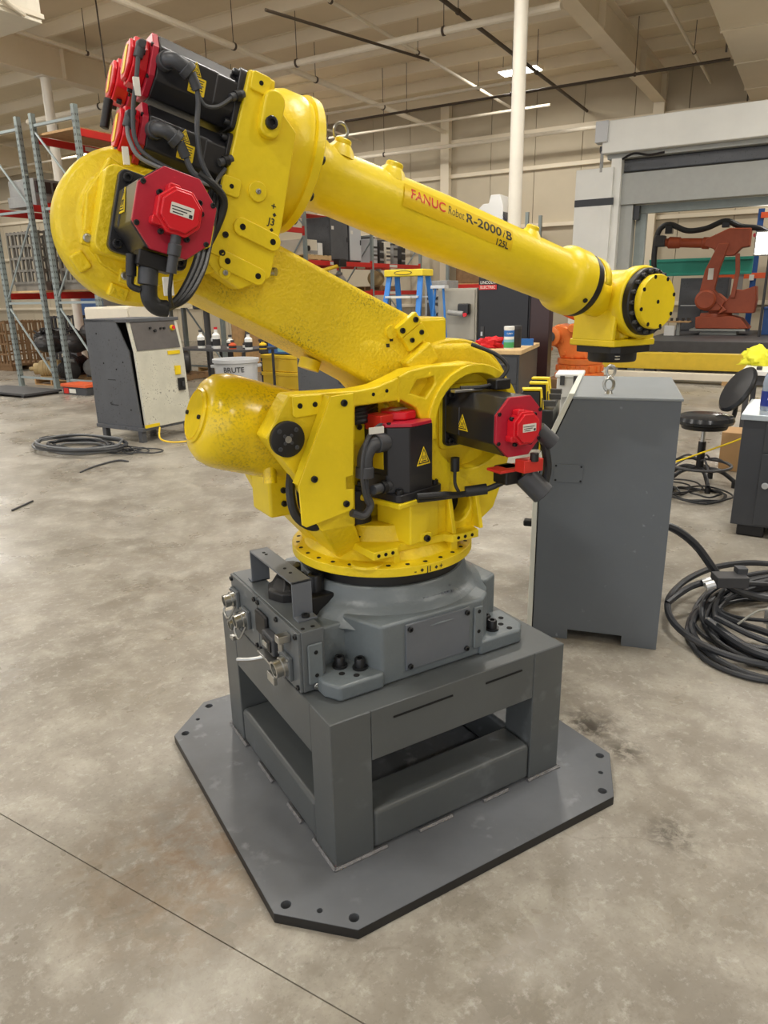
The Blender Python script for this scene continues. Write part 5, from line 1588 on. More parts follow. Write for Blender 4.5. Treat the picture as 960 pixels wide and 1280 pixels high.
for k_ in range(8):
    r0 = rnd.uniform(0.05, 0.14)
    cx, cy = rnd.uniform(-0.1, 0.1), rnd.uniform(-0.35, 0.5)
    MB().tube([(cx + r0 * math.cos(2 * math.pi * i / 8), cy + r0 * 1.6 * math.sin(2 * math.pi * i / 8), 0.010 + 0.02 * rnd.random()) for i in range(8)], 0.008, 6, 4, True).build('cable', rnd.choice(('cable_dark', 'cable')), lc2)
tag(MB().tube([H(3.62, 5.05, 0.17), H(3.55, 4.98, 0.06), H(3.62, 4.85, 0.02), H(3.85, 4.70, 0.02), H(4.05, 4.62, 0.02)], 0.010, 8).build('power_cord', 'crate_yellow'), 'yellow cord trailing from under the white door of the old controller', 'cord')
tag(MB().tube([H(4.15, 4.55, 0.012), H(4.0, 4.52, 0.012), H(3.92, 4.38, 0.012), H(4.1, 4.25, 0.012), H(4.35, 4.3, 0.02)], 0.010, 8).build('power_cord', 'cable_pale'), 'pale grey cord looped on the floor right of the old controller', 'cord')
tag(MB().tube([H(2.24, 4.62, 0.006), H(2.45, 4.70, 0.008), H(2.72, 4.70, 0.012), H(2.76, 4.58, 0.008)], 0.009, 6).build('steel_rod', 'dark_steel'), 'bent dark rod lying alone on the bare floor', 'rod')
tag(MB().tube([H(1.18, 4.02, 0.008), H(1.42, 4.12, 0.008)], 0.008, 6, 1).build('steel_rod', 'dark_steel'), 'short straight dark bar lying alone on the bare floor', 'rod')
sk = hthing('floor_skid', 'low black steel skid plate lying before the pallet rack', 'skid', 5.6, 10.7)
MB().bb(-0.35, 0.35, -0.7, 0.9, 0.035, 0.07).build('deck', 'dark_steel', sk, bevel=0.004)
for y in (-0.6, 0.1, 0.8):
    MB().bb(-0.33, 0.33, y - 0.03, y + 0.03, 0.0, 0.035).build('runner', 'dark_steel', sk)

# ================================================================== pallet racks
LEV = {0: (1.62, 3.05, 4.05), 1: (1.62, 2.95), 2: (1.58, 2.28, 3.45), 3: (1.58, 2.28)}
PA = [6.35, 9.25, 12.15, 15.05, 17.75]


def post_mesh():
    m = MB()
    m.bb(-0.04, 0.04, -0.040, -0.036, 0, 4.43)
    m.bb(-0.04, -0.036, -0.036, 0.03, 0, 4.43)
    m.bb(0.036, 0.04, -0.036, 0.03, 0, 4.43)
    return m


FRAME_LABEL = {(0, 0): 'grey punched upright frame of the inner rack row at its open end',
               (0, 1): 'grey punched upright frame of the back rack row at its open end'}
slotm = None
for row, (b0, b1) in enumerate(((9.22, 10.36), (10.67, 11.80))):
    for i, a_ in enumerate(PA if row == 0 else PA[:2]):
        lab = FRAME_LABEL.get((i, row)) or ('grey punched upright frame of the inner rack row, number %s from its open end' % ('two', 'three', 'four', 'five')[i - 1] if row == 0
                                            else 'grey punched upright frame of the back rack row, second from its open end')
        t = hthing('rack_frame', lab, 'rack frame', a_, b0, 0, 0, 'upright frames of the pallet racks')
        d = b1 - b0
        for yy in (0.04, d - 0.04):
            p = post_mesh().build('post', 'rack_grey', t)
            p.location = (0, yy, 0)
            MB().bb(-0.07, 0.07, yy - 0.06, yy + 0.06, 0, 0.008).build('foot_plate', 'rack_grey', p).location = (0, -yy, 0)
            if i == 0:
                sm_ = MB()
                for k_ in range(44):
                    for x in (-0.018, 0.018):
                        sm_.box((x, -0.0405, 0.20 + 0.095 * k_), (0.014, 0.002, 0.034))
                        sm_.box((-0.0405, x * 0.8, 0.20 + 0.095 * k_), (0.002, 0.014, 0.034))
                sm_.build('slot_row', 'dark_steel', p)['kind'] = 'stuff'
        for z in (0.17, 1.50, 3.0, 4.25):
            MB().bb(-0.018, 0.018, 0.08, d - 0.08, z - 0.02, z + 0.02).build('tie', 'brace_grey', t)
        for z0, z1, s_ in ((0.25, 1.40, 1), (1.60, 2.85, -1), (3.1, 4.15, 1)):
            y0, y1 = (d - 0.08, 0.08) if s_ > 0 else (0.08, d - 0.08)
            MB().cyl((0, y0, z1), (0, y1, z0), 0.020, n=6).build('brace', 'brace_grey', t)
LEVN = {1.62: 'low', 3.05: 'middle', 4.05: 'top', 2.95: 'upper', 1.58: 'low', 2.28: 'middle', 3.45: 'top'}
BAYN = ('open end bay', 'second bay', 'third bay', 'last bay')


def beam(a0, a1, b_, z, label, group, plate=True):
    t = hthing('rack_beam', label, 'rack beam', a0 + 0.042, b_, z, 0, group)
    L_ = a1 - a0 - 0.084
    MB().bb(0, L_, -0.025, 0.025, -0.055, 0.055).build('rail', 'rack_red', t, bevel=0.004)
    for x in (0.0, L_):
        MB().bb(x - 0.002, x + 0.002, -0.036, 0.036, -0.10, 0.10).build('end_plate', 'rack_red', t)
    if plate:
        MB().bb(L_ * 0.32, L_ * 0.32 + 0.42, -0.028, -0.0255, -0.035, 0.035).build('capacity_label', 'label_white', t)
    return t


for bay in range(4):
    for z in LEV[bay]:
        for side_, b_ in (('front', 9.22), ('rear', 10.36)):
            beam(PA[bay], PA[bay + 1], b_ + (0.04 if side_ == 'front' else -0.04), z,
                 'red %s beam of the %s shelf in the %s of the inner rack row' % (side_, LEVN[z], BAYN[bay]), 'red beams of the inner rack row')
for z in (1.62, 3.05):
    for side_, b_ in (('front', 10.71), ('rear', 11.76)):
        beam(PA[0], PA[1], b_, z, 'red %s beam of the %s shelf in the back rack row' % (side_, LEVN[z]), 'red beams of the back rack row')
hsingle(MB().bb(0.06, 2.84, 0.10, 1.06, 0.0, 0.035), 'shelf_deck', 'wood', 'plywood deck on the top shelf of the open end bay', 'deck', 6.35, 9.22, 4.108)
hsingle(MB().bb(0.06, 2.84, 0.10, 1.06, 0.0, 0.03), 'shelf_deck', 'wood_dark', 'dark plywood deck on the low shelf of the open end bay', 'deck', 6.35, 9.22, 1.68)
hsingle(MB().bb(0.06, 2.84, 0.10, 1.03, 0.0, 0.03), 'shelf_deck', 'wood_pale', 'pale timber deck on the low shelf of the back rack row', 'deck', 6.35, 10.67, 1.68)
hsingle(MB().bb(-0.02, 2.8, -0.03, 0.03, -0.035, 0.035), 'cream_beam', 'rack_cream', 'cream steel beam tied along the rack under its low red beam', 'rack beam', 6.45, 9.14, 1.40)


# ------------------------------------------------------------------ loads
def pallet(a, b_, z, label, mt='wood', rz=0.0, group='wooden pallets in the racks'):
    t = hthing('pallet', label, 'pallet', a, b_, z, rz, group)
    for y in (-0.48, 0, 0.48):
        MB().bb(-0.5, 0.5, y - 0.02, y + 0.02, 0.016, 0.10).build('stringer', mt, t)
    for k_ in range(6):
        x = -0.45 + 0.18 * k_
        MB().bb(x - 0.05, x + 0.05, -0.5, 0.5, 0.10, 0.117).build('deck_board', mt, t)
    for x in (-0.45, 0, 0.45):
        MB().bb(x - 0.05, x + 0.05, -0.5, 0.5, 0.0, 0.016).build('bottom_board', mt, t)
    return t


def crate(a, b_, z, w_, d_, h_, label, mt='crate_grey', group=None, nx=9, nz=4):
    """lattice sided bulk bin"""
    t = hthing('bulk_crate', label, 'crate', a, b_, z, 0, group)
    MB().bb(-w_ / 2, w_ / 2, -d_ / 2, d_ / 2, 0.10, 0.13).build('floor_pan', mt, t)
    for x in (-w_ / 2 + 0.06, 0, w_ / 2 - 0.06):
        MB().bb(x - 0.05, x + 0.05, -d_ / 2, d_ / 2, 0, 0.10).build('foot', mt, t)
    for s_ in (-1, 1):
        m = MB()
        for k_ in range(nx + 1):
            x = -w_ / 2 + w_ * k_ / nx
            m.bb(x - 0.018, x + 0.018, s_ * d_ / 2 - 0.015, s_ * d_ / 2 + 0.015, 0.12, h_)
        for k_ in range(nz + 1):
            z_ = 0.14 + (h_ - 0.17) * k_ / nz
            m.bb(-w_ / 2, w_ / 2, s_ * d_ / 2 - 0.012, s_ * d_ / 2 + 0.012, z_ - 0.02, z_ + 0.02)
        m.build('lattice_side', mt, t)
        m = MB()
        for k_ in range(nx):
            y = -d_ / 2 + d_ * k_ / (nx - 1)
            m.bb(s_ * w_ / 2 - 0.015, s_ * w_ / 2 + 0.015, y - 0.018, y + 0.018, 0.12, h_)
        for k_ in range(nz + 1):
            z_ = 0.14 + (h_ - 0.17) * k_ / nz
            m.bb(s_ * w_ / 2 - 0.012, s_ * w_ / 2 + 0.012, -d_ / 2, d_ / 2, z_ - 0.02, z_ + 0.02)
        m.build('lattice_side', mt, t)
    return t


def gearmotor(a, b_, z, s_, label, mt='junk_dark', rz=0.0, group='motors stored on the rack'):
    t = hthing('gear_motor', label, 'motor', a, b_, z, rz, group)
    MB().lathe([(0.13 * s_, -0.25 * s_), (0.16 * s_, -0.23 * s_), (0.16 * s_, 0.12 * s_), (0.11 * s_, 0.16 * s_), (0.11 * s_, 0.24 * s_), (0.04 * s_, 0.25 * s_), (0.04 * s_, 0.34 * s_)],
               axis((0, 0, 0.17 * s_), (1, 0, 0)), 20).build('body', mt, t)
    for k_ in range(6):
        MB().lathe([(0.172 * s_, (-0.18 + 0.045 * k_) * s_), (0.172 * s_, (-0.165 + 0.045 * k_) * s_)], axis((0, 0, 0.17 * s_), (1, 0, 0)), 20).build('fin', mt, t)
    MB().bb(-0.12 * s_, 0.12 * s_, -0.13 * s_, 0.13 * s_, 0, 0.035 * s_).build('foot', mt, t)
    MB().box((-0.05 * s_, -0.06 * s_, 0.34 * s_), (0.14 * s_, 0.10 * s_, 0.08 * s_)).build('terminal_box', 'junk_grey', t, bevel=0.004)
    return t


def cabinet(a, b_, z, w_, d_, h_, label, mt='old_grey', face='door_white', rz=0.0, group=None, cat='cabinet'):
    t = hthing('control_cabinet', label, cat, a, b_, z, rz, group)
    MB().bb(-w_ / 2, w_ / 2, -d_ / 2, d_ / 2, 0.02, h_).build('body', mt, t, bevel=0.006)
    dr = MB().bb(-w_ / 2 + 0.015, w_ / 2 - 0.015, -d_ / 2 - 0.022, -d_ / 2, 0.04, h_ - 0.02).build('door', face, t, bevel=0.004)
    MB().bb(w_ / 2 - 0.07, w_ / 2 - 0.045, -d_ / 2 - 0.045, -d_ / 2 - 0.022, h_ * 0.45, h_ * 0.45 + 0.12).build('handle', 'dark_steel', dr, bevel=0.004)
    MB().bb(-w_ / 2 + 0.06, -w_ / 2 + 0.16, -d_ / 2 - 0.024, -d_ / 2 - 0.022, h_ * 0.72, h_ * 0.72 + 0.08).build('label_plate', 'label_white', dr)
    for x in (-w_ / 2 + 0.05, w_ / 2 - 0.05):
        MB().bb(x - 0.04, x + 0.04, -d_ / 2 + 0.02, d_ / 2 - 0.02, 0, 0.02).build('foot', 'dark_steel', t)
    return t


def carton(a, b_, z, w_, d_, h_, label, mt='cardboard', rz=0.0, group=None):
    t = hthing('carton', label, 'box', a, b_, z, rz, group)
    MB().bb(-w_ / 2, w_ / 2, -d_ / 2, d_ / 2, 0, h_).build('box', mt, t, bevel=0.004)
    MB().bb(-w_ / 2 - 0.001, w_ / 2 + 0.001, -0.025, 0.025, h_ * 0.7, h_ + 0.001).build('tape', 'foam', t)
    return t


# open end bay (left of the picture), low shelf and floor
crate(7.0, 9.80, 1.71, 1.05, 0.95, 0.95, 'grey lattice bulk crate on the low shelf of the open end bay', group=None)
crate(8.25, 9.80, 1.71, 1.05, 0.95, 0.85, 'second grey lattice bulk crate on the low shelf, farther into the bay')
crate(7.0, 11.22, 1.71, 1.05, 0.90, 1.00, 'grey lattice bulk crate on the low shelf of the back rack row')
crate(8.3, 11.22, 1.71, 1.05, 0.90, 0.90, 'second grey lattice bulk crate in the back rack row, farther in', 'wood_dark')
t = hthing('pump_unit', 'grey machine unit with dark red panels on the middle shelf of the back row', 'machine', 7.1, 11.2, 3.108)
MB().bb(-0.55, 0.55, -0.40, 0.40, 0.0, 0.18).build('skid', 'junk_grey', t, bevel=0.01)
for k_ in range(3):
    MB().bb(-0.5 + 0.35 * k_, -0.22 + 0.35 * k_, -0.405, -0.36, 0.22, 0.40).build('panel', 'panel_brown', t)
MB().bb(-0.52, 0.52, -0.36, 0.36, 0.18, 0.45).build('housing', 'junk_grey', t, bevel=0.01)
gearmotor(8.3, 11.2, 3.108, 1.6, 'dark gear motor on the middle shelf of the back row', group=None)
gearmotor(6.95, 9.75, 3.108, 1.3, 'dark finned motor on the middle shelf at the open end', group=None)
pallet(7.1, 9.80, 0.0, 'worn wooden pallet on the floor under the open end bay', 'wood_dark')
pallet(7.1, 11.22, 0.0, 'worn wooden pallet on the floor under the back rack row', 'wood')
pallet(8.3, 9.80, 0.0, 'worn wooden pallet on the floor under the open end bay, farther in', 'wood_dark')
gearmotor(6.80, 11.54, 0.12, 1.0, 'round tan motor on the floor pallet of the back row', 'junk_tan', 2.2, None)
gearmotor(6.85, 9.60, 0.12, 1.5, 'big black motor lying on the floor pallet at the open end', 'junk_dark', 1.7, None)
gearmotor(7.42, 10.08, 0.12, 1.2, 'black motor with grey box lying behind the big black motor', 'junk_dark', 0.2, None)
gearmotor(8.1, 9.60, 0.12, 1.4, 'dark motor heaped on the farther floor pallet', 'junk_dark', 2.5, None)
gearmotor(8.4, 10.12, 0.12, 1.0, 'blue painted motor on the farther floor pallet', 'junk_blue', 0.9, None)
gearmotor(6.75, 10.90, 0.12, 0.95, 'black motor beside the tan one on the back row pallet', 'junk_dark', 1.4, None)
gearmotor(7.40, 11.50, 0.12, 1.2, 'black motor behind the tan one on the back row pallet', 'junk_dark', 0.4, None)
gearmotor(7.35, 10.92, 0.12, 1.0, 'grey motor deep on the back row pallet', 'junk_grey', 0.8, None)
for k_, (a_, b_, z_, s_, lab) in enumerate(((6.85, 11.50, 0.66, 0.18, 'black bag of cables heaped on the motors of the back row'), (7.05, 10.90, 0.64, 0.18, 'black bag heaped behind the other on the back row'),
                                           (6.85, 9.72, 0.84, 0.26, 'black bag of cables on the motors at the open end'), (7.55, 10.0, 0.74, 0.26, 'dark bag heaped deeper in the open end bay'))):
    m = MB()
    rnd = random.Random(30 + k_)
    for i in range(7):
        m.ball((rnd.uniform(-s_, s_), rnd.uniform(-s_, s_) * 0.8, rnd.uniform(0.06, 0.20)), rnd.uniform(0.14, 0.22), 10, 7, (1.1, 1, 0.7))
    for i in range(6):
        m.tube([(rnd.uniform(-s_, s_), rnd.uniform(-s_, s_), rnd.uniform(0.15, 0.38)) for q_ in range(5)], 0.016, 6, 5)
    hsingle(m, 'cable_bag', 'junk_dark', lab, 'bag', a_, b_, z_)
crate(9.2, 13.6, 0.0, 1.1, 1.0, 1.2, 'dark lattice crate on the floor beyond the racks', 'junk_dark')
crate(8.6, 15.2, 0.0, 1.1, 1.0, 1.1, 'brown lattice crate on the floor far beyond the racks', 'wood_dark')
cabinet(10.5, 14.2, 0, 1.0, 0.9, 1.7, 'tall blue grey cabinet on the floor beyond the racks', 'junk_blue', 'junk_grey')
cabinet(7.6, 16.8, 0, 1.0, 0.9, 1.5, 'dark cabinet on the floor far beyond the racks', 'junk_dark', 'old_grey')
t = hthing('orange_machine', 'orange machine casting with white pipe on the back row floor', 'machine', 8.0, 11.15, 0.12)
MB().prism([(-0.3, 0), (0.3, 0), (0.34, 0.55), (0.18, 1.15), (-0.25, 1.15), (-0.34, 0.5)], -0.28, 0.28, XZ).build('casting', 'orange_bin', t, bevel=0.02)
MB().cyl((-0.05, -0.40, 0.1), (0.0, -0.40, 0.95), 0.05, n=14).build('pipe', 'white', t)
ob = hthing('storage_bin', 'orange and grey plastic storage bin on the floor before the rack', 'bin', 6.06, 9.60)
MB().prism(rrect(0.34, 0.62, 0.03, 3), 0, 0.13).build('tub', 'plug_grey', ob)
MB().prism(rrect(0.38, 0.66, 0.03, 3), 0.13, 0.18).build('lid', 'orange_bin', ob, bevel=0.008)
MB().bb(-0.172, -0.17, -0.05, 0.12, 0.03, 0.10).build('label', 'label_white', ob)
MB().bb(-0.175, -0.17, 0.14, 0.26, 0.02, 0.11).build('patch', 'box_red', ob)

# second bay, behind the lower arm
carton(9.9, 9.8, 1.64, 0.7, 0.6, 0.7, 'large brown carton on the low shelf of the second bay')
t = hthing('plywood_sheet', 'tan plywood sheet leaning upright against the rack in the second bay', 'board', 9.75, 9.08)
MB().bb(-0.45, 0.45, -0.02, 0.0, 0.0, 1.42).build('sheet', 'wood', t)
MB().cyl((-0.30, -0.05, 0.2), (0.1, -0.03, 1.3), 0.016, n=8).build('bar', 'dark_steel', t)
cabinet(10.9, 9.75, 1.64, 0.8, 0.7, 0.9, 'grey control cabinet on the low shelf of the second bay')
pallet(10.0, 9.8, 0.0, 'pale wooden pallet on the floor of the second bay', 'wood_pale')
gearmotor(10.0, 9.7, 0.12, 1.7, 'dark motor on the pale floor pallet of the second bay', 'junk_dark', 0.7, None)
gearmotor(11.2, 9.8, 0.0, 1.7, 'blue motor on the floor of the second bay', 'junk_blue', 0.2, None)
gearmotor(9.9, 9.8, 3.01, 1.5, 'grey motor on the upper shelf of the second bay', 'junk_grey', 0.2, None)
carton(11.1, 9.8, 3.01, 0.8, 0.6, 0.5, 'flat brown carton on the upper shelf of the second bay')

# third and last bay: what shows between the two arms
pallet(12.72, 9.78, 2.34, 'pale pallet under the white boxes on the middle shelf', 'wood_pale')
t = hthing('equipment_box', 'pair of white equipment boxes on the pale pallet of the third bay', 'equipment', 12.72, 9.75, 2.457)
MB().bb(-0.45, 0.10, -0.35, 0.35, 0.0, 0.34).build('large_box', 'panel_cream', t, bevel=0.01)
MB().bb(0.12, 0.32, -0.35, 0.3, 0.0, 0.28).build('small_box', 'white', t, bevel=0.01)
MB().lathe([(0.06, 0), (0.06, 0.05)], axis((-0.30, -0.35, 0.14), (0, -1, 0)), 16).build('vent', 'black', t)
MB().bb(-0.4, 0.1, -0.353, -0.35, 0.02, 0.10).build('grille', 'junk_grey', t)
cabinet(13.66, 9.75, 2.34, 0.78, 0.8, 1.0, 'tall charcoal control cabinet on the middle shelf of the third bay', 'old_grey', 'old_grey')
cabinet(14.38, 9.72, 2.34, 0.55, 0.75, 0.92, 'white door control cabinet beside the charcoal one in the third bay', 'old_grey', 'tub_grey')
for k_, (a_, h_, mt, lab) in enumerate(((15.45, 0.62, 'tub_grey', 'white slim drive unit nearest the white door cabinet in the last bay'), (15.80, 0.55, 'junk_dark', 'black slim drive unit in the last bay between two white ones'),
                                        (16.15, 0.58, 'panel_cream', 'cream slim drive unit in the middle of the last bay'), (16.55, 0.5, 'junk_grey', 'grey slim drive unit in the last bay beside the cream one'),
                                        (17.0, 0.45, 'junk_dark', 'dark slim drive unit at the wall end of the last bay'))):
    t = hthing('drive_unit', lab, 'drive', a_, 9.7, 2.34, 0, 'slim drive units in the last bay')
    MB().bb(-0.12, 0.12, -0.3, 0.3, 0, h_).build('case', mt, t, bevel=0.008)
    for q_ in range(4):
        MB().bb(-0.10, 0.10, -0.31, -0.3, 0.08 + 0.10 * q_, 0.13 + 0.10 * q_).build('fin', 'junk_dark' if q_ % 2 else 'junk_grey', t)
    MB().bb(-0.08, 0.08, -0.25, 0.2, h_, h_ + 0.05).build('top_vent', 'dark_steel', t)
t = hthing('hose_machine', 'brown winder with white hose wheels on the top shelf of the third bay', 'machine', 12.9, 9.7, 3.51)
MB().bb(-0.45, 0.45, -0.3, 0.3, 0, 0.25).build('case', 'wood_dark', t, bevel=0.02)
for x in (-0.25, 0.2):
    MB().lathe([(0.16, -0.06), (0.19, 0), (0.16, 0.06)], axis((x, -0.34, 0.20), (0, -1, 0)), 20).build('wheel', 'tub_grey', t)
carton(14.2, 9.7, 3.51, 0.8, 0.6, 0.35, 'brown open carton on the top shelf of the third bay')
pallet(16.0, 9.78, 1.64, 'brown pallet on the low shelf of the last bay', 'wood_dark')
gearmotor(13.0, 9.7, 1.64, 1.2, 'black motor on the low shelf of the third bay', 'junk_dark', 0.3, None)
gearmotor(14.0, 9.7, 1.64, 1.2, 'grey motor on the low shelf of the third bay', 'junk_grey', 0.9, None)
gearmotor(16.0, 9.7, 1.76, 1.2, 'tan motor on the brown pallet of the last bay', 'junk_tan', 0.3, None)
carton(13.2, 9.7, 0, 0.9, 0.7, 0.8, 'brown carton on the floor of the third bay')
cabinet(14.3, 9.7, 0, 0.7, 0.7, 1.3, 'cream cabinet on the floor of the third bay', 'panel_cream', 'panel_cream')
t = hthing('yellow_hoist', 'yellow tube boom with black clamp lying out over the third bay beam', 'hoist', 12.4, 9.02, 2.06)
MB().cyl((-0.1, 0.02, 0), (0.75, 0.0, 0.16), 0.045, n=14).build('boom', 'crate_yellow', t)
MB().box((0.80, 0, 0.22), (0.30, 0.20, 0.18)).build('clamp', 'panel_black', t, bevel=0.03)
MB().cyl((0.3, 0.02, 0.05), (0.3, 0.02, -2.06), 0.02, n=8).build('stand_pole', 'dark_steel', t)

# shelf against the end wall with a white machine on top
sh_ = hthing('wall_rack', 'short pallet rack standing against the end wall behind the yellow arm', 'rack', 16.6, 5.6)
for y in (0.0, 2.2):
    for x in (0.0, 1.0):
        MB().bb(x - 0.04, x + 0.04, y - 0.04, y + 0.04, 0, 3.45).build('post', 'rack_grey', sh_)
for z in (1.7, 2.95):
    for x in (-0.02, 1.02):
        MB().bb(x - 0.025, x + 0.025, 0.04, 2.16, z - 0.06, z + 0.06).build('beam', 'rack_red', sh_, bevel=0.004)
    MB().bb(0.0, 1.0, 0.04, 2.16, z + 0.06, z + 0.09).build('shelf', 'wood', sh_)
for y in (0.35, 0.9, 1.5):
    MB().bb(-0.048, -0.046, y, y + 0.22, 2.92, 2.99).build('label_plate', 'label_white', sh_)
t = hthing('tooling_machine', 'white bench machine with slanted panel on the blue pallet of the wall rack', 'machine', 17.0, 6.75, 3.22)
MB().prism([(-0.45, 0), (0.35, 0), (0.35, 0.30), (0.10, 0.52), (-0.05, 0.52), (-0.10, 0.72), (-0.36, 0.72), (-0.45, 0.45)], -0.30, 0.30, YZ).build('case', 'white', t, bevel=0.02)
MB().prism([(-0.40, 0.30), (-0.46, 0.30), (-0.62, 0.10), (-0.56, 0.08)], -0.28, 0.28, YZ).build('panel', 'dark_steel', t)
MB().bb(-0.32, -0.30, -0.05, 0.15, 0.08, 0.22).build('screen', 'junk_dark', t)
t = hthing('plastic_pallet', 'blue plastic pallet under the white machine on the wall rack', 'pallet', 17.0, 6.65, 3.045)
for y in (-0.45, 0, 0.45):
    MB().bb(-0.42, 0.42, y - 0.06, y + 0.06, 0, 0.13).build('foot', 'crate_blue', t)
MB().bb(-0.45, 0.45, -0.55, 0.55, 0.13, 0.17).build('deck', 'crate_blue', t, bevel=0.006)
for b_, lab in ((7.6, 'pale blue box at the post end of the wall rack'), (7.95, 'second pale blue box standing off the wall rack end')):
    pass
carton(17.0, 7.55, 3.045, 0.45, 0.40, 0.55, 'pale blue wrapped box at the end of the wall rack', 'cyan_box')
carton(17.0, 6.2, 1.80, 0.6, 0.7, 0.6, 'brown carton on the lower shelf of the wall rack')
carton(17.0, 7.2, 1.80, 0.6, 0.8, 0.5, 'brown wide carton on the lower shelf of the wall rack', 'wood_dark')

# ================================================================== middle ground behind the robot
ld = hthing('step_ladder', 'blue fibreglass step ladder with a yellow top cap', 'ladder', 7.2, 3.85)
TOPZ = 1.86
MB().bb(-0.16, 0.16, -0.30, 0.30, TOPZ - 0.09, TOPZ).build('top_cap', 'ladder_yellow', ld, bevel=0.012)
for s_ in (-1, 1):
    for x0, x1, mt in ((-0.10, -0.55, 'ladder_blue'), (0.10, 0.50, 'ladder_blue')):
        M_ = axis((x0, s_ * 0.24, TOPZ - 0.06), (x1 - x0, s_ * 0.10, -(TOPZ - 0.06)), (0, 1, 0))
        ln_ = Vector((x1 - x0, s_ * 0.10, TOPZ - 0.06)).length
        MB().bb(-0.038, 0.038, -0.014, 0.014, 0, ln_, M_).build('rail', mt, ld, bevel=0.003)
for k_ in range(6):
    z = TOPZ - 0.36 - 0.28 * k_
    f_ = (TOPZ - 0.06 - z) / (TOPZ - 0.06)
    MB().bb(-0.10 - 0.45 * f_ - 0.04, -0.10 - 0.45 * f_ + 0.05, -0.24 - 0.1 * f_, 0.24 + 0.1 * f_, z - 0.015, z + 0.015).build('step', 'alu', ld, bevel=0.003)
    if k_ % 2 == 0:
        MB().bb(0.10 + 0.40 * f_ - 0.012, 0.10 + 0.40 * f_ + 0.012, -0.24 - 0.1 * f_, 0.24 + 0.1 * f_, z - 0.01, z + 0.01).build('rear_bar', 'alu', ld)
MB().prism([(p[0] * 0.14, TOPZ - 0.045 + p[1] * 0.028) for p in circ(0, 0, 1, 20)], -0.163, -0.160, YZ).build('badge', 'label_ink', ld)
MB().prism([(p[0] * 0.125, TOPZ - 0.045 + p[1] * 0.020) for p in circ(0, 0, 1, 20)], -0.165, -0.163, YZ).build('badge_face', 'label_yellow', ld)
MB().bb(-0.235, -0.230, -0.15, 0.15, TOPZ - 0.375, TOPZ - 0.345).build('step_label', 'label_white', ld)

wc = hthing('weld_cabinet', 'tan grey welding power cabinet with a torch hung on its door', 'cabinet', 7.0, 2.74)
MB().bb(0.0, 0.6, 0.0, 0.56, 0.10, 1.60).build('body', 'weld_grey', wc, bevel=0.006)
wd_ = MB().bb(-0.022, 0.0, 0.02, 0.54, 0.95, 1.58).build('door', 'weld_grey', wc, bevel=0.004)
MB().bb(-0.022, 0.0, 0.02, 0.54, 0.12, 0.93).build('door', 'dark_steel', wc, bevel=0.004)
for x in (0.06, 0.54):
    for y in (0.06, 0.5):
        MB().bb(x - 0.04, x + 0.04, y - 0.04, y + 0.04, 0, 0.10).build('foot', 'black', wc)
tm = MB().box((-0.08, 0.14, 1.34), (0.10, 0.16, 0.14)).build('torch_holster', 'panel_black', wd_, bevel=0.02)
MB().cyl((-0.13, 0.13, 1.28), (-0.13, 0.34, 1.30), 0.035, n=14).build('torch', 'junk_grey', tm)
MB().lathe([(0.025, 0), (0.025, 0.03)], axis((-0.13, 0.10, 1.27), (-1, 0, 0)), 12).build('dial', 'cap_red', tm)
bkd = hthing('weld_booth', 'tall black steel booth with a latch door behind the tool bench', 'booth', 7.0, 2.02)
MB().bb(0.0, 0.35, 0.0, 0.70, 0.0, 1.73).build('body', 'panel_black', bkd, bevel=0.006)
dd = MB().bb(-0.02, 0.0, 0.02, 0.68, 0.06, 1.71).build('door', 'panel_black', bkd, bevel=0.004)
MB().bb(-0.032, -0.02, 0.60, 0.65, 0.95, 1.12).build('latch', 'dark_steel', dd, bevel=0.004)
MB().box((-0.04, 0.625, 1.03), (0.02, 0.025, 0.05)).build('latch_knob', 'alu', dd)
MB().bb(0.0, 0.15, -0.25, -0.002, 0.0, 1.73).build('side_bay', 'panel_brown', bkd, bevel=0.006)
MB().bb(-0.004, 0.0, -0.20, -0.17, 1.45, 1.60).build('sticker', 'label_white', bkd)
sg = MB().bb(-0.030, -0.0205, 0.44, 0.68, 1.575, 1.690).build('maker_sign', 'label_ink', bkd, bevel=0.001)
MB().bb(-0.032, -0.030, 0.44, 0.68, 1.575, 1.632).build('red_band', 'sign_red', sg)
for txt, z in (('LINCOLN', 1.645), ('ELECTRIC', 1.587)):
    text_mb(txt, 0.050, lambda u, v, z=z: (-0.0335, 0.56 - u, z + v), 0.0005, 'CENTER', fit=0.20).build('lettering', 'label_white', sg, smooth=False)
t = hthing('pipe_frame', 'blue and chrome tube frame leaning before the welding cabinet', 'frame', 6.85, 3.32)
MB().tube([(0, 0.10, 0.0), (0, -0.06, 1.62)], 0.016, 8, 1).build('tube', 'ladder_blue', t)
MB().tube([(0.02, -0.28, 0.0), (0.02, -0.16, 1.62)], 0.016, 8, 1).build('tube', 'ladder_blue', t)
MB().bb(-0.05, 0.06, -0.22, -0.01, 1.60, 1.64).build('cap', 'alu', t, bevel=0.004)
t = hthing('wire_feeder', 'grey open wire feeder box beside the step ladder', 'equipment', 8.05, 3.68)
MB().bb(0, 0.4, 0, 0.36, 0.0, 1.15).build('stand', 'dark_steel', t)
MB().bb(0, 0.4, 0.0, 0.36, 1.15, 1.72).build('case', 'junk_grey', t, bevel=0.006)
for z in (1.22, 1.45):
    MB().bb(-0.01, 0, 0.04, 0.32, z, z + 0.19).build('panel', 'junk_dark', t)
    MB().lathe([(0.06, 0), (0.06, 0.02)], axis((-0.01, 0.18, z + 0.09), (-1, 0, 0)), 16).build('spool', 'junk_grey', t)

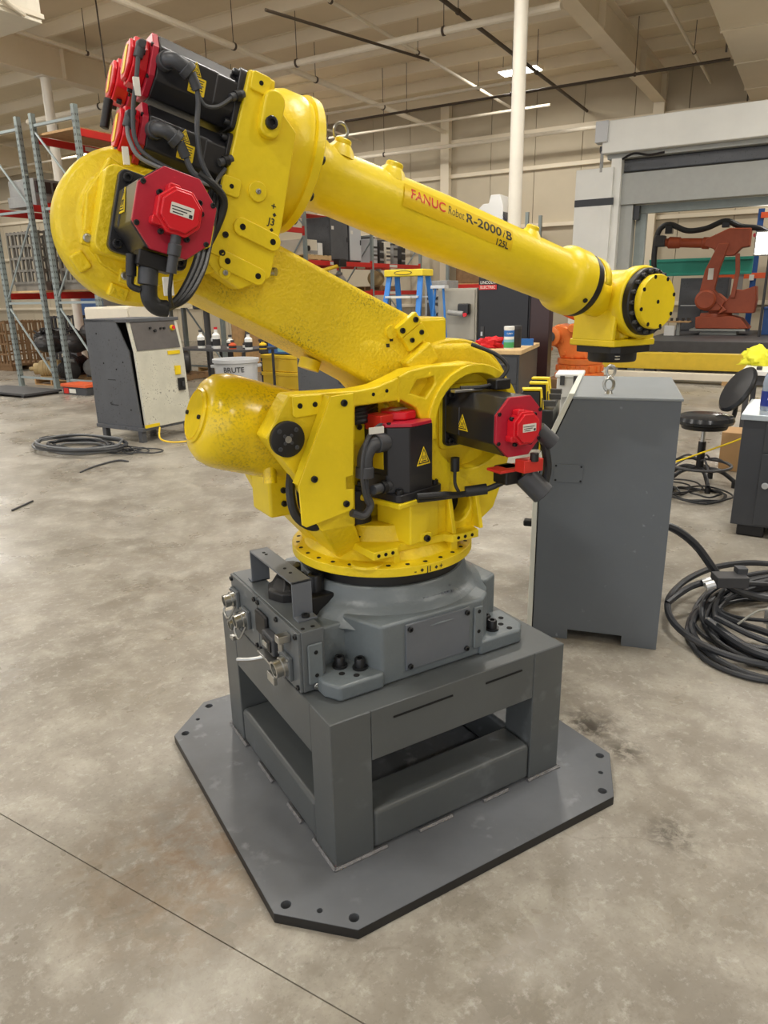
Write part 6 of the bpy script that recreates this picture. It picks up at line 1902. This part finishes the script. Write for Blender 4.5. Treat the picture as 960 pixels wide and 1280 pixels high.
# long tool bench
tbz = 0.95
P0 = Vector((4.11, 3.98, 0))
tb2 = thing('tool_bench', 'long black tool bench with a wooden top behind the shoulder motor', 'bench', P0, R(38))
MB().bb(0.0, 1.2, 0.0, 0.55, 0.06, 0.905).build('body', 'bench_black', tb2, bevel=0.004)
MB().bb(-0.02, 1.22, -0.02, 0.57, 0.905, tbz).build('worktop', 'wood_pale', tb2, bevel=0.004)
for z0, z1 in ((0.60, 0.88), (0.34, 0.58), (0.08, 0.32)):
    dw = MB().bb(-0.014, 0.0, 0.02, 0.53, z0, z1).build('drawer', 'bench_black', tb2, bevel=0.003)
    MB().cyl((-0.035, 0.12, z1 - 0.08), (-0.035, 0.48, z1 - 0.08), 0.012, n=10).build('handle', 'dark_steel', dw)
MB().lathe([(0.028, 0), (0.028, 0.003)], axis((-0.014, 0.52, 0.85), (-1, 0, 0)), 16).build('round_badge', 'label_white', tb2)
for x in (0.1, 1.1):
    for y in (0.1, 0.45):
        MB().bb(x - 0.04, x + 0.04, y - 0.04, y + 0.04, 0, 0.06).build('foot', 'black', tb2)
RB = Matrix.Translation(P0) @ Matrix.Rotation(R(38), 4, 'Z')


def onbench(x, y):
    v = RB @ Vector((x, y, tbz))
    return (v.x, v.y, v.z)


t = thing('wipes_tub', 'white disinfectant wipes canister with green and blue label on the tool bench', 'canister', onbench(0.22, 0.16), R(38))
MB().lathe([(0.052, 0), (0.055, 0.01), (0.055, 0.20), (0.052, 0.205)], None, 28).build('canister', 'white', t)
MB().lathe([(0.0556, 0.012), (0.0556, 0.07)], None, 28, caps=False).build('green_band', 'clorox_green', t)
MB().lathe([(0.0556, 0.07), (0.0556, 0.10)], None, 28, caps=False).build('pale_band', 'cyan_box', t)
lbw = MB().lathe([(0.0556, 0.13), (0.0556, 0.195)], None, 28, caps=False).build('blue_band', 'clorox_blue', t)
text_mb('CLOROX', 0.022, lambda u, v: (0.0562 * math.cos(R(200) + u / 0.056), 0.0562 * math.sin(R(200) + u / 0.056), 0.155 + v), 0.0004, 'CENTER', sx=0.75).build('lettering', 'white', lbw, smooth=False)
MB().lathe([(0.057, 0.205), (0.057, 0.232), (0.052, 0.238)], None, 28).build('lid', 'white', t)
t = thing('spray_can', 'dark canister standing behind the wipes on the tool bench', 'canister', onbench(0.42, 0.12), R(38))
MB().lathe([(0.055, 0), (0.058, 0.01), (0.058, 0.21), (0.05, 0.22)], None, 24).build('can', 'junk_dark', t)
MB().lathe([(0.059, 0.20), (0.059, 0.235)], None, 24).build('cap', 'dark_steel', t)
rg = MB().crumple(0.10, (0.9, 1.5, 0.8), 8.4)
o = rg.build('shop_rag', 'rag_red', None, loc=onbench(0.30, 0.40), rz=R(38))
o.location.z += 0.002
tag(o, 'crumpled red shop rag on the wooden top of the tool bench', 'rag')
t = thing('spirit_level', 'blue spirit level lying on edge behind the wipes canister', 'level', onbench(0.75, 0.30), R(38))
MB().bb(-0.015, 0.015, -0.32, 0.32, 0.0, 0.075).build('bar', 'clorox_blue', t, bevel=0.003)
MB().lathe([(0.028, -0.018), (0.028, 0.018)], axis((0, -0.15, 0.04), (-1, 0, 0)), 16).build('vial_ring', 'white', t)
MB().lathe([(0.014, 0.018), (0.014, 0.020)], axis((0, -0.15, 0.04), (-1, 0, 0)), 12).build('vial', 'label_ink', t)

# left clutter behind the balancer
t = hthing('trash_can', 'round grey rubbish barrel under the cluttered table', 'bin', 5.15, 5.25)
MB().lathe([(0.22, 0), (0.25, 0.30), (0.275, 0.74), (0.295, 0.75), (0.295, 0.79), (0.27, 0.79), (0.26, 0.70), (0.0001, 0.70)], None, 36, caps=False).build('barrel', 'tub_grey', t)
text_mb('BRUTE', 0.09, lambda u, v: (0.279 * math.cos(R(215) + u / 0.28), 0.279 * math.sin(R(215) + u / 0.28), 0.64 + v), 0.001, 'CENTER').build('lettering', 'label_ink', t, smooth=False)
for s_ in (0, 1):
    MB().box((0.27 * math.cos(R(125 + 180 * s_)), 0.27 * math.sin(R(125 + 180 * s_)), 0.70), (0.08, 0.08, 0.04)).build('handle', 'tub_grey', t, bevel=0.01)
t = hthing('parts_table', 'thin dark table crowded with bottles behind the old controller', 'table', 5.9, 6.2)
MB().bb(-0.35, 0.35, -0.75, 0.60, 0.83, 0.86).build('tabletop', 'dark_steel', t)
for x in (-0.3, 0.3):
    for y in (-0.7, 0.55):
        MB().cyl((x, y, 0), (x, y, 0.83), 0.02, n=10).build('leg', 'dark_steel', t)
rnd = random.Random(2)
BOT = (('white', 'white spray bottle on the parts table'), ('tub_grey', 'pale grey bottle on the parts table'), ('white', 'tall white bottle on the parts table'), ('label_white', 'round white jar on the parts table'),
       ('orange_bin', 'small orange tub on the parts table'), ('junk_dark', 'small black tin on the parts table'), ('white', 'white squeeze bottle on the parts table'), ('crate_yellow', 'small yellow tin on the parts table'))
for k_, (mt, lab) in enumerate(BOT):
    t = hthing('bottle', lab, 'bottle', 5.68 + 0.12 * (k_ % 2), 6.35 - 0.145 * k_, 0.86)
    h_ = (0.22, 0.18, 0.26, 0.15, 0.09, 0.10, 0.20, 0.10)[k_]
    MB().lathe([(0.05, 0), (0.052, 0.01), (0.052, h_ * 0.7), (0.022, h_ * 0.85), (0.022, h_)], None, 16).build('bottle', mt, t)
    MB().lathe([(0.026, h_), (0.026, h_ + 0.03)], None, 12).build('cap', 'cap_red' if k_ == 2 else 'dark_steel', t)
    MB().lathe([(0.0525, h_ * 0.15), (0.0525, h_ * 0.5)], None, 16, caps=False).build('label', 'label_ink' if mt != 'junk_dark' else 'label_white', t)
t = hthing('plastic_crate', 'blue plastic crate on the yellow one behind the balancer', 'crate', 6.6, 5.45, 0.745)
MB().bb(-0.2, 0.2, -0.30, 0.30, 0.0, 0.20).build('tub', 'crate_blue', t, bevel=0.01)
MB().bb(-0.22, 0.22, -0.32, 0.32, 0.17, 0.21).build('rim', 'crate_blue', t, bevel=0.006)
MB().bb(-0.204, -0.2, -0.12, 0.12, 0.03, 0.10).build('label', 'cyan_box', t)
t = hthing('plastic_crate', 'yellow plastic crate stack under the blue crate', 'crate', 6.6, 5.50, 0.0)
for k_ in range(3):
    MB().bb(-0.22, 0.22, -0.36, 0.36, 0.245 * k_, 0.245 * k_ + 0.225).build('crate', 'crate_yellow', t, bevel=0.012)
    MB().bb(-0.235, 0.235, -0.375, 0.375, 0.245 * k_ + 0.19, 0.245 * k_ + 0.24).build('rim', 'crate_yellow', t, bevel=0.006)
t = hthing('black_tote_stack', 'tall stack of black ribbed totes behind the blue crate', 'totes', 7.5, 6.25)
for k_ in range(8):
    MB().bb(-0.25, 0.25, -0.38, 0.38, 0.18 * k_, 0.18 * k_ + 0.16).build('tote', 'panel_black', t, bevel=0.01)
    MB().bb(-0.262, 0.262, -0.39, 0.39, 0.18 * k_ + 0.13, 0.18 * k_ + 0.165).build('rim', 'junk_dark', t, bevel=0.004)
t = hthing('timber_stand', 'raw timber post stand beside the black totes', 'stand', 7.5, 5.35)
for y in (0.0, 0.28):
    MB().bb(-0.05, 0.05, y - 0.05, y + 0.05, 0, 1.35).build('post', 'wood', t)
MB().bb(-0.05, 0.05, 0.05, 0.23, 0.9, 0.99).build('rail', 'wood', t)
cabinet(6.2, 4.45, 0, 0.75, 0.65, 0.98, 'grey controller with cream front behind the lower arm', 'old_grey', 'old_grey', R(-90))
t = hthing('servo_cabinet', 'cream narrow servo cabinet with dials beside the grey controller', 'cabinet', 5.7, 3.41)
MB().bb(-0.3, 0.3, -0.18, 0.18, 0.0, 0.98).build('body', 'panel_cream', t, bevel=0.006)
for k_, (z, mt) in enumerate(((0.86, 'black'), (0.74, 'black'), (0.62, 'label_yellow'))):
    MB().lathe([(0.035, 0), (0.035, 0.02)], axis((-0.3, 0.04 - 0.08 * (k_ % 2), z), (-1, 0, 0)), 16).build('dial', mt, t)
cabinet(5.3, 7.35, 0, 0.9, 0.7, 1.44, 'cream machine cabinet with grey hood behind the old controller', 'panel_cream', 'panel_cream', R(-90))
t = hthing('drill_press', 'dark drill press clamped beside the cream machine cabinet', 'machine', 6.6, 7.1, 0.0)
MB().cyl((0, 0, 0), (0, 0, 1.4), 0.05, n=14).build('pole', 'dark_steel', t)
MB().box((0, 0, 1.45), (0.28, 0.30, 0.16)).build('head', 'panel_black', t, bevel=0.02)
MB().cyl((-0.05, -0.15, 1.45), (-0.05, -0.45, 1.42), 0.04, n=14).build('arm', 'junk_grey', t)
MB().box((0.0, -0.45, 1.42), (0.12, 0.14, 0.18)).build('chuck', 'junk_dark', t, bevel=0.01)

# ================================================================== second orange robot, behind the wrist
orb = hthing('orange_robot', 'bright orange industrial robot half hidden behind the yellow wrist', 'robot', 9.0, 1.92)
MB().bb(-0.42, 0.42, -0.40, 0.40, 0.0, 0.30).build('plinth', 'wood_dark', orb, bevel=0.01)
MB().lathe([(0.36, 0.30), (0.36, 0.36), (0.32, 0.38), (0.32, 0.50), (0.33, 0.51), (0.33, 0.58)], None, 36).build('base', 'robot_orange', orb)
for i in range(16):
    a = 2 * math.pi * i / 16
    MB().box((0.325 * math.cos(a), 0.325 * math.sin(a), 0.44), (0.05, 0.06, 0.08), rz=a).build('rib', 'robot_orange', orb)
MB().prism([(-0.16, 0.58), (0.24, 0.58), (0.30, 0.74), (0.44, 0.78), (0.46, 0.98), (0.30, 1.08), (0.10, 1.02), (-0.02, 1.10), (-0.10, 1.06), (-0.14, 0.80)], -0.22, 0.22, YZ).build('turret', 'robot_orange', orb, bevel=0.03)
MB().lathe([(0.13, 0), (0.14, 0.02), (0.14, 0.08), (0.10, 0.10)], axis((-0.22, 0.36, 0.90), (-1, 0.1, 0)), 28).build('joint', 'robot_orange', orb)
MB().lathe([(0.075, 0.10), (0.075, 0.12)], axis((-0.22, 0.36, 0.90), (-1, 0.1, 0)), 24).build('joint_cap', 'dark_steel', orb)
MB().lathe([(0.07, 0), (0.07, 0.10), (0.05, 0.12)], axis((-0.22, 0.04, 1.02), (-1, 0.1, 0)), 20).build('joint', 'robot_orange', orb)
MB().tube([(0.0, -0.12, 0.80), (0.0, -0.20, 1.02), (0.0, -0.10, 1.20), (0.0, 0.16, 1.28), (0.0, 0.46, 1.42), (0.0, 0.70, 1.60)], lambda t_: 0.17 - 0.06 * t_, 16, 6).build('lower_arm', 'robot_orange', orb)
MB().box((-0.13, 0.44, 1.40), (0.02, 0.16, 0.06)).build('label', 'label_white', orb)
for y, z in ((-0.1, 0.64), (0.05, 0.62), (0.18, 0.66), (0.38, 0.72), (-0.04, 0.86), (0.22, 0.84)):
    MB().lathe([(0.03, 0), (0.03, 0.02)], axis((-0.22, y, z), (-1, 0, 0)), 12).build('boss', 'robot_orange', orb)
for b_, lab in ((2.35, 'white plastic jug on the floor shelf left of the orange robot'),):
    t = hthing('floor_shelf', 'low grey slatted shelf full of scraps left of the orange robot', 'shelf', 8.35, 2.45)
    MB().bb(-0.25, 0.25, -0.2, 0.25, 0.62, 0.65).build('shelf', 'junk_grey', t)
    for x in (-0.22, 0.22):
        for y in (-0.17, 0.22):
            MB().bb(x - 0.015, x + 0.015, y - 0.015, y + 0.015, 0, 0.8).build('leg', 'junk_grey', t)
    rnd = random.Random(4)
    for q_ in range(6):
        MB().box((rnd.uniform(-.2, .2), rnd.uniform(-.15, .2), 0.69), (0.09, 0.09, 0.08), rz=rnd.random()).build('scrap', rnd.choice(('junk_grey', 'foam', 'junk_tan')), t)

# ================================================================== wide doorway with roll-up doors (a = 12.3)
DA = 12.3
dw_ = struct(bpy.data.objects.new('door_1', None))
COL.objects.link(dw_)
dw_.location = H(DA, 0, 0)
dw_.rotation_euler.z = HALL
MB().bb(-0.25, 0.35, -4.0, 2.62, 3.84, 4.36).build('header_box', 'header_white', dw_, bevel=0.02)
MB().bb(-0.10, 0.30, -4.0, 2.55, 3.76, 3.84).build('header_lip', 'frame_grey', dw_, bevel=0.01)
MB().bb(0.05, 0.30, -4.0, 2.36, 3.55, 3.76).build('curtain_roll', 'old_grey', dw_, bevel=0.03)
MB().bb(-0.05, 0.20, -4.0, 2.28, 3.00, 3.52).build('lower_header', 'frame_grey', dw_, bevel=0.01)
MB().bb(0.20, 0.34, -4.0, 2.10, 2.86, 3.00).build('inner_header', 'rack_grey', dw_, bevel=0.008)
MB().bb(-0.15, 0.05, 2.28, 2.46, 0, 3.76).build('jamb', 'header_white', dw_, bevel=0.006)
jp = MB().bb(-0.22, -0.02, 2.40, 3.06, 0, 3.62).build('side_panel', 'header_white', dw_, bevel=0.006)
MB().bb(-0.224, -0.22, 2.36, 3.06, 3.00, 3.12).build('black_stripe', 'panel_black', jp)
MB().bb(-0.224, -0.22, 2.55, 2.92, 0.3, 2.92).build('access_door', 'header_white', jp, bevel=0.002)
MB().bb(0.0, 0.26, 2.06, 2.28, 0, 3.0).build('guide_rail', 'frame_grey', dw_, bevel=0.006)
MB().bb(0.22, 0.34, 1.86, 2.04, 0, 2.9).build('guide_rail', 'rack_grey', dw_, bevel=0.006)
MB().bb(0.05, 0.2, 1.96, 2.08, 2.75, 2.98).build('sensor_box', 'panel_black', dw_)
mt_ = MB().bb(-0.30, -0.05, 2.52, 2.74, 4.02, 4.36).build('motor_box', 'tub_grey', dw_, bevel=0.01)
MB().cyl((-0.2, 2.62, 3.98), (-0.2, 2.62, 3.55), 0.03, n=10).build('chain', 'junk_grey', mt_)
MB().cyl((-0.18, 2.50, 3.92), (-0.18, 2.66, 3.92), 0.06, n=14).build('sprocket', 'dark_steel', mt_)
MB().tube([(-0.26, 2.25, 3.72), (-0.28, 2.05, 3.79), (-0.28, 1.8, 3.74), (-0.27, 1.55, 3.76)], 0.02, 8).build('hook_chain', 'panel_black', dw_)

hsingle(MB().bb(-0.12, 0.12, -3.2, 2.30, 0.19, 0.47), 'yellow_beam', 'beam_yellow', 'long yellow guard beam across the doorway foot', 'beam', 11.75, 0.0, bevel=0.01)
for b_ in (-1.6, 1.9):
    hsingle(MB().bb(-0.10, 0.10, -0.06, 0.06, 0, 0.188), 'support_block', 'dark_steel', 'dark block carrying the yellow guard beam', 'block', 11.75, b_, group='blocks under the yellow beam')
hsingle(MB().bb(-0.10, 0.10, -3.0, 2.6, 0.06, 0.17), 'white_beam', 'panel_cream', 'long white box beam lying before the yellow guard beam', 'beam', 11.35, -0.05, bevel=0.006)
for b_ in (0.10, 2.2):
    hsingle(MB().bb(-0.11, 0.11, -0.07, 0.07, 0, 0.059), 'timber_block', 'wood', 'short timber block under the white box beam', 'block', 11.35, b_, group='timber blocks under the white beam')
pf = hthing('machine_platform', 'dark steel machine platform inside the doorway', 'platform', 12.55, 0)
MB().bb(0.02, 4.2, -3.2, 1.84, 0.42, 0.62).build('deck', 'dark_steel', pf, bevel=0.01)
for x in (0.2, 2.0, 4.0):
    for y in (-3.0, -1.0, 1.6):
        MB().bb(x - 0.1, x + 0.1, y - 0.1, y + 0.1, 0, 0.42).build('leg', 'dark_steel', pf)

# rust-orange robot on the platform; drawn in (b, z)
ar = hthing('orange_robot', 'rust orange industrial robot with black hose standing inside the doorway', 'robot', 15.0, 0.0, 0.62)
zo = -0.62


def AP(name, pts, x0, x1, mt='robot_rust', bev=0.02, parent=None):
    return MB().prism([(y, z + zo) for y, z in pts], x0, x1, YZ).build(name, mt, parent or ar, bevel=bev)


AP('pedestal', [(0.34, 0.62), (1.06, 0.62), (1.02, 0.70), (0.36, 0.70)], -0.3, 0.3, 'frame_grey', 0.005)
AP('pedestal_plate', [(0.18, 0.70), (1.24, 0.70), (1.24, 0.74), (0.18, 0.74)], -0.4, 0.4, 'frame_grey', 0.004)
AP('base', [(0.12, 0.745), (1.14, 0.745), (1.16, 0.98), (0.48, 1.00), (0.30, 0.95)], -0.32, 0.32)
MB().lathe([(0.32, 0.98 + zo), (0.30, 1.05 + zo)], Matrix.Translation((0, 0.80, 0)), 32).build('turntable', 'robot_rust', ar)
AP('turret', [(0.08, 1.05), (0.92, 1.05), (0.98, 1.30), (0.80, 1.45), (0.60, 1.30), (0.50, 1.52), (0.34, 1.50), (0.10, 1.58), (0.06, 1.30)], -0.26, 0.20)
AP('lower_arm', [(1.20, 1.28), (1.12, 1.48), (1.06, 1.90), (0.86, 2.40), (0.66, 2.40), (0.78, 1.95), (0.84, 1.52), (0.62, 1.28), (0.70, 1.10), (1.00, 1.10)], -0.40, -0.24, bev=0.02)
MB().lathe([(0.20, 0), (0.20, 0.10), (0.16, 0.13)], axis((-0.38, 0.98, 1.32 + zo), (-1, 0, 0)), 28).build('shoulder_cap', 'robot_rust', ar)
AP('side_block', [(0.74, 1.02), (0.66, 1.16), (0.80, 1.30), (0.56, 1.12)], -0.44, -0.30)
MB().box((-0.41, 0.94, 1.82 + zo), (0.01, 0.10, 0.22)).build('label', 'label_white', ar)
AP('upper_arm', [(0.30, 2.32), (0.30, 2.66), (0.70, 2.68), (0.92, 2.58), (1.10, 2.50), (1.12, 2.36), (0.95, 2.30), (0.86, 2.16), (0.56, 2.16), (0.44, 2.30)], -0.36, -0.08)
ua2 = MB().lathe([(0.115, 0), (0.115, 0.12), (0.095, 0.14), (0.090, 0.55), (0.11, 0.57), (0.115, 0.78), (0.08, 0.82), (0.08, 0.90)], axis((-0.22, 1.05, 2.42 + zo), (0, 1, 0.06)), 24).build('forearm', 'robot_rust', ar)
AP('parallel_rod', [(0.54, 2.20), (0.46, 2.20), (0.42, 1.85), (0.46, 1.35), (0.54, 1.35), (0.50, 1.85)], -0.32, -0.26, bev=0.005)
text_mb('ABB', 0.13, lambda u, v: (-0.335, 0.98 - u, 2.485 + zo + v), 0.003).build('lettering', 'panel_black', ua2, smooth=False)
MB().tube([(-0.25, -0.55, 2.15 + zo), (-0.25, -0.25, 2.30 + zo), (-0.25, 0.10, 2.62 + zo), (-0.25, 0.5, 2.70 + zo), (-0.25, 0.8, 2.82 + zo), (-0.25, 1.15, 2.70 + zo), (-0.25, 1.5, 2.68 + zo), (-0.25, 1.85, 2.82 + zo), (-0.25, 2.05, 2.70 + zo), (-0.25, 2.10, 2.3 + zo), (-0.25, 2.08, 1.95 + zo)], 0.055, 10, 6) \
    .build('hose_dress', 'cable_dark', ar)
for y, z in ((0.78, 2.78), (1.85, 2.72)):
    MB().box((-0.22, y, z + zo), (0.16, 0.14, 0.16)).build('hose_clamp', 'panel_black', ar, bevel=0.01)
MB().box((-0.25, 2.0, 2.50 + zo), (0.20, 0.20, 0.22)).build('tool_head', 'junk_dark', ar, bevel=0.02)
MB().lathe([(0.04, 0), (0.04, 0.02)], axis((-0.37, 0.22, 2.52 + zo), (-1, 0, 0)), 14).build('red_cap', 'cap_red', ar)

tp = hthing('teal_panel', 'long teal steel channel behind the rust orange robot', 'panel', 15.9, 0.0, 0.62)
MB().bb(-0.05, 0.05, 0.30, 2.40, 1.24, 1.50).build('channel', 'teal', tp)
MB().bb(-0.10, 0.05, 0.30, 2.40, 1.50, 1.56).build('top_lip', 'teal', tp, bevel=0.004)
MB().bb(-0.10, 0.05, 0.30, 2.40, 1.20, 1.25).build('bottom_lip', 'teal', tp, bevel=0.004)
for y in (0.5, 2.2):
    MB().bb(-0.04, 0.04, y - 0.05, y + 0.05, 0.0, 1.20).build('leg', 'frame_grey', tp)
t = hthing('grey_locker', 'tall grey steel locker behind the rust orange robot', 'locker', 16.42, 1.30, 0.62)
MB().bb(-0.25, 0.25, -0.55, 0.45, 0, 1.15).build('body', 'old_grey', t, bevel=0.006)
for y0, y1 in ((-0.53, -0.05), (-0.03, 0.43)):
    MB().bb(-0.27, -0.25, y0, y1, 0.03, 1.12).build('door', 'old_grey', t, bevel=0.004)
MB().bb(-0.275, -0.27, -0.5, 0.4, 0.55, 0.57).build('strip', 'alu', t)
t = hthing('parts_shelf', 'small timber shelf of tools left of the rust orange robot', 'shelf', 14.4, 1.42, 0.62)
MB().bb(-0.15, 0.15, -0.22, 0.22, 0.26, 0.29).build('shelf', 'wood', t)
MB().bb(-0.03, 0.03, -0.03, 0.03, 0, 0.26).build('post', 'frame_grey', t)
MB().bb(-0.18, -0.05, 0.05, 0.25, 0.0, 0.20).build('white_box', 'white', t, bevel=0.006)
for k_ in range(4):
    MB().cyl((0, -0.18 + 0.11 * k_, 0.29), (0, -0.18 + 0.11 * k_, 0.35), 0.03, n=10).build('tool', 'junk_dark', t)
t = hthing('blue_rack', 'blue rack post with orange beams behind the rust orange robot', 'rack', 16.95, 0.34)
for y in (0.0, -2.6):
    MB().bb(-0.05, 0.05, y - 0.06, y + 0.06, 0, 3.2).build('post', 'blue_steel', t)
for z in (1.80, 3.06):
    MB().bb(-0.08, -0.02, -2.6, 0.0 if z > 2 else 0.9, z - 0.06, z + 0.06).build('beam', 'beam_orange', t, bevel=0.004)
MB().bb(-0.09, -0.08, -0.02, 0.08, 1.70, 1.82).build('clip', 'label_white', t)
t = hthing('blue_machine', 'dark blue machine enclosure beside the rust orange robot', 'machine', 15.3, -0.95, 0.62)
MB().bb(-0.4, 0.6, -1.2, 0.86, 0, 0.52).build('body', 'blue_steel', t, bevel=0.01)
MB().bb(-0.42, 0.62, -1.2, 0.88, 0.50, 0.54).build('lid', 'blue_steel', t, bevel=0.006)
t = hthing('white_gauge_box', 'white panel with grey gauges on top of the blue machine', 'panel', 15.5, -0.95, 1.165)
MB().bb(-0.05, 0.05, -0.35, 0.35, 0.30, 0.62).build('panel', 'white', t, bevel=0.006)
MB().bb(-0.03, 0.03, -0.30, 0.30, 0.0, 0.30).build('stand', 'junk_grey', t)
for y in (0.45, 0.68):
    MB().lathe([(0.11, 0), (0.11, 0.05), (0.05, 0.06)], axis((-0.05, y, 0.12), (-1, 0, 0)), 20).build('fan', 'junk_grey', t)
MB().bb(-0.05, 0.05, 0.30, 0.80, 0.0, 0.26).build('fan_box', 'junk_grey', t, bevel=0.01)
t = hthing('foil_light_panel', 'bright work lamp panel standing right inside the doorway', 'lamp', 14.2, -0.10, 0.62)
MB().cyl((0, 0, 0), (0, 0, 1.6), 0.025, n=10).build('pole', 'dark_steel', t)
MB().bb(-0.03, 0.03, -0.28, 0.28, 1.50, 1.94).build('housing', 'junk_grey', t, bevel=0.01)
MB().bb(-0.036, -0.03, -0.25, 0.25, 1.53, 1.91).build('lens', 'lamp', t)
# wooden shapes stored over the robot
t = hthing('timber_bundle', 'bundle of pale boards stored on the orange beams above the robot', 'boards', 16.98, -0.7, 3.121)
MB().bb(-0.06, 0.2, -1.3, 0.6, 0.0, 0.10).build('board', 'wood_pale', t)
MB().bb(-0.06, 0.2, -1.2, 0.2, 0.102, 0.16).build('board', 'wood', t)
# beige bulkheads hanging in the upper corners
du = hthing('air_duct', 'big square beige air duct running to the end wall over the doorway', 'duct', 4.0, 0.0, 5.40)
for k_ in range(7):
    MB().bb(2.0 * k_ + 0.004, 2.0 * k_ + 1.99, -0.75, 0.85, 0.0, 0.95).build('section', 'beige', du, bevel=0.008)
    MB().bb(2.0 * k_ + 1.96, 2.0 * k_ + 2.03, -0.77, 0.87, -0.02, 0.97).build('flange', 'beige', du, bevel=0.004)
for x in (1.0, 5.0, 9.0, 12.9):
    MB().bb(x - 0.02, x + 0.02, 0.87, 0.90, -0.04, 1.22).build('hanger', 'pipe_dark', du)
uh = hthing('unit_heater', 'beige box shaped unit heater hung before the deep left girder', 'heater', 3.0, 8.18, 5.0)
MB().bb(0.0, 2.18, 0.0, 1.5, 0.0, 1.0).build('case', 'panel_cream', uh, bevel=0.01)
MB().bb(-0.02, 2.2, -0.03, 0.03, 0.05, 0.11).build('rail', 'pipe_white', uh, bevel=0.008)
for x in (0.4, 1.8):
    MB().cyl((x, 0.7, 1.0), (x, 0.7, CEIL - 5.01), 0.015, n=8).build('hanger', 'pipe_dark', uh)
MB().tube([(1.6, -0.05, 1.5), (1.6, -0.06, 0.6), (1.62, -0.06, 0.15), (1.9, -0.04, 0.02)], 0.03, 8).build('gas_line', 'pipe_white', uh)
